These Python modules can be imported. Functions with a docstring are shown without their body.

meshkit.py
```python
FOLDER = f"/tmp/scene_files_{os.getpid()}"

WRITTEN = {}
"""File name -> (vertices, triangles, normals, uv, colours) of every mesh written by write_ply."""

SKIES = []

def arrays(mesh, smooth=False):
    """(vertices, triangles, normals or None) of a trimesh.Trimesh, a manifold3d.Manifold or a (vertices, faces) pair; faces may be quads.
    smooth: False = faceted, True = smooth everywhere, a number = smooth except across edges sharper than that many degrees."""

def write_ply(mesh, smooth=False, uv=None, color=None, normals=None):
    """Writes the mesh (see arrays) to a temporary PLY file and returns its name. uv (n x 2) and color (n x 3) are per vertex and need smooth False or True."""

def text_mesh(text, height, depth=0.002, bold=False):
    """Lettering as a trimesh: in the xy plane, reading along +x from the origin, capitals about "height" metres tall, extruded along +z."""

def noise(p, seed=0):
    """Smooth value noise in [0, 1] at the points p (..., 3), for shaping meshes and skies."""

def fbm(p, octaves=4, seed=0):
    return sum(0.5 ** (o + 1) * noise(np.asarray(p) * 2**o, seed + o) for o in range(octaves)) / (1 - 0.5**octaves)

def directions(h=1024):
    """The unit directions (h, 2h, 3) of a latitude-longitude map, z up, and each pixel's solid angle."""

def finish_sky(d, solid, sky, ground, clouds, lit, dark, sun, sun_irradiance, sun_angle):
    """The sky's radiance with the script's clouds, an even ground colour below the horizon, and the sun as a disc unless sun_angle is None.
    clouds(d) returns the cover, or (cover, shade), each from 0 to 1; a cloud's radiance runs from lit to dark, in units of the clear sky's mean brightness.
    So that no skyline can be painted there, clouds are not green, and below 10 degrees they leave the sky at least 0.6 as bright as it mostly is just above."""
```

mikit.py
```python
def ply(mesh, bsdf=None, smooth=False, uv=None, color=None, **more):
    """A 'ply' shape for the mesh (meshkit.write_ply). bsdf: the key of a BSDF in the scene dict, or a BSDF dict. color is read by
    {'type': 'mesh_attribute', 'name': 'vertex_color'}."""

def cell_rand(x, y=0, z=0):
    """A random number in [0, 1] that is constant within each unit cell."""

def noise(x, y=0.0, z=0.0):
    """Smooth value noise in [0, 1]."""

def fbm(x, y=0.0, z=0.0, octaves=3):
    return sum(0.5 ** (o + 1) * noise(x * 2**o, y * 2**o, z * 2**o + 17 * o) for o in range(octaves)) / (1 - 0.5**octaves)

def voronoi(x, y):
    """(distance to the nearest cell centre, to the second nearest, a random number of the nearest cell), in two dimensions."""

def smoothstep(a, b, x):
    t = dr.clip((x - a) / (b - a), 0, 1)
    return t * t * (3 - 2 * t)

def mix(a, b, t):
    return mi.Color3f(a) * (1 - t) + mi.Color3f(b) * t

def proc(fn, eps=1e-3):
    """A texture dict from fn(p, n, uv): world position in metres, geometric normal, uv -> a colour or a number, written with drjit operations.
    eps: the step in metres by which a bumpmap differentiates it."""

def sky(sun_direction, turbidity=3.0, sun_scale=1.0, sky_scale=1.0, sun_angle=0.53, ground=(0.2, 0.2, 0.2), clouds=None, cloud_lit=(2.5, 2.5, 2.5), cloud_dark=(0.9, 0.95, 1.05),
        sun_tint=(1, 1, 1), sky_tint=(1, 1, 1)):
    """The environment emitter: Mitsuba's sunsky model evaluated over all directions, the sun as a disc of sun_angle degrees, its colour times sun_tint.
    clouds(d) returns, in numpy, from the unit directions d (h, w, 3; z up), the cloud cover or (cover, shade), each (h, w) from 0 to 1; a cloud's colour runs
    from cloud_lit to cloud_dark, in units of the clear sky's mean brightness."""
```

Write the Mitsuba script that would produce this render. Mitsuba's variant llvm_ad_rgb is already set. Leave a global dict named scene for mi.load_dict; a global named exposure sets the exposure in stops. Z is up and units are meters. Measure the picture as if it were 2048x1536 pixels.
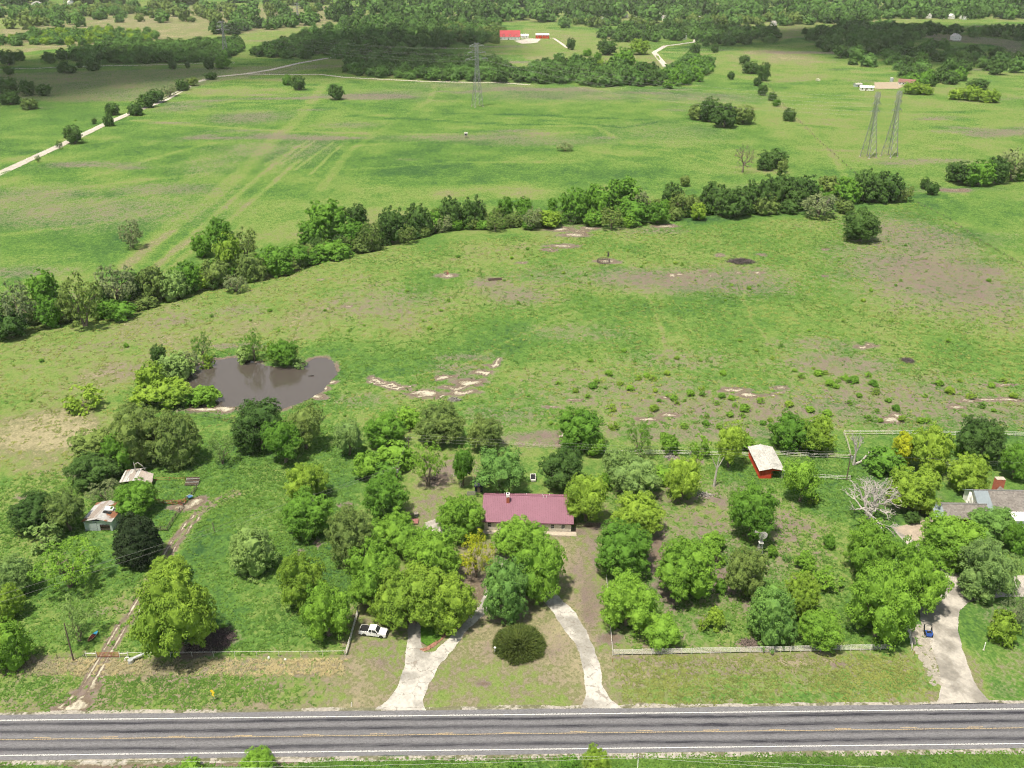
import math
import numpy as np
import drjit as dr
import mitsuba as mi
import trimesh
import shapely
import shapely.geometry as sg
from shapely import contains_xy
import mikit
import meshkit
from mikit import proc, ply, smoothstep, mix

T = mi.ScalarTransform4f
scene, labels = {}, {}

# ------------------------------------------------------------------ camera, sky, exposure
EYE_H, PITCH, FPX, PPY = 131.0, math.radians(22.15), 1704.0, 614.0      # the drone's camera, as measured on a 2048 x 1536 frame
F_ = np.array([0, math.cos(PITCH), -math.sin(PITCH)])
U_ = np.array([0, math.sin(PITCH), math.cos(PITCH)])
scene['camera'] = {'type': 'perspective', 'fov': math.degrees(2 * math.atan(1024 / FPX)), 'fov_axis': 'x', 'near_clip': 1.0, 'far_clip': 40000.0,
                   'principal_point_offset_y': (768 - PPY) / 1536,
                   'to_world': T().look_at(origin=[0, 0, EYE_H], target=[0, float(F_[1]), EYE_H + float(F_[2])], up=[0, 0, 1])}


def cloud_cover(d):
    q = d / np.maximum(d[..., 2:3], 0.08)
    n = meshkit.fbm(np.concatenate([q[..., :2] * 1.3, 0 * q[..., :1]], -1), 4, 5)
    c = np.clip((n - 0.28) / 0.2, 0, 1)
    return c * 0.95, np.clip((n - 0.5) / 0.3, 0, 1) * 0.5


SUN = (-0.22, -0.24, 0.945)
scene['sky'] = mikit.sky(SUN, turbidity=3, sun_scale=1.08, sun_angle=3.0, sun_tint=(0.93, 1.0, 1.07), clouds=cloud_cover, cloud_lit=(1.65, 1.66, 1.70), cloud_dark=(1.0, 1.04, 1.1), ground=(0.12, 0.16, 0.08))
exposure = 2.05

# ------------------------------------------------------------------ helpers
rng = np.random.default_rng(7)


def fbm2(x, y, scale, octaves=3, seed=0):
    x, y = np.broadcast_arrays(np.asarray(x, float), np.asarray(y, float))
    return meshkit.fbm(np.stack([x / scale, y / scale, np.full(x.shape, 0.37 * seed)], -1), octaves, seed)


def ss(a, b, x):
    t = np.clip((np.asarray(x, float) - a) / (b - a), 0, 1)
    return t * t * (3 - 2 * t)


def at0(x, y, z=0.0):
    """The point at height z that stands where the photograph shows (x, y)."""
    x, y = np.asarray(x, float), np.asarray(y, float)
    a, b = (x - 1024) / FPX, -(y - PPY) / FPX
    d = np.stack([a, F_[1] + b * U_[1], F_[2] + b * U_[2]], -1)
    t = (z - EYE_H) / d[..., 2]
    return np.stack([d[..., 0] * t, d[..., 1] * t], -1)


def poly_dist(px, py, line, closed=False):
    """Distance from points to a polyline, and the arc parameter."""
    best, arc, s0 = np.full(np.shape(px), 1e9), np.zeros(np.shape(px)), 0.0
    pts = list(line) + ([line[0]] if closed else [])
    for a, b in zip(pts[:-1], pts[1:]):
        ab = b - a
        L = math.hypot(*ab)
        t = np.clip(((px - a[0]) * ab[0] + (py - a[1]) * ab[1]) / max(L * L, 1e-9), 0, 1)
        d = np.hypot(px - a[0] - t * ab[0], py - a[1] - t * ab[1])
        arc = np.where(d < best, s0 + t * L, arc)
        best = np.minimum(best, d)
        s0 += L
    return best, arc


CREEK = at0(*np.array([(-200, 660), (0, 640), (80, 640), (180, 630), (250, 620), (350, 590), (470, 560), (560, 545), (640, 515), (760, 490), (880, 455), (1000, 450), (1100, 440), (1250, 440),
                       (1400, 425), (1550, 415), (1700, 395), (1800, 385), (1890, 372), (1960, 366), (2048, 352), (2300, 330)]).T)
POND = at0(*np.array([(374, 772), (381, 746), (400, 730), (430, 720), (470, 714), (500, 721), (530, 730), (565, 736), (598, 734), (612, 726), (628, 715), (648, 714), (666, 722), (674, 748), (661, 760),
                      (643, 783), (612, 800), (565, 817), (520, 820), (470, 812), (430, 812), (400, 812), (380, 796)]).T)
POND_POLY = sg.Polygon(POND).buffer(1.5).buffer(-1.5)
GULLY = at0(*np.array([(1000, 722), (960, 752), (915, 775), (880, 790), (830, 786), (790, 772), (740, 757)]).T)


def G(x, y):
    """Height of the ground."""
    x, y = np.broadcast_arrays(np.asarray(x, float), np.asarray(y, float))
    far = ss(330, 1500, y)
    h = far * 13 * (fbm2(x, y, 620, 3, 3) - 0.5) + 20 * ss(1100, 4200, y) + 60 * ss(5000, 9000, y) * fbm2(x, y, 2500, 2, 8)
    near = ss(205, 240, y) * (1 - ss(900, 1500, y))
    h = h + near * 0.55 * (fbm2(x, y, 17, 3, 4) - 0.5)
    if np.any((y > 200) & (y < 520)):
        d = poly_dist(x, y, CREEK)[0]
        h = h - 1.7 * (1 - ss(2, 9, d))
        d = poly_dist(x, y, GULLY)[0]
        h = h - 0.5 * (1 - ss(0.3, 2.2, d))
        d = poly_dist(x, y, POND, True)[0]
        inside = contains_xy(POND_POLY, x.ravel(), y.ravel()).reshape(x.shape)
        h = np.where(inside, -0.22 - 0.9 * ss(0, 5, d), h * ss(0, 6, d) - 0.12 * (1 - ss(0, 3, d)))
    return h


def at(x, y, z=0.0):
    """The point z metres above the ground that stands where the photograph shows (x, y)."""
    g = 0.0
    for _ in range(8):
        p = at0(x, y, g + z)
        g = 0.5 * g + 0.5 * G(p[..., 0], p[..., 1])
    p = at0(x, y, g + z)
    return np.concatenate([p, np.asarray(g + z)[..., None] * np.ones(p.shape[:-1] + (1,))], -1)


def scale_at(y):
    """Pixels per metre at ground level."""
    return (y + 80) * math.cos(PITCH) / EYE_H


# ------------------------------------------------------------------ names, labels, meshes
taken = {}


def numbered(name, parent=None):
    key = f'{parent}__{name}' if parent else name
    n = taken.get(key, 0)
    taken[key] = n + 1
    return key if n == 0 else f'{key}_{n:03d}'


def tag(key, label=None, cat=None, group=None, kind=None):
    labels[key] = {k: v for k, v in dict(label=label, category=cat, group=group, kind=kind).items() if v}
    return key


def thing(name, label, cat, group=None):
    return tag(numbered(name), label, cat, group)


def obj(name, mesh, m, parent=None, smooth=False, label=None, kind=None, **more):
    key = numbered(name, parent)
    if isinstance(mesh, list):
        mesh = trimesh.util.concatenate(mesh) if len(mesh) > 1 else mesh[0]
    scene[key] = ply(mesh, m, smooth, **more)
    if label or kind:
        labels[key] = {k: v for k, v in dict(label=label, kind=kind).items() if v}
    return key


def rot(m, deg, axis=(0, 0, 1), point=None):
    m.apply_transform(trimesh.transformations.rotation_matrix(math.radians(deg), axis, point))
    return m


def box(sx, sy, sz, c=(0, 0, 0), rz=0.0, base=False):
    m = trimesh.creation.box((sx, sy, sz))
    if rz:
        rot(m, rz)
    m.apply_translation((c[0], c[1], c[2] + (sz / 2 if base else 0)))
    return m


def tube(pts, r, sides=6, caps=True):
    """A tube along points; r a number or one radius per point."""
    p = np.asarray(pts, float)
    r = np.broadcast_to(np.asarray(r, float), (len(p),))
    t = np.gradient(p, axis=0)
    t /= np.linalg.norm(t, axis=1, keepdims=True) + 1e-12
    ref = np.where(np.abs(t[:, 2:]) < 0.9, [0, 0, 1.0], [1.0, 0, 0])
    a = np.cross(t, ref)
    a /= np.linalg.norm(a, axis=1, keepdims=True) + 1e-12
    b = np.cross(t, a)
    g = np.arange(sides) * 2 * np.pi / sides
    v = (p[:, None] + r[:, None, None] * (np.cos(g)[None, :, None] * a[:, None] + np.sin(g)[None, :, None] * b[:, None])).reshape(-1, 3)
    f = []
    for i in range(len(p) - 1):
        for j in range(sides):
            q = [i * sides + j, i * sides + (j + 1) % sides, (i + 1) * sides + (j + 1) % sides, (i + 1) * sides + j]
            f += [[q[0], q[2], q[1]], [q[0], q[3], q[2]]]
    if caps:
        for j in range(1, sides - 1):
            f += [[0, j, j + 1], [(len(p) - 1) * sides, (len(p) - 1) * sides + j + 1, (len(p) - 1) * sides + j]]
    return trimesh.Trimesh(v, f, process=False)


def prism(poly, z0, z1):
    m = trimesh.creation.extrude_polygon(sg.Polygon(poly) if not hasattr(poly, 'exterior') else poly, z1 - z0, engine='earcut')
    m.apply_translation((0, 0, z0))
    return m


def quad(a, b, c, d):
    return trimesh.Trimesh([a, b, c, d], [[0, 1, 2], [0, 2, 3]], process=False)


def slab(pts, th):
    """A flat plate: outline pts (3-D, planar, counter-clockwise seen from outside) given thickness th inwards."""
    p = np.asarray(pts, float)
    n = np.cross(p[1] - p[0], p[2] - p[0])
    n /= np.linalg.norm(n)
    k = len(p)
    v = np.vstack([p, p - n * th])
    f = [[0, i, i + 1] for i in range(1, k - 1)] + [[k, k + i + 1, k + i] for i in range(1, k - 1)]
    for i in range(k):
        j = (i + 1) % k
        f += [[i, k + i, k + j], [i, k + j, j]]
    return trimesh.Trimesh(v, f, process=False)


class Frame:
    """A local frame on the ground: x along the photograph's line a -> b, y away from it to the left, z up."""

    def __init__(self, o, deg, z=None):
        self.o, self.deg = np.asarray(o, float)[:2], deg
        self.z = float(G(self.o[0], self.o[1])) if z is None else z
        self.m = trimesh.transformations.rotation_matrix(math.radians(deg), (0, 0, 1))
        self.m[:3, 3] = (self.o[0], self.o[1], self.z)

    def __call__(self, m):
        if isinstance(m, list):
            m = trimesh.util.concatenate(m) if len(m) > 1 else m[0].copy()
        else:
            m = m.copy()
        m.apply_transform(self.m)
        return m

    def p(self, x, y, z=0):
        return (self.m @ np.array([x, y, z, 1.0]))[:3]


def frame_px(a, b):
    """Frame with its origin at photo point a and x towards photo point b, both on the ground; also the distance."""
    A, B = at(*a), at(*b)
    return Frame(A, math.degrees(math.atan2(B[1] - A[1], B[0] - A[0])), float(A[2])), float(np.hypot(*(B - A)[:2]))


# ------------------------------------------------------------------ plain materials
def mat(name, color, rough=0.8, metallic=0.0, spec=0.3, var=0.0, scale=2.0, **more):
    """A principled BSDF; var: how far a grain in world space shifts its colour."""
    c = list(map(float, color))
    if var:
        def fn(p, n, uv, c=c, var=var, scale=scale):
            a = mikit.fbm(p.x * scale, p.y * scale, p.z * scale, 3)
            b = mikit.noise(p.x * scale * 6, p.y * scale * 6, p.z * scale * 6)
            return mi.Color3f(c) * (1 + var * ((a - 0.5) * 2 + (b - 0.5) * 0.9))
        base = proc(fn)
    else:
        base = {'type': 'rgb', 'value': c}
    scene[name] = {'type': 'twosided', 'bsdf': {'type': 'principled', 'base_color': base, 'roughness': rough, 'metallic': metallic, 'specular': spec, **more}}
    return name
# ------------------------------------------------------------------ the ground
GRASS = [(0.036, 0.086, 0.030), (0.086, 0.170, 0.036), (0.156, 0.212, 0.060), (0.172, 0.170, 0.092), (0.280, 0.252, 0.155)]     # lush, green, yellowish, olive tan, straw
BARE = [(0.178, 0.140, 0.130), (0.140, 0.112, 0.078), (0.43, 0.405, 0.325)]                                  # dead weeds, soil, pale caliche


def ramp(stops, cols, t):
    c = mi.Color3f(cols[0])
    for (a, b), k in zip(zip(stops[:-1], stops[1:]), cols[1:]):
        c = mix(c, k, dr.clip((t - a) / (b - a), 0, 1))
    return c


def ground_color(p, n, uv):
    fine = mikit.fbm(p.x * 2.2, p.y * 2.2, 0.0, 2)
    mid = mikit.fbm(p.x * 0.62, p.y * 0.62, 3.0, 3)
    wide = mikit.fbm(p.x * 0.05, p.y * 0.05, 7.0, 3)
    tiny = mikit.noise(p.x * 7.0, p.y * 7.0, 1.0)
    d = uv.x + (mid - 0.5) * 0.50 + (wide - 0.5) * 0.62 + (fine - 0.5) * 0.42
    c = ramp([0.0, 0.4, 0.7, 0.95, 1.25], GRASS, d)
    b = uv.y
    e = dr.clip((b - 0.05) * 3.0 + (mid - 0.5) * 1.1 + (fine - 0.5) * 1.0 - 0.06, 0, 1) * dr.select(b > 0.015, 1.0, 0.0)
    soil = ramp([0.3, 0.6, 0.86], BARE, b + (fine - 0.5) * 0.3)
    c = mix(c, soil, e)
    return c * (0.72 + 0.32 * tiny + 0.34 * fine)


scene['ground_mat'] = {'type': 'diffuse', 'reflectance': proc(ground_color)}


def steps(lo, hi, fine_lo, fine_hi, d, grow):
    a, x = [fine_hi], fine_hi
    while x < hi:
        x += d + grow * (x - fine_hi)
        a.append(x)
    b, x = [], fine_lo
    while x > lo:
        x -= d + grow * (fine_lo - x)
        b.append(x)
    return np.array(b[::-1] + list(np.arange(fine_lo, fine_hi, d)) + a)


gx = steps(-9000, 9000, -110, 110, 0.85, 0.022)
gy = steps(-1500, 14000, 95, 230, 0.85, 0.0105)
GX, GY = np.meshgrid(gx, gy)
GZ = G(GX, GY)
wx = GX + 9 * (fbm2(GX, GY, 22, 3, 11) - 0.5)            # wandering edges
wy = GY + 9 * (fbm2(GX, GY, 22, 3, 12) - 0.5)
big = fbm2(GX, GY, 120, 3, 13)
streak = fbm2(GX * 0.35, GY * 1.6, 30, 3, 14)
beyond = ss(330, 480, GY)
rows = fbm2(GX * 0.25 + GY * 0.3, GY * 1.3, 26, 4, 19)
D = 0.50 + (0.35 + 0.25 * beyond) * (big - 0.5) + (0.35 + 0.35 * beyond) * (streak - 0.5) + 0.5 * beyond * (rows - 0.5)
B = 0.30 * beyond * ss(0.60, 0.72, fbm2(GX * 0.3, GY, 45, 4, 23))


sx_, sy_ = GX + 3.6 * (fbm2(GX, GY, 3.2, 3, 16) - 0.5), GY + 3.6 * (fbm2(GX, GY, 3.2, 3, 17) - 0.5)


def blob(x, y, rx, ry, soft=0.7, small=False):
    """Weight of an oval patch of ground, given by where the photograph shows it."""
    c, a, b0, b1 = at(x, y), at(x + rx, y), at(x, max(y - ry, 1)), at(x, y + ry)
    ax, by = abs(a[0] - c[0]), abs(b1[1] - b0[1]) / 2
    X_, Y_ = (sx_, sy_) if small else (wx, wy)
    r = np.hypot((X_ - c[0]) / max(ax, 0.5), (Y_ - (b0[1] + b1[1]) / 2) / max(by, 0.5))
    return 1 - ss(1 - soft, 1 + soft, r)


def field(pts, soft=4.0):
    p = at(*np.array(pts, float).T)[:, :2]
    poly = sg.Polygon(p).buffer(0)
    w = np.zeros_like(D)
    lo, hi = p.min(0) - 30, p.max(0) + 30
    m = (GX > lo[0]) & (GX < hi[0]) & (GY > lo[1]) & (GY < hi[1])
    x, y = wx[m], wy[m]
    d = poly_dist(x, y, p, True)[0] * np.where(contains_xy(poly, x, y), 1, -1)
    w[m] = ss(-soft, soft, d)
    return w


def stroke(pts, width, soft=1.0, wander=0.25):
    p = at(*np.array(pts, float).T)[:, :2]
    w = np.zeros_like(D)
    lo, hi = p.min(0) - width - 12, p.max(0) + width + 12
    m = (GX > lo[0]) & (GX < hi[0]) & (GY > lo[1]) & (GY < hi[1])
    x, y = GX[m] + wander * (wx - GX)[m], GY[m] + wander * (wy - GY)[m]
    w[m] = 1 - ss(width / 2 - soft * 0.4, width / 2 + soft, poly_dist(x, y, p)[0])
    return w


def to_D(w, v, k=1.0):
    global D
    D = D + (v - D) * np.clip(w * k, 0, 1)


def to_B(w, v, k=1.0):
    global B
    B = np.maximum(B, v * np.clip(w * k, 0, 1))


# fields beyond the creek
to_D(field([(0, 360), (270, 245), (700, 160), (1400, 190), (1640, 280), (1720, 360), (1300, 370), (900, 400), (640, 420), (450, 500), (250, 560), (0, 590)]), 0.42, 0.7)
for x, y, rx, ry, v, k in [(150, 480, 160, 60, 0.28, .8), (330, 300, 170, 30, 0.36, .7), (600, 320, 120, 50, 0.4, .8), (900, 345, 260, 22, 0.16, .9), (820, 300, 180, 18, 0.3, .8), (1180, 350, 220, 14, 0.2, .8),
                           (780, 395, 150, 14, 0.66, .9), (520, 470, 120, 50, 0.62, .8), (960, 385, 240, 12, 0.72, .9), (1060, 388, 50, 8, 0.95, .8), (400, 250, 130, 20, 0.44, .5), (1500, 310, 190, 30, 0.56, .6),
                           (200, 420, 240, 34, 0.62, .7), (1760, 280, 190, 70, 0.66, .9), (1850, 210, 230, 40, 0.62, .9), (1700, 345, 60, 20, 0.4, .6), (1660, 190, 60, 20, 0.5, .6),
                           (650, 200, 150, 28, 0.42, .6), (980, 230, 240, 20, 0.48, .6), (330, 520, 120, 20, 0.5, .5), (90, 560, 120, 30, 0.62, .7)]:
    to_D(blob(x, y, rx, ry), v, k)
to_D(field([(-100, 8), (2150, 8), (2150, 44), (1600, 50), (1000, 44), (640, 50), (300, 90), (-100, 100)], 20), .82, .8)
for x, y, rx, ry, v, k in [(500, 235, 75, 12, 0.3, .75), (360, 215, 50, 9, 0.32, .6), (160, 425, 240, 30, 0.40, .5), (60, 395, 110, 24, 0.40, .5), (330, 380, 120, 12, .4, .5), (40, 545, 90, 12, .34, .6), (520, 300, 90, 16, .34, .5), (780, 190, 90, 10, .3, .6), (700, 250, 60, 6, .32, .6), (1130, 190, 170, 12, 0.3, .6), (940, 170, 120, 8, 0.3, .6),
                           (950, 275, 180, 7, 0.3, .75), (1080, 283, 140, 8, 0.3, .6), (1400, 195, 120, 10, 0.32, .6), (1330, 265, 110, 20, 0.2, .5), (600, 300, 60, 30, 0.42, .35), (420, 330, 60, 20, 0.42, .3)]:
    to_B(blob(x, y, rx, ry), v, k)
# left of the gravel road, far fields
to_D(field([(-80, 205), (230, 205), (235, 238), (0, 320), (-120, 330)]), 0.34, .9)
to_B(field([(-100, 150), (700, 128), (420, 165), (330, 200), (140, 205), (-100, 190)]), 0.30, .62)
to_D(field([(-100, 150), (700, 128), (420, 165), (330, 200), (140, 205), (-100, 190)]), 0.6, .8)
to_D(field([(0, 60), (300, 20), (700, 12), (640, 60), (340, 75), (0, 110)]), 0.98, .9)
to_D(field([(260, 100), (640, 48), (600, 75), (420, 100), (250, 118)]), 0.72, .9)
to_D(field([(1050, 55), (1260, 70), (1360, 130), (1290, 150), (1050, 120), (1040, 90)]), 0.76, .95)
to_D(field([(1380, 105), (1560, 98), (1640, 140), (1740, 155), (1540, 168), (1390, 140)]), 0.68, .95)
to_D(blob(1560, 112, 70, 16), 0.95, .9)
to_D(field([(1380, 52), (1600, 48), (1620, 62), (1560, 84), (1500, 70), (1380, 60)]), 0.85, .9)
to_D(field([(1780, 40), (1990, 38), (2000, 50), (1860, 50)]), 0.6, .9)
to_B(field([(1850, 66), (1990, 76), (2048, 86), (2048, 118), (1990, 90), (1860, 80)]), 0.34, .8)
# tracks and mown strips in the far fields
for pts, w, v in [([(265, 240), (420, 253), (560, 262), (760, 268)], 6, .82), ([(250, 535), (330, 460), (420, 400), (500, 330), (560, 268), (600, 235), (650, 165)], 9, .74),
                  ([(300, 540), (420, 440), (520, 350), (600, 290)], 3, .85), ([(330, 545), (470, 430), (600, 320)], 3, .85), ([(250, 533), (300, 492), (345, 462)], 5, 1.05), ([(300, 545), (345, 505), (395, 470)], 4, .98),
                  ([(560, 330), (640, 275)], 2, .85), ([(590, 340), (665, 285)], 2, .85), ([(620, 350), (680, 292)], 2, .85), ([(530, 330), (620, 280)], 2, .8),
                  ([(700, 245), (860, 238), (1010, 250), (1190, 252), (1230, 275)], 4, .8), ([(680, 270), (900, 268), (1150, 265)], 3, .75),
                  ([(640, 380), (700, 300), (860, 200), (870, 170)], 5, .62), ([(1440, 330), (1530, 345), (1560, 330)], 3, .8), ([(1700, 370), (1660, 300), (1560, 210), (1530, 170)], 4, .8),
                  ([(1900, 130), (1960, 170), (2048, 200)], 3, .7), ([(1900, 390), (1970, 430), (2048, 470)], 4, .7), ([(1920, 385), (2010, 440), (2048, 460)], 2, .9), ([(1880, 400), (1990, 480), (2048, 520)], 5, .62)]:
    to_D(stroke(pts, w, w * 0.35, 0.12), v, .85)
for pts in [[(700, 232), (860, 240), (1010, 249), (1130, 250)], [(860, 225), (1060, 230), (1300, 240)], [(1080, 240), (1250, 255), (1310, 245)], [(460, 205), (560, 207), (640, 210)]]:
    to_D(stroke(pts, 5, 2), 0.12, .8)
for i, pts in enumerate([[(690, 205), (850, 225), (1000, 238), (1180, 245), (1300, 240)], [(720, 290), (900, 280), (1100, 270), (1200, 262)], [(700, 320), (900, 300), (1150, 300), (1320, 330)], [(1330, 300), (1450, 330), (1560, 345)], [(560, 205), (700, 190), (860, 180)],
                         [(0, 400), (200, 370), (420, 345)], [(60, 440), (260, 400), (430, 370)], [(0, 470), (180, 450), (380, 415)], [(760, 360), (980, 345), (1200, 352)], [(700, 340), (900, 325), (1160, 322)], [(1240, 290), (1400, 300), (1500, 320)], [(430, 285), (330, 310), (160, 360)],
                         [(300, 250), (420, 262), (540, 275)], [(880, 262), (1080, 268), (1180, 262)], [(1600, 250), (1760, 262), (1950, 250)], [(1640, 300), (1800, 305), (1980, 290)], [(1650, 215), (1800, 225), (2000, 222)], [(380, 190), (520, 180), (640, 172)], [(900, 190), (1100, 195), (1300, 205)]]):
    to_D(stroke(pts, 3.2 + i % 3, 2.5, .5), (.2, .74, .26, .8)[i % 4], .6)
# the near pasture
to_D(field([(0, 690), (300, 600), (700, 490), (1100, 470), (1700, 430), (1830, 400), (2048, 530), (2048, 850), (1300, 850), (700, 830), (300, 860), (0, 920)], 8), 0.58, .85)
for x, y, rx, ry, v, k in [(120, 740, 190, 70, 0.86, .9), (90, 870, 120, 60, 1.05, .8), (330, 660, 180, 40, 0.84, .85), (480, 610, 130, 40, 0.82, .85), (100, 860, 80, 40, 1.3, .9), (50, 930, 70, 20, 1.0, .8), (30, 1010, 50, 60, .75, .7),
                           (560, 640, 120, 40, 0.8, .7), (760, 730, 110, 42, 0.2, .85), (660, 700, 60, 22, 0.2, .7), (960, 680, 150, 40, 0.3, .8), (1130, 640, 200, 40, 0.42, .8), (1000, 590, 120, 40, 0.6, .6), (860, 560, 70, 20, 0.22, .7),
                           (1150, 598, 33, 12, 0.2, .7), (1215, 545, 28, 9, 0.2, .8), (1380, 640, 260, 50, 0.44, .75), (1560, 640, 220, 60, 0.46, .75), (1500, 480, 200, 30, 0.48, .7), (1650, 500, 130, 28, 0.56, .6),
                           (1300, 480, 120, 25, 0.52, .7), (830, 640, 120, 30, 0.72, .7), (700, 590, 130, 40, 0.74, .6), (1900, 640, 140, 60, 0.58, .7), (1750, 690, 150, 30, 0.5, .7), (1980, 780, 100, 40, 0.55, .7),
                           (1100, 850, 160, 20, 0.4, .7), (860, 820, 170, 16, 0.36, .8), (700, 800, 90, 22, 0.5, .8), (1470, 590, 160, 18, 0.34, .7), (1950, 450, 120, 40, 0.4, .8), (2000, 420, 80, 20, 0.34, .6), (1790, 440, 60, 20, 0.48, .6)]:
    to_D(blob(x, y, rx, ry), v, k)
for x, y, rx, ry, v, k in [(1880, 560, 170, 70, 0.36, .95), (1830, 480, 110, 46, 0.34, .85), (1930, 590, 60, 16, 0.36, 1.), (1870, 575, 60, 14, 0.36, 1.), (1990, 545, 40, 14, 0.36, 1), (1880, 520, 90, 22, 0.34, .7), (1760, 460, 60, 14, 0.32, .6),
                           (1330, 560, 140, 24, 0.55, .6), (1470, 560, 130, 28, 0.5, .55), (1030, 590, 70, 20, 0.5, .55), (770, 610, 120, 34, 0.4, .5), (980, 565, 50, 12, 0.5, .6), (1120, 555, 120, 24, 0.36, .4),
                           (1260, 790, 220, 36, 0.4, .5), (1500, 820, 320, 34, 0.42, .62), (1800, 800, 240, 50, 0.42, .62), (1680, 730, 120, 26, 0.48, .6), (1950, 830, 130, 30, 0.42, .6), (1390, 860, 200, 18, 0.42, .6), (1150, 760, 120, 22, 0.36, .4),
                           (1150, 665, 90, 18, 0.28, .6), (900, 745, 60, 18, 0.36, .6), (930, 715, 60, 8, 0.34, .8), (1010, 830, 90, 20, 0.34, .5), (1350, 720, 110, 20, 0.34, .5), (1640, 690, 90, 14, 0.4, .5), (480, 690, 70, 6, 0.36, .8),
                           (260, 740, 60, 16, 0.28, .6), (200, 690, 80, 10, 0.26, .5), (360, 640, 60, 14, 0.28, .6), (470, 620, 60, 14, 0.28, .6), (180, 590, 50, 8, 0.3, .5), (740, 800, 60, 14, 0.3, .6), (850, 780, 60, 12, 0.3, .5)]:
    to_B(blob(x, y, rx, ry), v, k)
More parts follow.
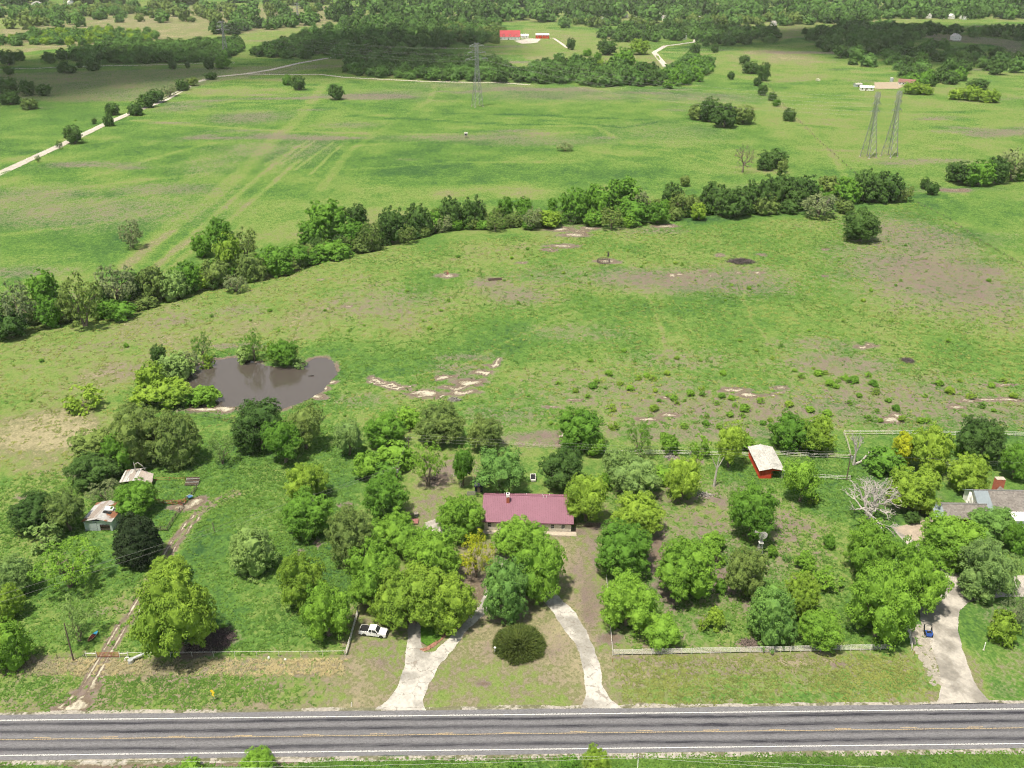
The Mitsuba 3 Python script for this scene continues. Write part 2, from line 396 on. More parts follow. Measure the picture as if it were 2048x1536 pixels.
pale = [(905, 776, 28, 6), (940, 765, 30, 9), (965, 745, 22, 6), (860, 790, 26, 4), (925, 785, 30, 5), (830, 788, 18, 3), (890, 755, 22, 4), (985, 733, 14, 3), (852, 782, 10, 4), (880, 758, 14, 3), (820, 772, 12, 2),
        (1125, 492, 30, 4), (1100, 500, 14, 3), (1150, 470, 28, 4), (1160, 463, 18, 3), (1120, 458, 26, 5), (1330, 452, 26, 3), (1345, 550, 12, 4), (1360, 548, 9, 3), (1405, 543, 9, 3), (1423, 551, 7, 2), (1380, 557, 8, 2), (1440, 510, 9, 3), (1520, 510, 14, 2),
        (1475, 545, 7, 2), (1515, 545, 12, 2), (1650, 498, 7, 2), (1648, 551, 8, 2), (1470, 780, 30, 5), (1500, 790, 26, 5), (1560, 775, 14, 4), (1555, 785, 10, 2), (1725, 695, 18, 4), (1740, 690, 14, 3), (1780, 840, 22, 8), (1790, 832, 14, 4), (1935, 800, 14, 4),
        (1975, 800, 30, 3), (2020, 800, 30, 4), (2000, 770, 30, 3), (1910, 815, 20, 5), (700, 613, 9, 2), (640, 560, 6, 2), (1410, 785, 8, 2), (1150, 800, 14, 3), (1330, 795, 16, 4), (1340, 830, 24, 5), (1100, 815, 14, 3), (1690, 720, 12, 3), (1545, 790, 10, 3),
        (410, 820, 40, 5), (445, 818, 26, 8), (395, 812, 20, 4), (620, 795, 26, 5), (650, 777, 10, 5), (668, 765, 10, 3), (1130, 870, 16, 10), (1120, 887, 10, 6), (1300, 838, 24, 5), (1180, 457, 16, 3), (1040, 525, 10, 2), (1215, 523, 22, 5), (893, 551, 18, 4)]
for x, y, rx, ry in pale:
    to_B(blob(x, y, rx, ry * .8, .9, True), .88, 1.0)
for side in (-1.6, 1.3):
    gq = GULLY + [0, side]
    gd = poly_dist(sx_, sy_, gq)[0]
    to_B((1 - ss(.1, 1.5, gd)) * ss(.40, .58, fbm2(GX, GY, 7, 3, 27)), .95)
to_B(blob(1895, 378, 40, 5), 0.75, .9)
to_B(blob(1925, 380, 12, 3), 0.7, .9)
for pts in ([(1180, 905), (1250, 800), (1330, 700), (1300, 600), (1215, 540)], [(700, 770), (900, 740), (1010, 690), (1150, 620)], [(1690, 860), (1600, 760), (1500, 640), (1480, 540)], [(300, 700), (480, 620), (700, 560), (900, 520), (1120, 480)]):
    to_D(stroke(pts, .7, .7, .6), 1.0, .55)
# yards behind the road
to_D(field([(300, 905), (700, 840), (730, 900), (700, 1010), (720, 1200), (640, 1300), (0, 1310), (0, 1180), (200, 1000)], 6), 0.33, .9)
to_D(field([(760, 900), (960, 900), (960, 1060), (800, 1080), (760, 980)], 3), 0.72, .8)
to_D(field([(1225, 880), (1700, 870), (1760, 1080), (1700, 1300), (1225, 1300)], 4), 0.5, .8)
to_B(field([(1225, 960), (1480, 960), (1640, 1030), (1640, 1120), (1500, 1180), (1420, 1290), (1225, 1300)], 5), 0.2, .8)
to_D(field([(1660, 870), (2048, 870), (2048, 1060), (1760, 1060)], 4), 0.3, .8)
for x, y, rx, ry, v, k in [(430, 960, 60, 60, 0.46, .7), (560, 950, 70, 30, 0.4, .6), (250, 1210, 26, 30, 0.9, .7), (400, 1000, 30, 50, 0.7, .6), (460, 870, 60, 16, .6, .7), (560, 1260, 90, 40, 0.5, .7), (340, 980, 40, 30, 0.3, .7), (540, 1200, 40, 24, .6, .5),
                           (1580, 1060, 70, 40, 0.85, .7), (1400, 1010, 50, 50, 0.8, .7), (1380, 1270, 90, 26, 0.62, .6), (1620, 960, 60, 50, 0.18, .7), (1660, 1000, 60, 40, 0.2, .7), (1500, 960, 50, 30, 0.25, .7), (1540, 1250, 60, 30, 0.2, .7), (1680, 1200, 30, 70, 0.24, .6),
                           (1590, 1120, 40, 40, .75, .6), (1960, 950, 60, 30, 0.6, .5), (1290, 1200, 20, 50, .5, .5), (500, 1090, 140, 60, .24, .5), (850, 960, 60, 30, .75, .5), (1060, 895, 60, 20, .75, .6)]:
    to_D(blob(x, y, rx, ry), v, k)
for x, y, rx, ry, v, k in [(1310, 1110, 30, 60, 0.55, .9), (1330, 1180, 30, 40, 0.5, .8), (1440, 1160, 40, 40, 0.52, .8), (1520, 1200, 60, 30, 0.5, .5), (1580, 1050, 40, 14, 0.42, .8), (1560, 1075, 50, 12, 0.4, .7), (1420, 995, 30, 14, 0.42, .7),
                           (1380, 1045, 30, 10, 0.42, .8), (1400, 1060, 60, 20, 0.4, .6), (1240, 1275, 26, 14, 0.6, .9), (1500, 1285, 24, 8, 0.36, .9), (1550, 1290, 20, 8, 0.4, .6), (860, 955, 30, 16, 0.55, .8), (900, 930, 50, 20, 0.45, .6), (840, 1020, 40, 40, 0.36, .6),
                           (940, 1190, 40, 50, 0.62, .95), (1150, 1140, 20, 40, 0.4, .6), (1180, 1200, 22, 60, 0.5, .7), (1175, 1220, 16, 16, 0.42, 1.), (1135, 1070, 40, 12, 0.55, .7), (420, 1280, 50, 16, 0.6, 1.), (440, 1265, 34, 18, 0.36, 1.), (390, 1295, 40, 8, .55, 1),
                           (1180, 1060, 30, 6, 0.6, .9), (1050, 870, 60, 12, 0.42, .8), (1080, 885, 70, 8, 0.42, .7), (1860, 1020, 40, 20, 0.5, .5), (1820, 1000, 60, 30, 0.45, .5), (700, 1005, 16, 6, .5, .7), (645, 1090, 14, 8, .5, .8), (600, 1105, 14, 5, .5, .8),
                           (480, 815, 30, 8, 0.6, .7), (1640, 1300, 60, 6, 0.36, .5), (1660, 1325, 20, 8, 0.42, .9), (1380, 1320, 60, 6, 0.32, .9), (1290, 1320, 40, 4, 0.5, .6), (480, 800, 20, 5, .6, .6), (210, 1225, 30, 10, .2, .7), (1390, 920, 16, 5, .8, .9), (1340, 913, 14, 5, .85, 1)]:
    to_B(blob(x, y, rx, ry), v, k)
for x, y, rx, ry in [(1425, 995, 12, 5), (1385, 1040, 14, 4), (1585, 1150, 10, 10), (160, 945, 30, 10), (60, 990, 20, 5)]:
    to_B(blob(x, y, rx, ry), 0.85, .45)
# mown verge and lawns along the road
verge = field([(-400, 1318), (690, 1310), (700, 1215), (730, 1190), (1000, 1060), (1190, 1060), (1220, 1300), (1830, 1298), (2300, 1280), (2300, 1420), (-400, 1450)], 3.5)
to_D(verge, 1.0, .95)
to_B(verge, 0.14, .6)
to_D(field([(-400, 1360), (190, 1345), (150, 1415), (-400, 1440)], 4), 0.42, .7)
to_D(field([(260, 1385), (560, 1368), (690, 1390), (640, 1412), (240, 1425)], 5), 0.5, .6)
to_D(field([(1230, 1370), (1500, 1345), (1850, 1330), (1850, 1375), (1700, 1410), (1250, 1415)], 3), 0.42, .75)
to_D(field([(1900, 1180), (2200, 1180), (2200, 1410), (1970, 1400), (1920, 1280)], 2), 0.36, .8)
to_D(blob(1040, 1370, 160, 30), 0.92, .7)
for x, y, rx, ry, v, k in [(500, 1335, 160, 14, 0.36, .7), (350, 1340, 160, 8, 0.3, .6), (600, 1345, 90, 20, 0.32, .6), (90, 1330, 110, 12, 0.34, .7), (1400, 1340, 160, 12, 0.3, .6), (1600, 1345, 120, 10, 0.3, .5), (900, 1340, 60, 20, 0.3, .4),
                           (1000, 1310, 70, 24, 0.32, .6), (1110, 1310, 30, 12, .4, .7), (1140, 1300, 40, 50, 0.36, .5), (1180, 1100, 30, 50, 0.34, .7), (1000, 1240, 60, 12, .42, .7), (740, 1320, 30, 30, .4, .5), (2000, 1230, 50, 20, .36, .5), (1165, 1180, 26, 60, .32, .6)]:
    to_B(blob(x, y, rx, ry), v, k)
for x, y, rx, ry in [(960, 1372, 16, 3), (905, 1285, 4, 3)]:
    to_B(blob(x, y, rx, ry, .8, True), .9, .9)
for k in range(9):
    to_D(stroke([(260, 1330 + 9 * k), (700, 1322 + 9 * k)], .5, .35, .05), 0.9 if k % 2 else .42, .45)
    to_D(stroke([(1230, 1322 + 9.5 * k), (1840, 1312 + 9 * k)], .5, .35, .05), 0.9 if k % 2 else .42, .45)
# across the road, nearest the camera
to_D(field([(-400, 1515), (2400, 1495), (2400, 1900), (-400, 1900)], 1), 0.4, .8)
to_B(field([(-400, 1500), (700, 1498), (760, 1512), (640, 1520), (-400, 1530)], 1), 0.9, .9)
# wheel tracks of the ranch lane on the left
for off in (-0.9, 0.9):
    lane = at(*np.array([(120, 1425), (160, 1390), (205, 1320), (240, 1262), (275, 1215), (310, 1150), (345, 1095), (370, 1060), (400, 1025), (440, 1000), (470, 985)], float).T)[:, :2]
    nrm = np.gradient(lane, axis=0)
    nrm = np.stack([-nrm[:, 1], nrm[:, 0]], 1) / np.linalg.norm(nrm, axis=1, keepdims=True)
    q = lane + nrm * off
    d, arc = poly_dist(GX + 0.1 * (wx - GX), GY + 0.1 * (wy - GY), q)
    w = (1 - ss(0.1, 0.7, d)) * np.clip(.5 + 1.1 * fbm2(GX, GY, 3, 2, 28), 0, 1)
    to_B(w * np.where(arc > 62, .5, 1.0), .9, 1.0)
    to_D(1 - ss(.8, 2.6, d), 0.95, .7)
to_B(blob(165, 1405, 22, 14, .8, True), 1.0, .9)
to_B(blob(150, 1416, 34, 7, .8, True), 1.0, .9)
to_B(blob(190, 1380, 16, 12), 0.62, 1.0)
to_B(blob(370, 1010, 30, 8), 0.9, .8)
to_B(blob(395, 1000, 20, 12), 0.95, .8)
pd = poly_dist(sx_, sy_, POND, True)[0]
outside = ~contains_xy(POND_POLY, GX.ravel(), GY.ravel()).reshape(GX.shape)
to_B((1 - ss(.3, 2.2, pd)) * ss(.36, .6, fbm2(GX, GY, 5, 3, 29)), .66, .9)
to_D((1 - ss(2, 9, pd)) * outside, .3, .5)
near = GY < 400
D = np.clip(D + 0.22 * (fbm2(GX, GY, 5, 2, 15) - 0.5) * near, -0.1, 1.2)
B = np.clip(B, 0, 1)
ny, nx = GX.shape
idx = np.arange(ny * nx).reshape(ny, nx)
quads = np.stack([idx[:-1, :-1], idx[:-1, 1:], idx[1:, 1:], idx[1:, :-1]], -1).reshape(-1, 4)
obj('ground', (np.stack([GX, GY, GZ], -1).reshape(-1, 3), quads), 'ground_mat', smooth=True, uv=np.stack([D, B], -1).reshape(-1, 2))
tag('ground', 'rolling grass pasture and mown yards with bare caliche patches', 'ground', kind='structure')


def drape(poly, h, name, m, parent=None, step=2.0, **kw):
    """A sheet h metres above the ground over a polygon in plan."""
    tris = trimesh.creation.triangulate_polygon(poly.segmentize(step), engine='earcut')
    v, f = np.asarray(tris[0]), np.asarray(tris[1])
    v3 = np.column_stack([v, G(v[:, 0], v[:, 1]) + h])
    m3 = trimesh.Trimesh(v3, f, process=False)
    if m3.face_normals[:, 2].mean() < 0:
        m3.invert()
    return obj(name, m3, m, parent, smooth=True, **kw)
# ------------------------------------------------------------------ highway
RA, RB = at0(0, 1441), at0(2048, 1418)
RD = (RB - RA) / np.linalg.norm(RB - RA)
RN = np.array([-RD[1], RD[0]])                       # away from the camera
ROAD_W = float((at0(1000, 1432) - at0(1000, 1502)) @ RN)   # from white line to white line
print('road angle', math.degrees(math.atan2(RD[1], RD[0])), 'width', ROAD_W)
rd, rn = [float(v) for v in RD], [float(v) for v in RN]
ro = [float(v) for v in RA]


def road_color(p, n, uv):
    a = (p.x - ro[0]) * rd[0] + (p.y - ro[1]) * rd[1]
    v = -((p.x - ro[0]) * rn[0] + (p.y - ro[1]) * rn[1])          # 0 at the far white line, ROAD_W at the near one
    wob = (mikit.fbm(a * 0.05, v * 0.3, 2.0, 3) - 0.5) * 0.9
    g1 = mikit.noise(a * 0.5, v * 7, 3.0)
    g2 = mikit.fbm(a * 3.0, v * 9.0, 5.0, 2)
    band = mi.Float(0)
    for c, w, k in [(0.9, 0.42, 1.0), (2.75, 0.5, 0.9), (4.6, 0.42, 0.6), (6.5, 0.5, 0.85)]:
        band += k * dr.exp(-dr.square((v + wob * 0.5 - c * ROAD_W / 7.6) / w))
    band = dr.clip(band * (0.65 + 0.8 * g1 * mikit.fbm(a * 0.12, v, 1.0, 2) * 1.4), 0, 1)
    c = mix((0.158, 0.157, 0.168), (0.028, 0.028, 0.037), band)
    return c * (0.7 + 0.6 * g2)


scene['asphalt'] = {'type': 'principled', 'base_color': proc(road_color), 'roughness': 0.75, 'specular': 0.35}
LMIN, LMAX = -700.0, 900.0


def strip(v0, v1, z, a0=LMIN, a1=LMAX, seg=40.0, wob=0.0, seed=0):
    n = max(2, int((a1 - a0) / seg) + 1)
    a = np.linspace(a0, a1, n)
    e0 = v0 + (wob * (fbm2(a, 0 * a, 5, 3, seed) - 0.5) * 2 if wob else 0 * a)
    e1 = v1 + (wob * (fbm2(a, 0 * a, 5, 3, seed + 1) - 0.5) * 2 if wob else 0 * a)
    p0, p1 = ro + a[:, None] * RD - e0[:, None] * RN, ro + a[:, None] * RD - e1[:, None] * RN
    v = np.vstack([np.column_stack([p0, np.full(n, z)]), np.column_stack([p1, np.full(n, z)])])
    i = np.arange(n - 1)
    return trimesh.Trimesh(v, np.vstack([np.column_stack([n + i, n + i + 1, i + 1]), np.column_stack([n + i, i + 1, i])]), process=False)


mat('caliche', (0.34, 0.315, 0.27), .95, var=0.35, scale=0.8)
mat('line_white', (0.54, 0.54, 0.53), .7, var=.2, scale=1.5)
mat('line_yellow', (0.50, 0.36, 0.16), .7, var=.12, scale=1.5)
mat('tar', (0.05, 0.048, 0.052), .8, var=.3)


def shoulder_color(p, n, uv):
    c = mikit.fbm(p.x * 0.35, p.y * 0.35, 4.0, 3)
    f = mikit.fbm(p.x * 2.5, p.y * 2.5, 6.0, 2)
    k = smoothstep(0.38, 0.62, c + 0.4 * (f - 0.5))
    return mix((0.16, 0.16, 0.10), (0.34, 0.318, 0.28), k) * (0.7 + 0.6 * f)


scene['shoulder_mat'] = {'type': 'diffuse', 'reflectance': proc(shoulder_color)}
obj('gravel_shoulder', [strip(-2.0, -0.9, 0.030, seg=1.0, wob=.5, seed=31), strip(ROAD_W + .9, ROAD_W + 2.1, 0.030, seg=1.0, wob=.5, seed=35)], 'shoulder_mat')
tag('gravel_shoulder', 'pale gravel shoulders along both edges of the highway', 'shoulder', kind='structure')
obj('highway', strip(-1.25, ROAD_W + 1.0, 0.045, seg=1.2, wob=.16, seed=21), 'asphalt')
tag('highway', 'two lane grey asphalt highway crossing the foreground', 'road', kind='structure')
obj('edge_line', strip(-0.09, 0.09, 0.05), 'line_white', 'highway')
obj('edge_line', strip(ROAD_W - 0.09, ROAD_W + 0.09, 0.05), 'line_white', 'highway')
CL = ROAD_W * 0.545
obj('center_line', strip(CL + 0.07, CL + 0.15, 0.05), 'line_yellow', 'highway')
for k in range(-6, 30):
    a0 = 6.0 + 12.2 * k
    obj('dash', strip(CL - 0.23, CL - 0.14, 0.05, a0 - 10, a0 - 6.95, 5), 'line_yellow', 'highway')


def photo_poly(pts):
    return sg.Polygon(at(*np.array(pts, float).T)[:, :2]).buffer(0)


def rough_edges(poly, amp, seed, step=0.5):
    q = poly.segmentize(step)
    c = np.array(q.exterior.coords)[:-1]
    c = c + amp * 2 * np.stack([fbm2(c[:, 0], c[:, 1], 1.6, 3, seed) - 0.5, fbm2(c[:, 0], c[:, 1], 1.6, 3, seed + 1) - 0.5], 1)
    return sg.Polygon(c).buffer(0)


def drive_color(p, n, uv):
    a = mikit.fbm(p.x * 0.28, p.y * 0.28, 2.0, 4)
    f = mikit.fbm(p.x * 2.2, p.y * 2.2, 2.0, 3)
    c1, c2, w = mikit.voronoi(p.x * 0.33 + 2 * a, p.y * 0.33)
    crack = 1 - smoothstep(0.0, 0.05, c2 - c1 + 0.12 * (f - 0.5)) * 1.0
    c = mix((0.30, 0.288, 0.262), (0.48, 0.462, 0.425), smoothstep(0.35, 0.65, a))
    c = mix(c, (0.22, 0.19, 0.16), dr.clip(crack * 0.6, 0, 1))
    return c * (0.8 + 0.4 * f)


def lane_color(p, n, uv):
    a = mikit.fbm(p.x * 0.3, p.y * 0.3, 2.0, 4)
    f = mikit.fbm(p.x * 2.2, p.y * 2.2, 2.0, 3)
    return mix((0.25, 0.235, 0.21), (0.42, 0.395, 0.355), smoothstep(0.35, 0.65, a)) * (0.8 + 0.4 * f)


scene['drive_mat'] = {'type': 'diffuse', 'reflectance': proc(drive_color)}
scene['lane_mat'] = {'type': 'diffuse', 'reflectance': proc(lane_color)}
left_drive = photo_poly([(750, 1420), (775, 1400), (798, 1370), (808, 1330), (815, 1275), (820, 1235), (842, 1235), (842, 1290), (850, 1306), (870, 1302), (900, 1275), (935, 1240), (960, 1205), (985, 1160), (1000, 1110), (1028, 1110), (1010, 1170), (985, 1215), (940, 1255),
                         (905, 1300), (880, 1330), (858, 1370), (845, 1400), (852, 1422)])
drape(rough_edges(left_drive, .35, 41), 0.036, 'driveway', 'drive_mat')
tag('driveway', 'forked pale caliche driveway left of the round evergreen shrub', 'driveway', kind='structure')
right_drive = photo_poly([(1250, 1419), (1220, 1398), (1205, 1370), (1200, 1335), (1190, 1300), (1172, 1262), (1150, 1225), (1120, 1195), (1085, 1160), (1065, 1180), (1090, 1205), (1110, 1230), (1130, 1262), (1152, 1290), (1165, 1330), (1168, 1360), (1172, 1385), (1160, 1418)])
drape(rough_edges(right_drive, .3, 43), 0.036, 'driveway', 'drive_mat')
tag('driveway_001', 'curved pale caliche driveway right of the round evergreen shrub', 'driveway', kind='structure')
nb = photo_poly([(1872, 1410), (1882, 1375), (1876, 1330), (1860, 1285), (1842, 1250), (1838, 1210), (1850, 1160), (1845, 1120), (1810, 1085), (1782, 1055), (1840, 1045), (1862, 1075), (1885, 1120), (1915, 1150), (1960, 1155), (2060, 1150), (2060, 1192), (1985, 1196),
                 (1935, 1205), (1918, 1225), (1916, 1260), (1925, 1300), (1938, 1335), (1955, 1375), (1985, 1407)])
drape(rough_edges(nb, .3, 45), 0.036, 'driveway', 'lane_mat')
tag('driveway_002', 'wide pale concrete driveway of the shingled house on the right', 'driveway', kind='structure')
apron = photo_poly([(1690, 1429), (1760, 1417), (1840, 1409), (1900, 1407), (1990, 1405), (2060, 1412), (2120, 1420), (2120, 1426), (1690, 1432)])
drape(rough_edges(apron, .2, 47), 0.040, 'driveway_apron', 'tar')
tag('driveway_apron', 'dark asphalt apron where the right driveway meets the highway', 'apron', kind='structure')
patio = photo_poly([(845, 1062), (850, 1045), (875, 1036), (905, 1042), (960, 1052), (958, 1066), (890, 1068)])
drape(rough_edges(patio, .3, 49), 0.034, 'parking_pad', 'lane_mat')
tag('parking_pad', 'pale gravel parking pad left of the house with the maroon roof', 'parking pad', kind='structure')
pad2 = photo_poly([(1785, 1056), (1850, 1040), (1885, 1050), (1890, 1100), (1850, 1095)])
mat('dry_clay', (0.36, 0.30, 0.24), .95, var=.25, scale=.7)
drape(rough_edges(pad2, .3, 51), 0.039, 'dirt_pad', 'dry_clay')
tag('dirt_pad', 'bare tan dirt parking pad beside the shingled house', 'parking pad', kind='structure')
# broken stone edging beside the right driveway
rub = photo_poly([(1820, 1262), (1840, 1245), (1856, 1270), (1872, 1330), (1884, 1372), (1866, 1372), (1850, 1330), (1832, 1300)])
mat('rubble', (0.32, 0.295, 0.25), .95, var=.3, scale=2)
rr, n = np.random.default_rng(5), 0
lo_, hi_ = np.array(rub.bounds[:2]), np.array(rub.bounds[2:])
stones = []
while n < 170:
    q = lo_ + rr.random(2) * (hi_ - lo_)
    if contains_xy(rub, q[0], q[1]):
        m = trimesh.creation.icosphere(1, 0.5)
        m.vertices *= 1 + 0.25 * rr.standard_normal((len(m.vertices), 1))
        m.apply_scale((rr.uniform(.5, 1.6), rr.uniform(.3, .9), rr.uniform(.12, .25)))
        rot(m, rr.uniform(0, 180))
        m.apply_translation((q[0], q[1], .03))
        stones.append(m)
        n += 1
obj('rubble_edging', stones, 'rubble')
tag('rubble_edging', 'broken pale stone rubble spread along the left edge of the right driveway', 'rubble', kind='stuff')

# gravel roads far off
def ribbon(pts, width, h, name, m, seed=1):
    line = sg.LineString(at(*np.array(pts, float).T)[:, :2])
    return drape(rough_edges(line.buffer(width / 2, cap_style='flat'), width * .08, seed, 3.0), h, name, m, step=6.0)


for pts, w, lab in [([(-120, 400), (0, 346), (110, 296), (215, 246), (262, 226), (330, 200), (390, 165), (430, 154), (490, 148), (540, 140), (600, 126), (680, 112)], 7.5, 'long pale gravel road slanting up the left side of the far fields'),
                    ([(490, 148), (560, 149), (640, 149), (690, 155), (850, 163), (1010, 166), (1060, 170)], 5, 'pale gravel road running along the near edge of the dark woods'),
                    ([(-60, 141), (60, 137), (200, 132), (420, 127), (470, 126)], 4.5, 'thin pale lane crossing the far left field below the dark tree belt'),
                    ([(1345, 148), (1325, 125), (1308, 105), (1330, 92), (1390, 84), (1398, 66)], 8, 'winding pale lane climbing to the far white houses'),
                    ([(1135, 96), (1120, 85), (1108, 77), (1080, 76)], 5, 'short pale lane curving to the long red barn')]:
    k = ribbon(pts, w, 0.12, 'gravel_road', 'caliche')
    tag(k, lab, 'road', kind='structure')
# ------------------------------------------------------------------ leaves, bark and tree prototypes
LEAF = {'dark': (0.074, 0.145, 0.040), 'juniper': (0.034, 0.058, 0.028), 'green': (0.120, 0.260, 0.040), 'bright': (0.178, 0.340, 0.048), 'lime': (0.218, 0.350, 0.050), 'yellow': (0.385, 0.450, 0.035),
        'olive': (0.160, 0.238, 0.068), 'pale': (0.215, 0.340, 0.105), 'blue': (0.160, 0.310, 0.075), 'grey': (0.205, 0.265, 0.125), 'far': (0.112, 0.225, 0.058)}


def leaf_mat(name, c, trans=0.35):
    k1, k2 = tuple(min(1, v * f) for v, f in zip(c, (0.74, 0.78, 0.8))), tuple(min(1, v * f) for v, f in zip(c, (1.28, 1.2, 1.1)))

    def fn(p, n, uv):
        a = mikit.fbm(p.x * 0.9, p.y * 0.9, p.z * 0.9, 2)
        w = mikit.noise(p.x * 0.085, p.y * 0.085, 4.0)
        t = mikit.noise(p.x * 5.0, p.y * 5.0, p.z * 5.0)
        return mix(k1, k2, dr.clip(0.5 + 1.1 * (a - 0.5) + 0.9 * (w - 0.5) + 0.4 * (t - 0.5), 0, 1))

    scene[name] = {'type': 'principledthin', 'base_color': proc(fn), 'roughness': 0.55, 'diff_trans': trans, 'spec_trans': 0.0, 'eta': 1.3}


for k, c in LEAF.items():
    leaf_mat('leaf_' + k, c)
mat('bark', (0.16, 0.13, 0.105), .95, var=.3, scale=1.5)
mat('dead_wood', (0.40, 0.375, 0.35), .95, var=.25, scale=1.5)


def cards(centers, normals, size, r, aspect=1.6, jitter=0.36):
    """Leaf sprays: one small bent quad per centre."""
    n = len(centers)
    nn = normals + jitter * r.standard_normal((n, 3))
    nn /= np.linalg.norm(nn, axis=1, keepdims=True)
    a = np.cross(nn, r.standard_normal((n, 3)))
    a /= np.linalg.norm(a, axis=1, keepdims=True)
    b = np.cross(nn, a)
    s = size * r.uniform(0.6, 1.4, (n, 1))
    k = r.uniform(0.1, 0.35, (n, 1)) * s
    v = np.stack([centers - a * s * aspect * .5, centers - b * s * .5 - nn * k * .5, centers + a * s * aspect * .5 - nn * k, centers + b * s * .5 - nn * k * .5], 1).reshape(-1, 3)
    i = np.arange(n)[:, None] * 4
    return v, np.vstack([i + [0, 1, 2], i + [0, 2, 3]])


def limb(p0, p1, r0, r1, r, bends=3, wob=0.12, sides=5):
    t = np.linspace(0, 1, bends + 2)[:, None]
    L = np.linalg.norm(np.subtract(p1, p0))
    p = (1 - t) * p0 + t * np.asarray(p1) + (wob * L * r.standard_normal((bends + 2, 3)) * np.sin(t * np.pi))
    return tube(p, np.linspace(r0, r1, bends + 2), sides, caps=False)


def make_tree(seed, clear=0.15, lobes=7, clumps=120, per=26, leaf=0.03, flat=1.0, spread=0.27, lobe_r=0.24, gap=0.25, cone=0.0, trunk_r=0.035, clump_r=0.075, droop=0.0, stems=1, inner=.25, core=.72):
    """Width 1, height 1, standing on the origin: (crown, trunk)."""
    r = np.random.default_rng(seed)
    zc, zh = (1 + clear) / 2, (1 - clear) / 2
    C = [[0, 0, zc + zh * .12, lobe_r * 1.6, zh * .74]]
    for i in range(lobes):
        g = 2.39996 * i + r.uniform(-.4, .4)
        u = -.78 + 1.56 * (i + .5) / lobes + r.uniform(-.12, .12)            # from low to high
        h = math.sqrt(max(0.05, 1 - u * u))
        q = spread * h * r.uniform(.8, 1.12) * (1 - cone * max(0, u))
        k = r.uniform(.84, 1.13)
        C.append([q * math.cos(g), q * math.sin(g), zc + zh * u * .58, lobe_r * k, zh * lobe_r * 2 * k * r.uniform(.85, 1.1)])
    C = np.array(C)
    cen, nor = [], []
    tries = 0
    while len(cen) < clumps and tries < clumps * 60:
        tries += 1
        c = C[r.integers(len(C))]
        d = r.standard_normal(3)
        d /= np.linalg.norm(d)
        if d[2] < -0.7:
            continue
        depth = r.uniform(.55, .8) if r.random() < inner else r.uniform(.88, 1.05)
        p = c[:3] + d * [c[3], c[3], c[4]] * depth
        if cone:
            lim = 0.5 * (1 - cone * np.clip((p[2] - clear) / (1 - clear), 0, 1) ** 1.3)
            h = math.hypot(p[0], p[1])
            if h > lim:
                p[:2] *= lim / h
        e = np.array([np.linalg.norm((p - k[:3]) / [k[3], k[3], k[4]]) for k in C])
        if np.sum(e < 0.72) > (1 if depth < .85 else 0):
            continue
        if cen and np.min(np.linalg.norm(np.array(cen) - p, axis=1)) < clump_r * 0.62:
            continue
        cen.append(p)
        nor.append(d)
    cen, nor = np.array(cen), np.array(nor)
    drop = r.random(len(cen)) < gap * 0.25
    cen, nor = cen[~drop], nor[~drop]
    k = len(cen)
    d = r.standard_normal((k, per, 3))
    d /= np.linalg.norm(d, axis=2, keepdims=True)
    d[..., 2] = np.where(d[..., 2] < -0.25, -d[..., 2], d[..., 2])
    d = d + 0.45 * nor[:, None]
    d /= np.linalg.norm(d, axis=2, keepdims=True)
    cr = clump_r * r.uniform(.75, 1.45, (k, 1, 1))
    pts = cen[:, None] + d * cr * r.uniform(.55, 1.05, (k, per, 1)) * [1, 1, .8]
    pts[..., 2] -= droop * np.linalg.norm(pts[..., :2] - cen[:, None, :2], axis=2)
    up = d + [0, 0, .35]
    v, f = cards(pts.reshape(-1, 3), up.reshape(-1, 3), leaf, r)
    if core:
        kv, kf = [v], [f]
        n0 = len(v)
        for c in C:
            m = trimesh.creation.icosphere(2 if len(C) < 20 and per > 12 else 1, 1.0)
            q = m.vertices * (core + .22 * (meshkit.fbm(m.vertices * 2.6 + c[:3] * 40, 2, seed)[:, None] - .5) * 2) * [c[3], c[3], c[4]] + c[:3]
            kv.append(q)
            kf.append(m.faces + n0)
            n0 += len(q)
        v, f = np.vstack(kv), np.vstack(kf)
    v *= [1, 1, flat]
    h = np.hypot(v[:, 0], v[:, 1])
    v[:, :2] *= 0.5 / np.percentile(h, 97.5)
    zlo, zhi = np.percentile(v[:, 2], .8), np.percentile(v[:, 2], 99.5)
    v[:, 2] = clear + (v[:, 2] - zlo) * (1 - clear) / (zhi - zlo)
    parts = []
    top = np.array([0, 0, clear + (1 - clear) * .30])
    for s in range(stems):
        g = 6.28 * s / stems + seed
        foot = np.array([.02 * math.cos(g), .02 * math.sin(g), -.02]) if stems > 1 else np.array([0, 0, -.02])
        head = top + ([.10 * math.cos(g), .10 * math.sin(g), 0] if stems > 1 else [r.uniform(-.03, .03), r.uniform(-.03, .03), 0])
        parts.append(limb(foot, head, trunk_r * 1.25 / stems ** .5, trunk_r * .7 / stems ** .5, r, 3, .04, 7))
        for j in range(6 if stems == 1 else 3):
            q = cen[r.integers(len(cen))]
            q = np.array([q[0] * .85, q[1] * .85, clear + (q[2] - clear) * .85])
            b0 = foot + (head - foot) * r.uniform(.55, 1)
            parts.append(limb(b0, q, trunk_r * .45, trunk_r * .12, r, 3, .1, 4))
    return trimesh.Trimesh(v, f, process=False), trimesh.util.concatenate(parts)


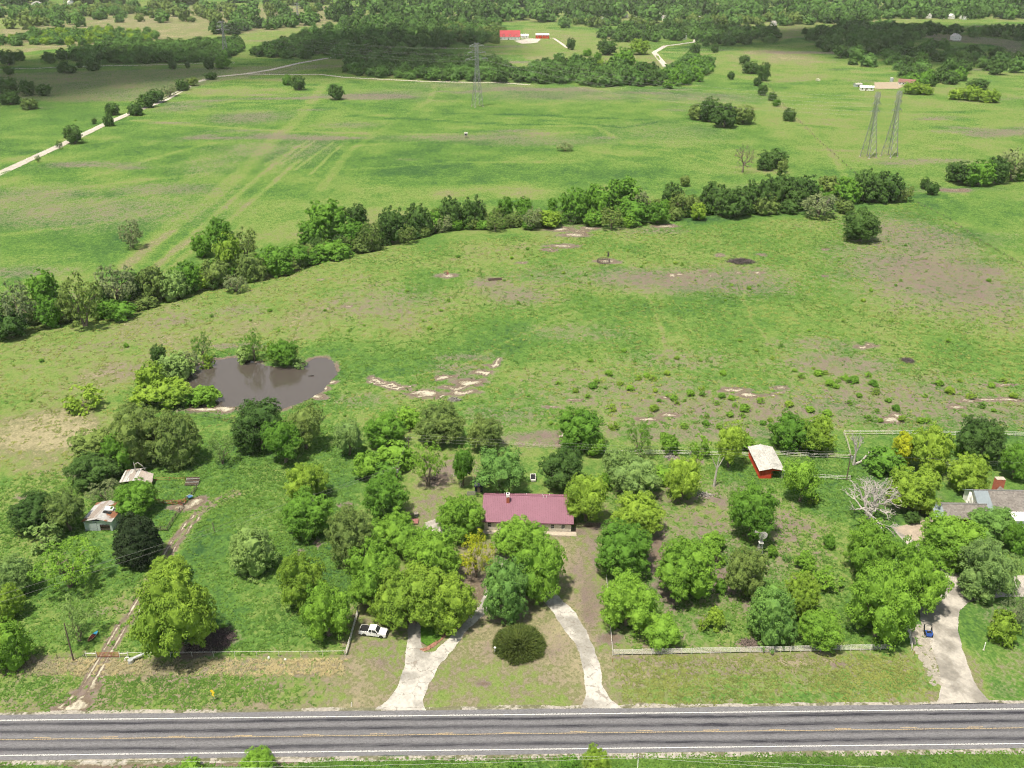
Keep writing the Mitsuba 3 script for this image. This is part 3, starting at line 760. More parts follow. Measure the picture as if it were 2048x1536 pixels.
def make_bare(seed, depth=4, spread=0.9, trunk=0.35, r0=0.04, n=4, up=0.35, stems=1):
    """A leafless tree of forking limbs; width and height about 1."""
    r = np.random.default_rng(seed)
    parts = []

    def grow(p, d, L, rad, k):
        q = p + d * L
        parts.append(limb(p, q, rad, rad * .62, r, 2, .07, 6 if k > 2 else 4))
        if k == 0:
            return
        for j in range(n if k == depth else r.integers(2, 4)):
            e = d + spread * r.standard_normal(3) * [1, 1, .7] + [0, 0, up * .5]
            e /= np.linalg.norm(e)
            grow(q, e, L * r.uniform(.6, .85), rad * .6, k - 1)

    for s in range(stems):
        g = 6.28 * s / stems + .6
        d = np.array([.25 * math.cos(g), .25 * math.sin(g), 1.0]) if stems > 1 else np.array([.04, 0, 1.0])
        grow(np.array([.03 * math.cos(g), .03 * math.sin(g), -.02]), d / np.linalg.norm(d), trunk, r0, depth)
    m = trimesh.util.concatenate(parts)
    v = m.vertices
    w = np.percentile(np.hypot(v[:, 0], v[:, 1]), 99)
    m.vertices = v * [.5 / w, .5 / w, 1 / v[:, 2].max()]
    return m


PROTO = {}
for i, s in enumerate((3, 14, 25, 31)):
    PROTO[f'oak{i}'] = make_tree(s, clear=(.05, .09, .07, .12)[i], lobes=(13, 15, 11, 14)[i], clumps=280, per=52, leaf=.0165, spread=.33, lobe_r=(.19, .17, .20, .18)[i], clump_r=.060)
for i, s in enumerate((5, 46)):
    PROTO[f'round{i}'] = make_tree(s, clear=.04, lobes=12, clumps=270, per=52, leaf=.0165, core=.68, spread=.27, lobe_r=.24, clump_r=.058, gap=.1)
PROTO['tall0'] = make_tree(61, clear=.34, lobes=11, clumps=170, per=44, leaf=.0185, trunk_r=.03, spread=.3, lobe_r=.2)
PROTO['tall1'] = make_tree(62, clear=.26, lobes=10, clumps=150, per=42, leaf=.0185, trunk_r=.034, gap=.6, spread=.32, lobe_r=.19)
PROTO['mesquite0'] = make_tree(71, clear=.30, lobes=12, clumps=130, per=44, leaf=.020, spread=.38, lobe_r=.17, stems=2, gap=.8, inner=.1, droop=.15, core=0)
PROTO['open0'] = make_tree(72, clear=.14, lobes=12, clumps=150, per=34, leaf=.018, spread=.36, lobe_r=.17, stems=2, gap=1., inner=.3, core=0)
PROTO['weep0'] = make_tree(75, clear=.05, lobes=12, clumps=230, per=40, leaf=.0155, spread=.32, lobe_r=.2, droop=.6, clump_r=.066)
PROTO['juniper0'] = make_tree(81, clear=.02, lobes=10, clumps=380, per=44, leaf=.018, cone=.55, spread=.26, lobe_r=.24, clump_r=.05, gap=.0)
PROTO['bush0'] = make_tree(91, clear=.02, lobes=8, clumps=90, per=24, leaf=.05, spread=.28, lobe_r=.22, clump_r=.10, stems=3, trunk_r=.02)
PROTO['bush1'] = make_tree(92, clear=.02, lobes=9, clumps=66, per=24, leaf=.055, spread=.34, lobe_r=.18, clump_r=.10, stems=3, trunk_r=.02, gap=.8, core=0)
for i, s in enumerate((101, 102, 103)):
    PROTO[f'mid{i}'] = make_tree(s, clear=.04, lobes=10, clumps=130, per=18, leaf=.042, clump_r=.08, spread=.30, lobe_r=.21)
PROTO['midopen'] = make_tree(105, clear=.10, lobes=10, clumps=150, per=16, leaf=.036, clump_r=.08, spread=.32, lobe_r=.2, gap=.6, stems=2, core=0)
for i, s in enumerate((111, 112)):
    PROTO[f'far{i}'] = make_tree(s, clear=.06, lobes=7, clumps=50, per=9, leaf=.09, clump_r=.12, spread=.28, lobe_r=.24)
for i, s in enumerate((121, 122)):
    PROTO[f'wood{i}'] = make_tree(s, clear=.05, lobes=6, clumps=26, per=6, leaf=.17, clump_r=.15, spread=.26, lobe_r=.26)
SHRUB = ('bush0', 'bush1')
PLY, GROUPS = {}, {}


def group(proto, leaf, bark='bark'):
    key = f'{proto}_{leaf}'
    if key not in GROUPS:
        if proto not in PLY:
            PLY[proto] = (ply(PROTO[proto][0]), ply(PROTO[proto][1], smooth=True))
        c, t = PLY[proto]
        g = {'type': 'shapegroup', 'crown': {**c, 'bsdf': {'type': 'ref', 'id': 'leaf_' + leaf}}}
        if proto[:3] not in ('woo',):
            g['trunk' if proto[:4] != 'bush' else 'stems'] = {**t, 'bsdf': {'type': 'ref', 'id': bark}}
        scene['group_' + key] = g
        GROUPS[key] = 'group_' + key
    return GROUPS[key]


def place(key, proto, leaf, p, w, h, rz, lean=(0, 0)):
    t = T().translate([float(v) for v in p]).rotate([0, 0, 1], float(rz))
    if lean[0] or lean[1]:
        t = t.rotate([1, 0, 0], float(lean[0])).rotate([0, 1, 0], float(lean[1]))
    scene[key] = {'type': 'instance', 'shapegroup': {'type': 'ref', 'id': group(proto, leaf)}, 'to_world': t.scale([float(w), float(w), float(h)])}


def solve_box(cx, top, bot, w, clear, base=None):
    """Foot, width and height of a tree whose crown fills the box (photo pixels), its clear trunk being a share of its height."""
    if base is not None:
        foot = at(*base)
        y0 = base[1]
    else:
        foot, y0 = None, bot
    H = None
    for _ in range(6):
        s = scale_at(y0) if foot is None else FPX / ((foot[1]) * math.cos(PITCH) + (EYE_H - foot[2]) * math.sin(PITCH))
        W = w / s
        yy = (top + bot) / 2
        dep = PITCH + math.atan((yy - PPY) / FPX)
        if base is not None:
            # height from the top of the crown
            H = (base[1] - top) / (s * math.cos(dep)) - 0.30 * W * math.tan(dep)
            H = max(H, 0.5 * W, 0.35 * (bot - top) / s)
            break
        A = (bot - top) / s
        Hc = math.sqrt(max(A * A - (W * math.sin(dep)) ** 2, (0.50 * W) ** 2)) / math.cos(dep)
        Hc = min(Hc, 1.35 * W)
        H = Hc / (1 - clear)
        zc = H * (1 + clear) / 2
        foot = at(cx, yy, zc)
        foot[2] -= zc
        q = foot
        y0 = yy
    return foot, W * 1.01, max(H * 1.0, 0.3)


CLEAR = {k: float(v[0].vertices[:, 2].min()) if not k.startswith('bush') else 0.02 for k, v in PROTO.items()}
count_tree = [0]


def tree(cx, top, bot, w, proto, leaf, label=None, base=None, name='oak_tree', cat='tree', group_=None, lean=(0, 0)):
    count_tree[0] += 1
    foot, W, H = solve_box(cx, top, bot, w, CLEAR[proto], base)
    key = thing(name, label, cat, group_)
    place(key, proto, leaf, foot, W, H, (count_tree[0] * 137.5) % 360, lean)
    return key
# ------------------------------------------------------------------ trees of the yards, one by one: crown box in the photograph, kind, colour, look
N = [
    (160, 766, 824, 84, 'bush1', 'lime', 'sparse yellow-green shrub with bare grey twigs alone in the bright pasture left of the pond', None, 'shrub'),
    (270, 797, 905, 116, 'oak1', 'olive', 'large dark olive oak at the top of the grove left of the pond path', (278, 922)),
    (243, 852, 935, 76, 'oak0', 'green', 'denser green oak in front of the dark olive oak in the left grove', (247, 938)),
    (184, 856, 916, 88, 'mid0', 'olive', 'olive oak at the outer left edge of the left grove beside straw grass', None),
    (184, 908, 968, 104, 'oak2', 'dark', 'dark green oak just above the collapsed shed on its left', None),
    (206, 958, 1004, 66, 'open0', 'grey', 'grey twiggy half bare tree between the two tin sheds', None),
    (352, 820, 932, 94, 'round0', 'olive', 'round grey-green oak alone on the slope below the pond', None),
    (270, 960, 1032, 84, 'oak3', 'green', 'green oak standing between the two tin sheds', None),
    (274, 1030, 1132, 92, 'juniper0', 'juniper', 'blackish green juniper covering the right end of the tin shed', None, 'juniper_tree'),
    (66, 984, 1066, 94, 'round1', 'dark', 'dark green oak at the left edge level with the tin shed', None),
    (142, 974, 1030, 78, 'tall1', 'olive', 'sparse oak with a tall bare grey trunk left of the tin shed door', (142, 1060)),
    (86, 1052, 1092, 76, 'bush1', 'pale', 'pale grey-green shrub behind the bright spreading mesquite', None, 'shrub'),
    (136, 1068, 1150, 128, 'mesquite0', 'bright', 'bright green spreading mesquite with two bare trunks below the tin shed', (142, 1172), 'mesquite_tree'),
    (28, 1110, 1192, 76, 'round0', 'pale', 'grey-green oak at the left edge above the yellow-green oak', None),
    (12, 1170, 1240, 60, 'round1', 'lime', 'yellow-green oak cut off by the left edge', None),
    (14, 1240, 1340, 82, 'round0', 'bright', 'vivid green bushy tree at the left edge nearest the highway', None),
    (148, 1190, 1282, 84, 'open0', 'pale', 'thin grey-green tree with bare grey branches behind the left utility pole', None),
    (333, 1113, 1180, 84, 'round1', 'lime', 'yellow-green oak behind the very large oak beside the ranch lane', None),
    (350, 1140, 1312, 152, 'oak1', 'lime', 'very large spreading oak beside the ranch lane and the burnt brush patch', None),
    (512, 792, 872, 108, 'tall0', 'dark', 'tall dark oak with a pale bare trunk at the pond shore', (522, 894)),
    (487, 838, 902, 62, 'oak2', 'dark', 'dark low oak filling the gap left of the tall pond shore oak', (500, 902)),
    (566, 828, 908, 80, 'tall1', 'green', 'green oak with a short pale trunk right of the tall pond shore oak', (571, 924)),
    (612, 799, 884, 80, 'tall1', 'olive', 'olive oak with a dark trunk behind and right of the green pond oak', (613, 897)),
    (446, 860, 925, 52, 'open0', 'pale', 'small pale sapling standing alone on the slope below the pond', (446, 928)),
    (692, 830, 902, 62, 'tall1', 'pale', 'grey-green oak with a slanting pale trunk between the pond oaks and the house trees', (699, 910)),
    (410, 768, 812, 62, 'bush0', 'bright', 'bright green bush on the near left shore of the pond', None, 'shrub'),
    (613, 920, 1006, 84, 'oak0', 'lime', 'upper oak of the pair crossed by the left power lines', None),
    (614, 982, 1074, 104, 'oak3', 'green', 'oak with bleached dead limbs crossed by the left power lines', None),
    (501, 1050, 1150, 92, 'round0', 'pale', 'pale grey-green rounded oak alone in the middle of the left yard', None),
    (700, 1013, 1132, 98, 'round1', 'olive', 'olive brown oak left of the big cluster by the gravel pad', None),
    (601, 1102, 1216, 96, 'oak2', 'lime', 'thin topped olive oak left behind the vivid green oak of the left yard', None),
    (653, 1154, 1288, 100, 'oak0', 'bright', 'vivid green oak just left of the slanting white rail fence', None),
    (766, 823, 892, 84, 'oak1', 'green', 'dark green oak behind the bright thicket left of the house', None),
    (818, 813, 858, 56, 'mid1', 'bright', 'bright green crown peeping between two dark oaks behind the house yard', None),
    (881, 807, 890, 98, 'oak2', 'olive', 'broad dark olive oak behind the house yard right of the pole', None),
    (972, 832, 904, 72, 'oak3', 'olive', 'brownish olive oak standing apart behind the house', None),
    (737, 903, 962, 62, 'mid0', 'bright', 'bright green thicket tree at the left edge of the house yard', None, 'thicket_tree'),
    (790, 880, 940, 80, 'mid1', 'bright', 'bright green tree below the pole left of the house yard', None, 'thicket_tree'),
    (770, 925, 965, 60, 'mid2', 'green', 'shaded green tree in the thicket left of the house yard', None, 'thicket_tree'),
    (858, 880, 962, 74, 'mesquite0', 'bright', 'bright green mesquite with leaning forked trunks in the house yard', (856, 972), 'mesquite_tree'),
    (922, 886, 928, 46, 'tall1', 'green', 'half dead slim tree in the yard with leaves only at its top', (926, 972)),
    (1000, 888, 962, 110, 'tall1', 'blue', 'broad blue-green oak rising just behind the maroon roof', (1001, 992)),
    (1126, 890, 982, 90, 'oak0', 'dark', 'dark green oak behind the right half of the maroon roof', None),
    (1160, 814, 900, 100, 'oak1', 'green', 'large green oak at the back fence behind the house', None),
    (1192, 868, 915, 44, 'mid0', 'bright', 'small bright green tree against the large oak at the back fence', None),
    (772, 948, 1042, 92, 'oak3', 'green', 'green oak left of the gravel pad above the big cluster', None),
    (927, 980, 1064, 98, 'oak2', 'bright', 'bright green oak with dark limbs at the left end of the house', (923, 1072)),
    (951, 1046, 1166, 74, 'open0', 'yellow', 'yellow leaved oak in front of the house', None),
    (792, 1022, 1112, 108, 'oak0', 'bright', 'farthest oak of the big cluster left of the fork in the driveway', None),
    (868, 1052, 1160, 112, 'oak1', 'bright', 'oak at the right back of the big cluster beside the yellow oak', None),
    (748, 1082, 1216, 112, 'oak2', 'bright', 'leftmost oak of the big cluster, beside the end of the slanting rail fence', None),
    (826, 1128, 1256, 134, 'oak3', 'lime', 'yellow-green oak at the front of the big cluster by the driveway fork', None),
    (780, 1158, 1250, 84, 'oak0', 'lime', 'yellow-green oak overhanging the white pickup truck', None),
    (897, 1150, 1258, 104, 'oak1', 'lime', 'yellow-green oak overhanging the left fork of the driveway', None),
    (1040, 1030, 1122, 112, 'oak2', 'bright', 'bright oak hiding the middle of the house front', None),
    (1078, 1058, 1212, 112, 'oak0', 'bright', 'large oak over the start of the right driveway', None),
    (1010, 1113, 1242, 98, 'oak1', 'blue', 'blue-green oak directly behind the round evergreen shrub', None),
    (1172, 947, 1050, 88, 'weep0', 'lime', 'olive yellow oak at the right end of the maroon roof', None),
    (1277, 834, 906, 54, 'open0', 'green', 'thin open tree at the back fence behind the weeping trees', (1278, 912)),
    (1338, 864, 898, 38, 'bush0', 'bright', 'small bright round tree at the back fence left of the pale snag', (1339, 904), 'small_tree'),
    (1399, 867, 913, 46, 'bush1', 'bright', 'bright bushy tree at the back fence beside the pale snag', None, 'small_tree'),
    (1461, 836, 926, 64, 'tall1', 'lime', 'slim yellow-green oak left of the red barn', (1456, 934)),
    (1490, 868, 900, 42, 'mid2', 'bright', 'bright low tree touching the left side of the barn roof', None, 'small_tree'),
    (1238, 894, 962, 66, 'oak3', 'pale', 'grey-green oak behind the weeping grey-green tree', None),
    (1272, 913, 1002, 100, 'weep0', 'pale', 'grey-green weeping oak right of the olive yellow oak', None),
    (1366, 910, 1010, 74, 'weep0', 'lime', 'feathery yellow-green weeping tree left of the pale snag', None),
    (1322, 934, 968, 52, 'mid0', 'bright', 'low bright tree squeezed between two weeping trees', None, 'small_tree'),
    (1210, 940, 984, 28, 'bush0', 'bright', 'slim bright sapling behind the olive yellow oak', None, 'small_tree'),
    (1277, 984, 1072, 104, 'oak2', 'lime', 'yellow-green oak above the deep green oak at the inner fence', None),
    (1247, 1042, 1152, 120, 'oak1', 'green', 'deep green oak overhanging the thin white fence right of the lawn', None),
    (1257, 1140, 1264, 120, 'oak0', 'bright', 'large bright oak at the corner of the white pipe fence', None),
    (1322, 1228, 1294, 86, 'weep0', 'bright', 'low drooping tree against the white pipe fence corner', None),
    (1374, 1076, 1200, 118, 'oak3', 'bright', 'large bright oak in the middle of the fenced paddock', None),
    (1427, 1062, 1102, 48, 'bush0', 'bright', 'rounded bright bush behind the large paddock oak', None, 'small_tree'),
    (1436, 1097, 1132, 42, 'bush1', 'bright', 'bright bush at the right edge of the large paddock oak', None, 'small_tree'),
    (1493, 1088, 1198, 86, 'oak2', 'olive', 'olive yellow oak in front of the windmill', None),
    (1442, 1157, 1187, 25, 'bush0', 'green', 'little dark green shrub left of the olive yellow paddock oak', None, 'shrub'),
    (1432, 1214, 1256, 38, 'bush0', 'lime', 'bright yellow-green sapling in the front of the paddock', None, 'small_tree'),
    (1407, 1230, 1260, 25, 'bush1', 'lime', 'small sapling left of the bright yellow-green paddock sapling', None, 'shrub'),
    (1453, 1240, 1262, 25, 'bush1', 'pale', 'small pale sapling right of the bright yellow-green paddock sapling', None, 'shrub'),
    (1543, 1164, 1288, 96, 'round0', 'blue', 'blue-green drooping oak in the front right of the paddock', None),
    (1606, 1138, 1242, 76, 'round1', 'lime', 'yellow tinged oak behind the blue-green drooping oak', None),
    (1613, 1102, 1142, 42, 'bush0', 'bright', 'bright round bush right of the windmill', None, 'small_tree'),
    (1652, 1128, 1180, 62, 'bush1', 'bright', 'wide bright bush behind the yellow tinged paddock oak', None, 'small_tree'),
    (1641, 1218, 1298, 90, 'oak3', 'bright', 'bright oak growing through the white pipe fence', None),
    (1545, 1090, 1114, 21, 'bush0', 'bright', 'small shrub just right of the windmill legs', None, 'shrub'),
    (1573, 1106, 1123, 21, 'bush1', 'blue', 'tiny bluish shrub between the windmill and the bright round bush', None, 'shrub'),
    (1660, 1068, 1096, 26, 'bush0', 'green', 'small shrub in the thin grass below the big dead tree', None, 'shrub'),
    (1508, 968, 1078, 96, 'oak1', 'green', 'big deep green oak directly in front of the red barn', None),
    (1602, 906, 976, 78, 'tall1', 'bright', 'bright oak with a pale trunk right of the red barn', (1598, 1002)),
    (1582, 824, 902, 84, 'oak0', 'green', 'left half of the broad oak pair behind the red barn', None),
    (1632, 828, 906, 80, 'oak2', 'lime', 'yellower right half of the broad oak pair behind the red barn', None),
    (1625, 984, 1006, 32, 'bush1', 'lime', 'low yellow-green shrub beside the oak right of the barn', None, 'shrub'),
    (1862, 850, 946, 84, 'oak1', 'lime', 'yellow-green oak crossing the far white rail fence', None),
    (1815, 866, 930, 60, 'oak3', 'yellow', 'bright yellow oak beside the far white rail fence', None),
    (1768, 893, 952, 74, 'mid1', 'green', 'deep green oak right of the second utility pole', None),
    (1828, 928, 1027, 108, 'oak2', 'lime', 'large olive green oak right of the big dead tree', None),
    (1938, 903, 987, 82, 'oak0', 'lime', 'yellow-green oak behind the gable of the shingled house', None),
    (1965, 834, 926, 88, 'oak3', 'dark', 'dark oak at the far white rail fence near the right edge', None),
    (1892, 866, 892, 36, 'mid0', 'dark', 'small dark tree behind the yellow-green oaks near the far fence', None, 'small_tree'),
    (1921, 888, 912, 24, 'bush0', 'bright', 'small bright tree beside the dark oak near the right edge', None, 'small_tree'),
    (2034, 878, 966, 56, 'oak1', 'green', 'green oak cut off by the right edge above the shingled house', None),
    (1905, 1028, 1132, 122, 'oak3', 'bright', 'wide oak hiding the left wing of the shingled house', None),
    (1976, 1074, 1196, 112, 'oak2', 'pale', 'pale green oak in front of the shingled house', None),
    (1955, 1146, 1206, 66, 'oak0', 'pale', 'low front bough tree over the right driveway bend', None),
    (1986, 1008, 1082, 92, 'oak1', 'blue', 'dark bluish oak against the white wall of the shingled house', None),
    (2036, 1038, 1112, 54, 'oak2', 'green', 'deep green oak at the right edge below the white wall', None),
    (1746, 1038, 1152, 104, 'oak1', 'bright', 'oak at the top of the cluster left of the right driveway', None),
    (1835, 1082, 1222, 118, 'oak2', 'bright', 'arching oak overhanging the right driveway', None),
    (1765, 1122, 1284, 136, 'oak0', 'bright', 'largest oak left of the right driveway, nearest the white fence', None),
    (2008, 1218, 1290, 54, 'bush0', 'lime', 'rounded olive yellow shrub on the lawn right of the driveway', None, 'shrub'),
    (2036, 1186, 1266, 58, 'open0', 'grey', 'grey half bare bush at the right edge by the driveway branch', None, 'shrub'),
    (1825, 1020, 1047, 30, 'bush0', 'dark', 'dark little bush beside the garage gable of the shingled house', None, 'shrub'),
    (514, 1503, 1560, 78, 'oak0', 'bright', 'bright tree top rising below the highway on the left', None),
    (380, 1520, 1560, 50, 'mid1', 'bright', 'smaller bright tree top below the highway at the far left', None),
    (1192, 1488, 1570, 58, 'oak3', 'lime', 'bright tree top overlapping the near white line of the highway', None),
    (1030, 1518, 1560, 40, 'mid0', 'green', 'low green tree top below the middle of the highway', None),
    (1140, 1512, 1560, 50, 'mid2', 'green', 'dark low tree left of the tree overlapping the white line', None),
    # round the pond
    (316, 688, 729, 32, 'mid0', 'dark', 'small dark oak behind the left pond thicket', None),
    (402, 650, 735, 42, 'open0', 'green', 'tall leaning tree at the upper left of the pond', None),
    (352, 700, 762, 70, 'mid1', 'pale', 'pale tree of the thicket on the left pond bank', None),
    (300, 724, 792, 62, 'mid2', 'lime', 'yellow-green tree at the outer left of the pond thicket', None),
    (338, 758, 818, 92, 'mid0', 'lime', 'wide yellow-green tree at the front of the pond thicket', None),
    (372, 784, 812, 34, 'bush0', 'green', 'dark green bush at the water beside the pond thicket', None, 'shrub'),
    (290, 768, 812, 60, 'mid1', 'lime', 'low yellow-green tree at the lower left of the pond thicket', None),
    (376, 700, 742, 46, 'midopen', 'grey', 'grey twiggy tree at the upper left water edge', None),
    (412, 708, 738, 34, 'bush1', 'lime', 'low yellow-green bush under the leaning pond tree', None, 'shrub'),
    (505, 656, 722, 46, 'open0', 'green', 'tall pointed tree on the far pond bank', None),
    (490, 690, 724, 40, 'bush0', 'pale', 'low grey-green bush under the pointed tree on the far pond bank', None, 'shrub'),
    (541, 682, 714, 28, 'bush1', 'lime', 'yellowish bush on the far pond bank', None, 'shrub'),
    (566, 679, 730, 62, 'oak1', 'green', 'rounded tree reflected in the far side of the pond', None),
    (598, 716, 734, 34, 'bush1', 'pale', 'low reeds like bush at the inner pond spit', None, 'shrub'),
]
for row in N:
    cx, top, bot, w, proto, leaf, label, base = row[:8]
    name = row[8] if len(row) > 8 else 'oak_tree'
    tree(cx, top, bot, w, proto, leaf, label, base, name, {'shrub': 'shrub', 'small_tree': 'tree', 'juniper_tree': 'tree'}.get(name, 'tree'))

# ------------------------------------------------------------------ the trees along the creek and in the far fields
CRK = [(25, 565, 660, 80, 'midopen', 'grey'), (20, 622, 682, 72, 'mid0', 'dark'), (83, 540, 602, 62, 'mid1', 'green'), (96, 588, 660, 52, 'mid2', 'green'), (160, 545, 652, 88, 'midopen', 'olive'), (125, 600, 650, 50, 'mid0', 'olive'),
       (230, 528, 612, 82, 'midopen', 'grey'), (210, 598, 642, 52, 'mid0', 'green'), (242, 604, 642, 60, 'mid1', 'green'), (306, 530, 602, 62, 'mid2', 'olive'), (346, 540, 606, 60, 'mid0', 'pale'), (272, 540, 602, 42, 'mid1', 'dark'),
       (290, 590, 620, 50, 'mid1', 'olive'), (372, 524, 588, 56, 'mid2', 'green'), (430, 518, 578, 62, 'mid0', 'olive'), (455, 468, 548, 62, 'mid1', 'lime'), (440, 436, 498, 52, 'mid2', 'green'), (405, 460, 522, 42, 'mid0', 'green'),
       (490, 454, 524, 52, 'midopen', 'olive'), (502, 504, 568, 62, 'mid1', 'olive'), (470, 548, 584, 46, 'midopen', 'grey'), (546, 494, 552, 72, 'mid2', 'green'), (592, 488, 538, 62, 'mid0', 'green'), (562, 520, 552, 52, 'mid1', 'green'),
       (400, 545, 580, 50, 'mid0', 'lime'), (625, 505, 530, 40, 'mid2', 'green'),
       (650, 400, 484, 88, 'mid0', 'green'), (626, 438, 492, 62, 'mid1', 'green'), (712, 408, 458, 46, 'mid2', 'dark'), (702, 440, 492, 56, 'mid0', 'green'), (666, 480, 522, 78, 'mid1', 'green'), (740, 440, 502, 50, 'midopen', 'olive'),
       (728, 474, 508, 46, 'mid2', 'olive'), (783, 412, 492, 58, 'mid0', 'dark'), (834, 404, 482, 54, 'mid1', 'dark'), (870, 422, 468, 44, 'mid2', 'green'), (815, 450, 486, 40, 'midopen', 'olive'), (900, 394, 462, 52, 'mid0', 'dark'),
       (946, 392, 458, 54, 'mid1', 'dark'), (885, 430, 464, 40, 'midopen', 'grey'), (990, 428, 462, 42, 'midopen', 'olive'), (1010, 391, 442, 34, 'mid2', 'green'), (1045, 394, 432, 40, 'mid0', 'green'), (1030, 424, 457, 42, 'mid1', 'olive'),
       (1066, 414, 457, 42, 'midopen', 'grey'), (1100, 420, 457, 50, 'mid2', 'lime'), (1058, 440, 460, 30, 'mid0', 'green'), (1105, 396, 417, 20, 'mid1', 'green'), (970, 440, 462, 36, 'mid0', 'green'),
       (1150, 376, 452, 64, 'mid0', 'green'), (1196, 368, 442, 62, 'mid1', 'green'), (1246, 354, 428, 78, 'mid2', 'green'), (1186, 422, 454, 46, 'mid0', 'green'), (1223, 414, 457, 48, 'midopen', 'olive'), (1280, 378, 432, 42, 'midopen', 'grey'),
       (1266, 400, 452, 70, 'mid1', 'green'), (1316, 402, 449, 48, 'mid2', 'green'), (1258, 431, 457, 27, 'mid0', 'bright'), (1345, 366, 422, 44, 'mid0', 'dark'), (1366, 381, 432, 56, 'midopen', 'olive'), (1350, 414, 442, 30, 'mid1', 'olive'),
       (1398, 404, 442, 34, 'mid2', 'lime'), (1370, 350, 374, 22, 'mid0', 'olive'), (1430, 364, 432, 62, 'mid1', 'dark'), (1466, 374, 437, 66, 'mid2', 'dark'), (1511, 360, 432, 62, 'mid0', 'dark'), (1529, 384, 430, 60, 'mid1', 'olive'),
       (1595, 376, 422, 48, 'mid2', 'dark'), (1556, 345, 422, 68, 'mid0', 'dark'), (1611, 350, 412, 62, 'mid1', 'dark'), (1640, 384, 434, 72, 'midopen', 'grey'), (1700, 354, 408, 62, 'mid2', 'green'), (1736, 339, 408, 64, 'mid0', 'dark'),
       (1776, 344, 408, 58, 'mid1', 'dark'), (1660, 350, 394, 52, 'mid2', 'olive'), (1690, 400, 428, 40, 'mid0', 'olive'), (1580, 400, 428, 44, 'mid1', 'dark'), (1480, 400, 434, 50, 'mid0', 'dark'), (1815, 370, 402, 27, 'midopen', 'olive'),
       (1866, 364, 392, 27, 'mid0', 'dark'), (1850, 354, 376, 20, 'mid1', 'dark'), (1800, 380, 404, 30, 'mid2', 'olive'),
       (1921, 322, 366, 50, 'mid1', 'dark'), (1960, 320, 372, 62, 'mid2', 'green'), (1995, 314, 370, 52, 'mid0', 'dark'), (2030, 297, 358, 62, 'midopen', 'grey'), (2046, 330, 362, 42, 'mid1', 'green'), (1905, 324, 346, 22, 'midopen', 'olive')]
WORDS = {'grey': 'greyish half leafed', 'dark': 'dark green', 'green': 'full green', 'olive': 'olive', 'lime': 'yellow-green', 'pale': 'pale green', 'bright': 'bright green'}
SEG = [(70, 'at the left edge of the creek belt'), (130, 'near the left edge of the creek belt'), (260, 'in the creek belt above the bright left pasture'), (400, 'in the creek belt left of the pond'), (520, 'in the creek belt above the pond'),
       (640, 'in the creek belt at the gap'), (700, 'in the creek belt beside the gap'), (760, 'in the creek belt right of the gap'), (845, 'in the creek belt left of the red pump'), (920, 'in the creek belt behind the red pump'),
       (1010, 'in the creek belt behind the feed trough'), (1080, 'in the creek belt left of the sandy wash'), (1125, 'in the creek belt at the sandy wash'), (1220, 'in the creek belt behind the hay feeder'), (1300, 'in the creek belt right of the hay feeder'),
       (1380, 'in the creek belt before the leafless tree'), (1450, 'in the creek belt below the leafless field tree'), (1520, 'in the creek belt behind the large brush pile'), (1600, 'in the creek belt below the dark field trees'),
       (1680, 'in the creek belt round the white dead tree'), (1790, 'in the creek belt behind the lone round oak'), (1885, 'at the thin right end of the creek belt'), (1975, 'at the left of the eroded creek bank'), (2100, 'at the right edge on the eroded creek bank')]
seen = {}
for cx, top, bot, w, proto, leaf in CRK:
    seg = next(t for x_, t in SEG if cx < x_)
    size = 'tall' if bot - top > 62 else 'low' if bot - top < 36 else 'rounded'
    lab = f'{size} {WORDS[leaf]} tree {seg}'
    key = tree(cx, top, bot, w, proto, leaf, lab, None, 'creek_tree', 'tree', None)
    seen.setdefault(lab, []).append((bot, key))
for lab, rows in seen.items():
    if len(rows) == 2:
        rows.sort()
        labels[rows[0][1]]['label'] = lab + ', back one'
        labels[rows[1][1]]['label'] = lab + ', front one'
    elif len(rows) > 2:
        for _, key in rows:
            labels[key]['group'] = lab
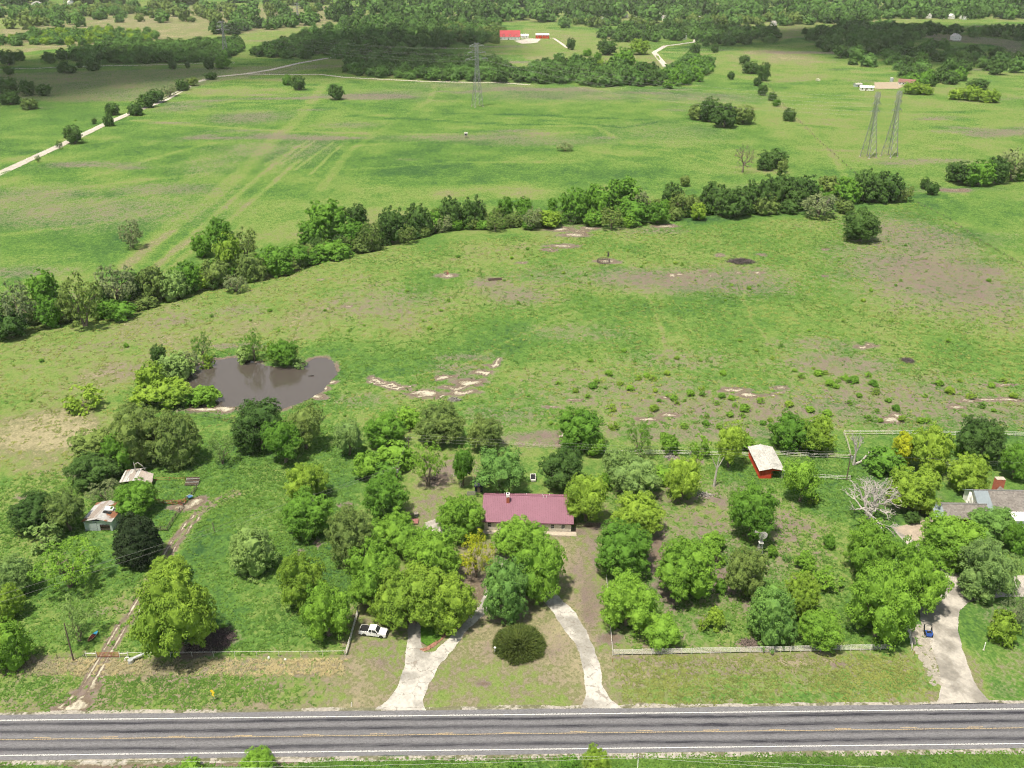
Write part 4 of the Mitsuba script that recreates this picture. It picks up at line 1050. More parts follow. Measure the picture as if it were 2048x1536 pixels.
MIDF = [
    (1718, 414, 470, 74, 'oak2', 'dark', 'round dark oak alone in the pasture before the creek belt', (1718, 481)),
    (264, 437, 490, 46, 'midopen', 'grey', 'pale half bare tree alone in the green field left of the creek', (265, 496)),
    (597, 151, 182, 31, 'mid0', 'dark', 'dark tree of the pair standing in the far field', None),
    (574, 149, 171, 21, 'mid1', 'green', 'smaller green tree of the pair standing in the far field', None),
    (672, 168, 196, 33, 'mid2', 'dark', 'single dark tree right of the pair in the far field', (673, 199)),
    (1420, 194, 247, 42, 'mid0', 'dark', 'left tree of the thicket crossed by the power lines', None), (1398, 208, 240, 46, 'mid1', 'olive', 'outer left tree of the thicket crossed by the power lines', None),
    (1450, 206, 256, 54, 'mid2', 'dark', 'middle tree of the thicket crossed by the power lines', None), (1487, 210, 250, 50, 'mid0', 'olive', 'right tree of the thicket crossed by the power lines', None),
    (1580, 216, 243, 29, 'mid1', 'dark', 'dark tree at the fence line right of the thicket', None), (1515, 154, 172, 18, 'mid2', 'dark', 'upper tree of the short row down the far fence line', None),
    (1525, 169, 192, 22, 'mid0', 'dark', 'second tree of the short row down the far fence line', None), (1545, 184, 202, 18, 'mid1', 'dark', 'third tree of the short row down the far fence line', None), (1553, 198, 213, 18, 'mid2', 'green', 'lowest tree of the short row down the far fence line', None),
    (1546, 298, 337, 58, 'mid0', 'dark', 'dark tree in the field behind the right half of the creek belt', None), (1532, 312, 342, 34, 'mid1', 'dark', 'low dark tree beside the bare tree behind the creek', None),
    (1565, 318, 345, 22, 'mid2', 'olive', 'small olive tree behind the right half of the creek belt', None),
    (1130, 284, 302, 32, 'midopen', 'grey', 'grey scrub alone in the middle of the far field', None),
    (147, 250, 290, 36, 'mid0', 'dark', 'largest dark tree on the gravel road side at the left', None), (216, 225, 254, 21, 'mid1', 'dark', 'slim dark tree at the bend of the gravel road', None),
    (118, 278, 301, 13, 'midopen', 'dark', 'small dark tree below the largest roadside tree', None), (188, 236, 248, 11, 'mid2', 'dark', 'tiny dark tree above the gravel road bend', None), (75, 310, 324, 11, 'midopen', 'olive', 'tiny scrub on the near side of the gravel road', None),
    (225, 206, 232, 30, 'mid0', 'dark', 'tree at the lower end of the roadside row', None), (270, 204, 232, 32, 'mid1', 'dark', 'second tree of the roadside row', None), (292, 188, 216, 36, 'mid2', 'dark', 'third tree of the roadside row', None),
    (312, 178, 207, 38, 'mid0', 'dark', 'fourth tree of the roadside row', None), (338, 168, 192, 34, 'midopen', 'grey', 'grey tree of the roadside row', None), (364, 158, 182, 30, 'mid1', 'dark', 'dark tree at the upper end of the roadside row', None),
    (384, 154, 172, 26, 'mid2', 'olive', 'last olive tree of the roadside row', None), (420, 144, 160, 28, 'mid0', 'dark', 'dark tree where the gravel road meets the lane', None),
    (15, 154, 192, 46, 'mid0', 'dark', 'largest tree of the dark group at the left edge', None), (18, 180, 210, 42, 'mid1', 'dark', 'front tree of the dark group at the left edge', None), (54, 160, 192, 32, 'mid2', 'dark', 'middle tree of the dark group at the left edge', None),
    (88, 168, 193, 31, 'mid0', 'dark', 'right tree of the dark group at the left edge', None), (57, 196, 220, 33, 'mid1', 'olive', 'olive tree below the dark group at the left edge', None),
    (15, 100, 132, 36, 'mid0', 'dark', 'dark tree at the left edge above the thin lane', None), (38, 100, 123, 23, 'mid1', 'dark', 'dark tree beside the left edge above the thin lane', None), (98, 104, 127, 29, 'mid2', 'dark', 'dark tree left of the dark tree belt', None),
    (18, 132, 151, 21, 'mid0', 'dark', 'small dark tree below the thin lane at the left edge', None), (125, 121, 146, 26, 'mid1', 'dark', 'tree on the thin lane left of the low dark pair', None), (140, 130, 147, 30, 'mid2', 'dark', 'low dark tree on the thin lane', None),
    (160, 122, 137, 15, 'mid0', 'dark', 'slim tree on the thin lane', None), (186, 117, 142, 31, 'mid1', 'dark', 'dark tree on the thin lane right of the slim one', None), (345, 120, 139, 18, 'mid2', 'dark', 'single dark tree below the middle of the thin lane', None),
    (375, 122, 138, 11, 'mid0', 'dark', 'tiny pointed tree below the thin lane', None), (418, 114, 139, 23, 'mid1', 'dark', 'dark tree left of the far left pylon base', None), (445, 112, 138, 34, 'mid2', 'green', 'tree before the base of the far left pylon', None),
    (1488, 110, 130, 24, 'mid0', 'dark', 'upper oak of the three in the sunny far field', None), (1504, 122, 148, 38, 'mid1', 'dark', 'broadest oak of the three in the sunny far field', None), (1527, 122, 166, 28, 'mid2', 'dark', 'tall right oak of the three in the sunny far field', None),
    (1462, 143, 160, 16, 'mid0', 'dark', 'small tree left of the three oaks in the sunny far field', None), (1390, 86, 108, 22, 'mid1', 'dark', 'single oak right of the winding lane', None), (1430, 86, 106, 17, 'mid2', 'dark', 'oak in the row above the sunny far field', None),
    (1142, 75, 102, 19, 'mid0', 'dark', 'two headed oak in the sunlit field below the red barn', None), (1174, 97, 113, 21, 'mid1', 'green', 'bright green bush like tree in the sunlit field below the red barn', None), (1196, 104, 122, 17, 'mid2', 'green', 'small tree left of the round grove', None),
    (1216, 78, 112, 42, 'mid0', 'dark', 'dark left tree of the round grove', None), (1246, 96, 142, 52, 'mid1', 'green', 'sunlit front tree of the round grove', None), (1280, 78, 110, 42, 'mid2', 'lime', 'yellow-green right tree of the round grove', None), (1206, 116, 146, 28, 'midopen', 'lime', 'pale front left tree of the round grove', None),
    (1825, 163, 190, 40, 'mid0', 'lime', 'bright tree right of the far house with the brown roof', None), (1850, 168, 190, 36, 'mid1', 'lime', 'second bright tree right of the brown roofed house', None), (1915, 176, 200, 38, 'mid2', 'lime', 'left tree of the bright thicket near the right edge', None),
    (1945, 170, 204, 40, 'mid0', 'lime', 'middle tree of the bright thicket near the right edge', None), (1980, 178, 206, 40, 'mid1', 'lime', 'right tree of the bright thicket near the right edge', None), (1955, 160, 178, 44, 'mid2', 'dark', 'dark tree behind the bright thicket near the right edge', None),
]
for cx, top, bot, w, proto, leaf, label, base in MIDF:
    tree(cx, top, bot, w, proto, leaf, label, base, 'field_tree')

def along_creek(n, seed):
    r = np.random.default_rng(seed)
    line = at(*np.array([(-40, 655), (80, 650), (180, 636), (250, 626), (350, 594), (470, 566), (560, 548), (640, 522), (760, 494), (880, 460), (1000, 456), (1080, 452), (1250, 446), (1400, 430), (1550, 420), (1700, 404), (1800, 394)], float).T)[:, :2]
    ls = sg.LineString(line)
    for i in range(n):
        d_ = ls.interpolate(r.random() * ls.length)
        q = np.array([d_.x + r.normal(0, 3), d_.y + r.uniform(-3, 14)])
        W = r.uniform(5, 9)
        place(f'creek_thicket__{i + 1:03d}', ('bush0', 'mid0', 'mid1', 'bush1', 'midopen')[r.integers(5)], ('green', 'olive', 'dark', 'green', 'green', 'olive')[r.integers(6)], (q[0], q[1], float(G(q[0], q[1]))), W, W * r.uniform(.7, 1.1), r.uniform(0, 360))
    tag('creek_thicket', 'dense bushy undergrowth filling the creek belt under the trees', 'thicket', kind='stuff')


along_creek(330, 8)

# scrub scattered over the pasture
SCR = [(1355, 715), (1270, 722), (1220, 745), (1190, 760), (1185, 770), (1215, 775), (1290, 750), (1310, 755), (1330, 745), (1275, 755), (1260, 775), (1240, 765), (1312, 780), (1335, 790), (1345, 795), (1355, 805), (1320, 800), (1370, 800), (1380, 785), (1405, 775),
       (1445, 745), (1408, 785), (1465, 795), (1470, 810), (1440, 790), (1430, 805), (1460, 828), (1410, 830), (1415, 845), (1440, 850), (1490, 815), (1525, 800), (1578, 807), (1487, 830), (1510, 700), (1545, 715), (1590, 740), (1630, 735), (1635, 745), (1600, 750),
       (1690, 755), (1700, 762), (1675, 772), (1650, 745), (1660, 765), (1680, 760), (1712, 758), (1735, 745), (1745, 765), (1740, 750), (1755, 770), (1752, 782), (1715, 790), (1750, 820), (1790, 815), (1808, 835), (1840, 840), (1860, 840), (1760, 840), (1740, 835),
       (1650, 838), (1600, 845), (1655, 825), (1545, 840), (1530, 845), (1540, 838), (1620, 818), (1700, 805), (1780, 800), (1850, 790), (1900, 780), (1945, 790), (1980, 770), (1920, 760), (1880, 765), (2005, 760), (2030, 790), (1960, 810), (1990, 820), (1930, 830),
       (1460, 570), (1470, 580), (1500, 575), (1520, 570), (1810, 490), (1800, 560), (1790, 570), (1815, 575), (1745, 580), (1680, 520), (1450, 600), (1400, 620), (1240, 495), (1258, 500), (1283, 533), (1288, 525), (1058, 497), (1085, 515), (1100, 530), (1075, 512),
       (1022, 515), (1047, 512), (1173, 550), (1175, 565), (1068, 550), (1080, 552), (1130, 545), (940, 540), (920, 512), (945, 528), (1350, 525), (1365, 528), (1390, 560), (700, 660), (730, 650), (850, 640), (860, 655), (900, 600), (880, 620), (705, 680), (650, 620),
       (810, 580), (1040, 605), (1010, 560), (1160, 580), (1590, 620), (1620, 660), (1560, 690), (1480, 680), (1440, 700), (1400, 720), (1180, 790), (1150, 780), (1120, 765), (1060, 790), (1220, 815), (1105, 845), (1230, 850), (1150, 840), (1280, 860), (1330, 870), (1370, 850), (1310, 815),
       (30, 730), (80, 720), (60, 800), (250, 690), (420, 630), (500, 640), (600, 600), (540, 620), (1850, 650), (1900, 680), (1950, 640), (2000, 700), (1780, 640), (1730, 600), (1690, 640), (1980, 560), (2020, 620), (150, 240), (560, 660), (690, 830), (620, 850), (1250, 700), (1300, 690), (1180, 720)]
rs = np.random.default_rng(17)
shrub_seen = {}
for i, (x, y) in enumerate(SCR):
    s = scale_at(y)
    big_ = 1.25 if (y > 735 and x > 1170) else .8
    w = s * rs.uniform(1.3, 2.9) * big_
    h = w * rs.uniform(.55, .8)
    if y > 700 and x > 1000:
        region = next(t for x_, t in [(1230, 'behind the roof of the maroon house'), (1320, 'behind the weeping trees'), (1400, 'behind the small bright fence trees'), (1480, 'behind the pale snag'), (1570, 'behind the red barn'), (1650, 'behind the broad oak pair'),
                                      (1720, 'near the corner of the far rail fence'), (1800, 'round the small dark brush pile'), (1900, 'behind the far rail fence'), (2100, 'by the right edge')] if x < x_)
        region = f'in the {"near" if y > 800 else "middle" if y > 755 else "upper"} scrub {region}'
    elif x > 640:
        region = next(t for x_, t in [(960, 'near the red pump'), (1140, 'between the feed trough and the hay feeder'), (1300, 'round the hay feeder'), (1420, 'left of the large brush pile'), (1560, 'below the large brush pile'), (1760, 'below the lone round oak'), (2100, 'in the purplish weeds at the right')] if x < x_)
    else:
        region = 'in the pasture beside the gully' if x > 540 else 'in the bright pasture above the pond' if x > 240 else 'in the bright pasture at the left edge'
    lf = ['bright', 'lime', 'green', 'bright'][rs.integers(4)]
    size = 'big' if w / s > 2.7 else 'small' if w / s < 1.7 else 'low'
    lab = f'{size} {WORDS[lf]} shrub {region}'
    shrub_seen.setdefault(lab, []).append(tree(x + rs.uniform(-4, 4), y - h / 2, y + h / 2, w, SHRUB[i % 2], lf, lab, None, 'pasture_shrub', 'shrub'))
for lab, keys in shrub_seen.items():
    if len(keys) > 1:
        for key in keys:
            labels[key]['group'] = lab

# ------------------------------------------------------------------ distant woods
def scatter(pts, spacing, wpx, name, label, protos, leaves, seed, hratio=.8, limit=9999, fixed=None, kind='stuff'):
    """Trees standing about spacing metres apart over a polygon seen in the photograph; one stuff object of instances."""
    r = np.random.default_rng(seed)
    poly = photo_poly(pts)
    x0, y0, x1, y1 = poly.bounds
    n = 0
    ys = np.arange(y0, y1, spacing)
    for yy in ys:
        xs = np.arange(x0, x1, spacing)
        for xx in xs:
            q = np.array([xx, yy]) + r.uniform(-.45, .45, 2) * spacing
            if not contains_xy(poly, q[0], q[1]):
                continue
            W = wpx * r.uniform(.7, 1.35)
            H = W * hratio * r.uniform(.8, 1.25)
            n += 1
            if n > limit:
                return n
            place(f'{name}__{n:03d}', protos[r.integers(len(protos))], leaves[r.integers(len(leaves))], (q[0], q[1], float(G(q[0], q[1])) - .1 * H), W, H, r.uniform(0, 360))
    tag(name, label, 'woodland', kind='stuff')
    return n


W0 = ('wood0', 'wood1')
F0 = ('far0', 'far1')
total = 0
for pts, sp, w, name, label, protos, leaves in [
    ([(120, 118), (200, 96), (330, 92), (480, 86), (480, 108), (440, 124), (300, 128), (200, 130)], 13, 15, 'dark_tree_belt', 'dark belt of trees across the far left below the pale fields', F0, ('dark', 'far')),
    ([(0, 92), (60, 70), (200, 64), (330, 70), (300, 84), (120, 92)], 20, 15, 'pale_grove', 'loose sunlit grove at the far left', F0, ('far', 'lime', 'far')),
    ([(690, 150), (700, 128), (820, 108), (900, 118), (1000, 128), (1020, 150), (1010, 166), (860, 162)], 13, 15, 'dark_thicket', 'dark thicket along the far gravel road behind the nearest pylon', F0, ('dark', 'far')),
    ([(1020, 164), (1040, 150), (1110, 128), (1180, 132), (1300, 146), (1330, 152), (1330, 172), (1200, 174), (1060, 168)], 13, 15, 'dark_thicket_right', 'dark thicket right of the nearest pylon', F0, ('dark', 'far')),
    ([(500, 112), (640, 62), (720, 36), (1010, 44), (1000, 78), (900, 100), (760, 120), (560, 118)], 31, 21, 'middle_woodland', 'dense dark woodland behind the nearest pylon', F0, ('far', 'dark')),
    ([(870, 82), (900, 60), (1010, 60), (1012, 84), (990, 92)], 22, 19, 'sunlit_grove', 'sunlit bright grove left of the red roofed house', F0, ('far', 'olive')),
    ([(500, 112), (640, 80), (680, 100), (560, 120)], 15, 17, 'dark_spur', 'dark spur of trees by the far left pylon', F0, ('far', 'dark')),
    ([(1100, 46), (1400, 44), (1640, 36), (1640, 50), (1400, 56), (1110, 56)], 37, 24, 'village_woodland', 'green woodland between the distant white houses', W0, ('far', 'olive')),
    ([(1180, 74), (1300, 60), (1420, 60), (1470, 72), (1420, 80), (1320, 84), (1240, 86)], 22, 20, 'lane_grove', 'grove beside the winding pale lane', F0, ('far', 'dark')),
    ([(1400, 66), (1540, 64), (1560, 84), (1480, 92), (1400, 92)], 24, 20, 'hill_oaks', 'scattered oaks above the sunny far field', F0, ('far', 'dark')),
    ([(1330, 150), (1380, 118), (1420, 122), (1420, 150), (1400, 168), (1335, 178)], 15, 15, 'lane_thicket', 'green thicket at the foot of the winding lane', F0, ('green', 'far')),
    ([(1600, 70), (1700, 50), (1760, 50), (1850, 66), (1830, 96), (1720, 100), (1640, 96)], 29, 21, 'shaded_woodland', 'dark shaded woodland on the far right', F0, ('far', 'dark')),
    ([(1630, 96), (1740, 100), (1860, 92), (2060, 130), (2060, 154), (1900, 150), (1800, 148), (1700, 130)], 33, 20, 'right_scrub', 'dark scrub woodland along the right edge', F0, ('dark', 'far')),
    ([(1800, 150), (1900, 152), (1930, 168), (1860, 176), (1790, 166)], 17, 15, 'house_grove', 'dark grove behind the brown roofed far house', F0, ('dark', 'green')),
    ([(1780, 60), (1960, 66), (2060, 74), (2060, 84), (1960, 76), (1860, 72)], 30, 22, 'field_edge_woods', 'dark woods between the pale far right fields', W0, ('dark', 'far')),
    ([(1580, 34), (2060, 30), (2060, 38), (1960, 40), (1780, 40), (1700, 46), (1600, 48)], 36, 28, 'ridge_woodland', 'dark woodland belt on the far right ridge', W0, ('far', 'dark')),
    ([(640, 40), (760, 14), (1100, 12), (1600, 14), (2080, 12), (2080, 32), (1640, 38), (1400, 46), (1020, 46), (700, 36)], 62, 40, 'far_woodland', 'wide green woodland below the horizon', W0, ('far', 'dark')),
    ([(-40, 62), (60, 40), (300, 20), (640, 14), (640, 30), (440, 50), (260, 46), (60, 62)], 66, 30, 'left_woodland', 'scattered trees over the pale far left fields', W0, ('far', 'olive')),
    ([(-60, 26), (140, 18), (330, 22), (200, 36), (60, 44)], 40, 28, 'left_grove', 'grove among the pale far left fields', W0, ('far', 'olive')),
    ([(420, 62), (600, 40), (700, 22), (716, 36), (640, 50), (440, 72)], 38, 28, 'left_pylon_woods', 'trees round the two far left pylons', W0, ('far', 'dark')),
    ([(-60, 16), (600, 10), (600, -6), (-60, -6)], 150, 90, 'left_horizon_woods', 'scattered woods at the far left horizon', W0, ('far', 'olive')),
    ([(560, 12), (760, 8), (2100, 8), (2100, -6), (560, -6)], 130, 80, 'horizon_woodland', 'bluish woodland fading at the horizon', W0, ('far', 'olive')),
]:
    n = scatter(pts, sp, w, name, label, protos, leaves, len(name) * 7 + 3)
    total += n
    print(name, n)
print('woodland trees', total, 'single', count_tree[0])
# ------------------------------------------------------------------ pond
def water_bump(p, n, uv):
    return 0.02 * (mikit.fbm(p.x * 0.9, p.y * 1.6, 1.0, 3) - 0.5)


scene['water'] = {'type': 'bumpmap', 'arbitrary': {'type': 'proc', **{k: v for k, v in proc(water_bump, 0.03).items() if k != 'type'}}, 'scale': 1.0,
                  'bsdf': {'type': 'principled', 'base_color': {'type': 'rgb', 'value': [0.066, 0.056, 0.050]}, 'roughness': 0.03, 'specular': 1.0}}
wp = shapely.simplify(POND_POLY.buffer(1.2), 0.2).segmentize(3.0)
wt = trimesh.creation.triangulate_polygon(wp, engine='earcut')
wm = trimesh.Trimesh(np.column_stack([wt[0], np.full(len(wt[0]), -0.16)]), wt[1], process=False)
if wm.face_normals[:, 2].mean() < 0:
    wm.invert()
obj('pond_water', wm, 'water', uv=np.asarray(wt[0]))
tag('pond_water', 'brown purple stock pond reflecting the sky and the trees on its far bank', 'pond', kind='structure')
mat('dark_log', (0.05, 0.045, 0.04), .9, var=.2)
p = at0(622, 752, -.1)
lg = thing('floating_log', 'dark floating log in the right half of the pond', 'log')
obj('trunk', tube([[p[0] - .9, p[1], -.12], [p[0] + .2, p[1] + .1, -.05], [p[0] + 1.0, p[1] + .2, .05]], [.16, .2, .1], 8), 'dark_log', lg)
obj('stub', tube([[p[0] + .2, p[1] + .1, -.05], [p[0] + .35, p[1] + .1, .4]], .06), 'dark_log', lg)

# ------------------------------------------------------------------ the house with the maroon roof
mat('maroon_metal', (0.235, 0.105, 0.150), .55, .0, .3, var=.10, scale=.5)
mat('maroon_seam', (0.15, 0.055, 0.088), .55, .0, .3)
mat('white_paint', (0.76, 0.75, 0.72), .6, var=.08, scale=1.2)
mat('trim_dark', (0.16, 0.12, 0.10), .8)
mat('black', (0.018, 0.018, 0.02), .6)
mat('glass_dark', (0.03, 0.035, 0.04), .08, 0, .8)
mat('tan_concrete', (0.42, 0.37, 0.30), .9, var=.15)
mat('brick_red', (0.36, 0.115, 0.07), .9, var=.25, scale=4)
mat('grey_board', (0.30, 0.29, 0.26), .9, var=.25, scale=2)
mat('brown_board', (0.13, 0.095, 0.075), .9, var=.3, scale=2)
mat('steel', (0.42, 0.43, 0.44), .45, .5, .5, var=.1)


def stone_color(p, n, uv):
    q1, q2, w = mikit.voronoi((p.x + p.y) * 2.6, p.z * 4.2)
    j = smoothstep(0.03, 0.10, q2 - q1)
    c = ramp([0, .35, .7, 1], [(0.60, 0.53, 0.44), (0.68, 0.63, 0.55), (0.54, 0.47, 0.40), (0.72, 0.68, 0.62)], w)
    return mix((0.60, 0.57, 0.52), c, j) * (0.85 + 0.3 * mikit.noise(p.x * 9, p.y * 9, p.z * 9))


scene['stone'] = {'type': 'twosided', 'bsdf': {'type': 'diffuse', 'reflectance': proc(stone_color)}}


def window(fr, parent, x, z, w, h, y=0.0, face='front', frame_m='white_paint', mull=True):
    """A window on a wall in the plane y of frame fr, looking towards -y (front)."""
    t = .07
    k = obj('window', fr([box(w + 2 * t, .06, t, (x, y - .03, z + h / 2 + t / 2)), box(w + 2 * t, .06, t, (x, y - .03, z - h / 2 - t / 2)), box(t, .06, h, (x - w / 2 - t / 2, y - .03, z)), box(t, .06, h, (x + w / 2 + t / 2, y - .03, z))]
                         + ([box(w, .05, .04, (x, y - .028, z))] if mull else [])), frame_m, parent)
    obj('pane', fr(box(w, .02, h, (x, y - .012, z))), 'glass_dark', k)
    return k


hf, HL = frame_px((969, 1059), (1142, 1063.5))
house = thing('ranch_house', 'long stone ranch house with a maroon ribbed metal roof in the middle of the yards', 'house')
E, RZ, FR, BK, OV = 2.6, 5.75, 6.6, 4.6, .38          # eave, ridge height, front and back run, overhang
slope_f, slope_b = (RZ - E) / (FR + OV), (RZ - 2.95) / (BK + OV)
obj('wall', hf([box(HL, .25, E, (HL / 2, .125, 0), base=True), box(HL, .25, 2.7, (HL / 2, FR + BK - .125, 0), base=True),
                slab([(0, 0, 0), (0, FR + BK, 0), (0, FR + BK, 2.8), (0, FR, RZ - .25), (0, 0, E)][::-1], .25), slab([(HL, 0, 0), (HL, FR + BK, 0), (HL, FR + BK, 2.8), (HL, FR, RZ - .25), (HL, 0, E)], .25)]), 'stone', house)
x0, x1 = -.7, HL + .6
roof = obj('roof', hf([slab([(x0, -OV, E), (x1, -OV, E), (x1, FR, RZ), (x0, FR, RZ)], .10), slab([(x1, FR + BK + OV, 2.95), (x0, FR + BK + OV, 2.95), (x0, FR + .005, RZ), (x1, FR + .005, RZ)], .10)]), 'maroon_metal', house)
seams = []
for i in range(int((x1 - x0) / .46) + 1):
    x = x0 + .03 + i * .46
    m = box(.05, math.hypot(FR + OV, RZ - E) - .02, .05)
    rot(m, math.degrees(math.atan(slope_f)), (1, 0, 0))
    m.apply_translation((x, (FR - OV) / 2, (RZ + E) / 2 + .026))
    seams.append(m)
    m = box(.05, math.hypot(BK + OV, RZ - 2.95) - .02, .05)
    rot(m, -math.degrees(math.atan(slope_b)), (1, 0, 0))
    m.apply_translation((x, FR + (BK + OV) / 2, (RZ + 2.95) / 2 + .026))
    seams.append(m)
obj('roof_seams', hf(seams), 'maroon_seam', roof, kind='stuff')
obj('ridge_cap', hf(tube([(x0, FR, RZ + .02), (x1, FR, RZ + .02)], .12, 6)), 'maroon_metal', roof)
obj('fascia', hf(box(x1 - x0, .04, .2, ((x0 + x1) / 2, -OV - .03, E - .09))), 'maroon_seam', roof)
cxh = 5.6
ch = obj('chimney', hf(box(.75, .8, 2.6, (cxh, FR - 1.7, 4.4), base=True)), 'brick_red', roof)
obj('chimney_cap', hf([box(.85, .9, .8, (cxh, FR - 1.7, 6.6), base=True)]), 'white_paint', ch)
obj('flue', hf(box(.45, .5, .06, (cxh, FR - 1.7, 7.4), base=True)), 'black', ch)
for x, y in [(4.6, FR + 1), (10.2, FR + 1.3), (14.2, FR + .8), (14.5, FR - .4), (15.3, FR - .4), (16.0, FR + .9)]:
    z = RZ - (abs(y - FR) * (slope_f if y < FR else slope_b))
    obj('vent_pipe', hf(tube([(x, y, z - .1), (x, y, z + .55)], .08, 8)), 'white_paint', roof)
for x in (1.3, HL - 4.6, HL - 2.0):
    window(hf, house, x, 1.45, .85, 1.25)
window(hf, house, 6.2, 1.45, 1.5, 1.25)
dr_ = obj('door', hf(box(1.0, .06, 2.1, (8.4, -.035, .05), base=True)), 'brown_board', house)
obj('handle', hf(box(.04, .05, .12, (8.75, -.09, 1.05))), 'steel', dr_)
obj('porch_slab', hf(box(HL + 1.6, 1.5, .14, (HL / 2 + .5, -1.0, 0), base=True)), 'tan_concrete', house)
# behind and beside the house
sf, _ = frame_px((950, 985), (965, 985))
mat('navy', (0.018, 0.022, 0.05), .5)
sh = thing('garden_shed', 'dark navy shed behind the left end of the maroon roof', 'shed')
obj('wall', sf(box(2.1, 2.2, 1.9, (1, 1.1, 0), base=True)), 'navy', sh)
rf = obj('roof', sf([slab([(-.15, -.15, 1.9), (2.25, -.15, 1.9), (2.25, 1.1, 2.5), (-.15, 1.1, 2.5)], .06), slab([(2.25, 2.35, 1.9), (-.15, 2.35, 1.9), (-.15, 1.104, 2.5), (2.25, 1.104, 2.5)], .06)]), 'navy', sh)
obj('door', sf(box(.8, .05, 1.6, (1, -.03, .05), base=True)), 'trim_dark', sh)
tf_, _ = frame_px((1061, 964), (1072, 964))
tr = thing('yard_trailer', 'small dark yard trailer with a white frame behind the maroon roof', 'trailer')
obj('bed', tf_(box(1.2, 2.4, .35, (.75, 1.3, .45), base=True)), 'black', tr)
for a in [((.08, 1.3), (.1, 2.6)), ((1.42, 1.3), (.1, 2.6)), ((.75, 0), (1.44, .1)), ((.75, 2.6), (1.44, .1))]:
    obj('rail', tf_(box(a[1][0], a[1][1], .5, (a[0][0], a[0][1], .42), base=True)), 'white_paint', tr)
obj('gate', tf_(box(1.2, .08, .55, (.75, -.12, .3), base=True)), 'white_paint', tr)
for s in (-.12, 1.62):
    obj('wheel', tf_(rot(trimesh.creation.cylinder(.32, .18, sections=16), 90, (0, 1, 0)).apply_translation((s, 1.3, .32))), 'black', tr)
fl = thing('board_fence', 'short grey board fence at the left corner of the maroon roofed house', 'fence')
bf, BL = frame_px((934, 991), (953, 990))
for i in range(int(BL / .32)):
    obj('board', bf(box(.28, .04, 1.3, (.16 + i * .32, 0, 0), base=True)), 'grey_board', fl)
obj('rail', bf(box(BL, .05, .1, (BL / 2, .05, .95))), 'grey_board', fl)
gf, GL = frame_px((1151, 1055), (1200, 1053))
fl = thing('garden_fence', 'low dark picket fence round the bed at the right end of the house', 'fence')
for i in range(int(GL / .4) + 1):
    obj('picket', gf(box(.06, .05, 1.15, (i * .4, 0, 0), base=True)), 'brown_board', fl)
for z in (.3, .95):
    obj('rail', gf(box(GL, .04, .07, (GL / 2, .05, z))), 'brown_board', fl)
cs, _ = frame_px((827, 1034), (838, 1034))
sp = thing('cable_spool', 'wooden cable spool table on the dry lawn left of the house', 'table')
obj('top', cs(trimesh.creation.cylinder(.62, .07, sections=24).apply_translation((.6, .6, .72))), 'tan_concrete', sp)
obj('core', cs(trimesh.creation.cylinder(.26, .62, sections=16).apply_translation((.6, .6, .38))), 'grey_board', sp)
obj('base', cs(trimesh.creation.cylinder(.6, .07, sections=24).apply_translation((.6, .6, .04))), 'grey_board', sp)
mt, ML = frame_px((813, 1050), (836, 1050))
mat('faded_red', (0.30, 0.14, 0.13), .9, var=.2)
fb = thing('flat_trailer', 'low faded red flatbed trailer beside the cable spool table', 'trailer')
for i in range(6):
    obj('plank', mt(box(ML, .32, .06, (ML / 2, .2 + i * .34, .42))), 'faded_red', fb)
obj('frame', mt([box(ML, .08, .12, (ML / 2, .1, .32)), box(ML, .08, .12, (ML / 2, 1.98, .32)), box(.08, 1.9, .1, (.1, 1.04, .32)), box(.08, 1.9, .1, (ML - .1, 1.04, .32)), box(1.2, .08, .08, (-.6, 1.04, .3))]), 'trim_dark', fb)
for y in (-.1, 2.2):
    obj('wheel', mt(rot(trimesh.creation.cylinder(.3, .16, sections=16), 90, (1, 0, 0)).apply_translation((ML / 2, y, .3))), 'black', fb)

# ------------------------------------------------------------------ white pickup
mat('truck_white', (0.80, 0.80, 0.80), .25, 0, .5, clearcoat=.6, clearcoat_gloss=.9)
mat('tyre', (0.02, 0.02, 0.02), .9)
mat('rim_metal', (0.10, 0.10, 0.11), .3, .8)
mat('lamp_red', (0.35, 0.02, 0.02), .2)
mat('lamp_clear', (0.7, 0.7, 0.7), .1, .3)
wf = at(728.5, 1273), at(765, 1277.5)
ang = math.degrees(math.atan2(wf[1][1] - wf[0][1], wf[1][0] - wf[0][0]))
tk = Frame(wf[0], ang, float(wf[0][2]))
tk_ = lambda m: tk(m)
truck = thing('pickup_truck', 'white pickup truck with a black bed cover parked under the yellow-green oaks', 'truck')
# profile along x (rear wheel at 0, front wheel at 3.65), extruded in y from 0 to 2
def profile(pts, y0, y1, m, name, parent, inset=0):
    pr = trimesh.creation.extrude_polygon(sg.Polygon(pts).buffer(.03, join_style=1).buffer(-.0), y1 - y0, engine='earcut')
    v = pr.vertices.copy()
    pr.vertices = np.column_stack([v[:, 0], y1 - v[:, 2], v[:, 1]])
    return obj(name, tk_(pr), m, parent, smooth=30)


def arch(x):
    return [(x - .47 * math.cos(a), .38 + .47 * math.sin(a)) for a in np.linspace(0, math.pi, 9)]


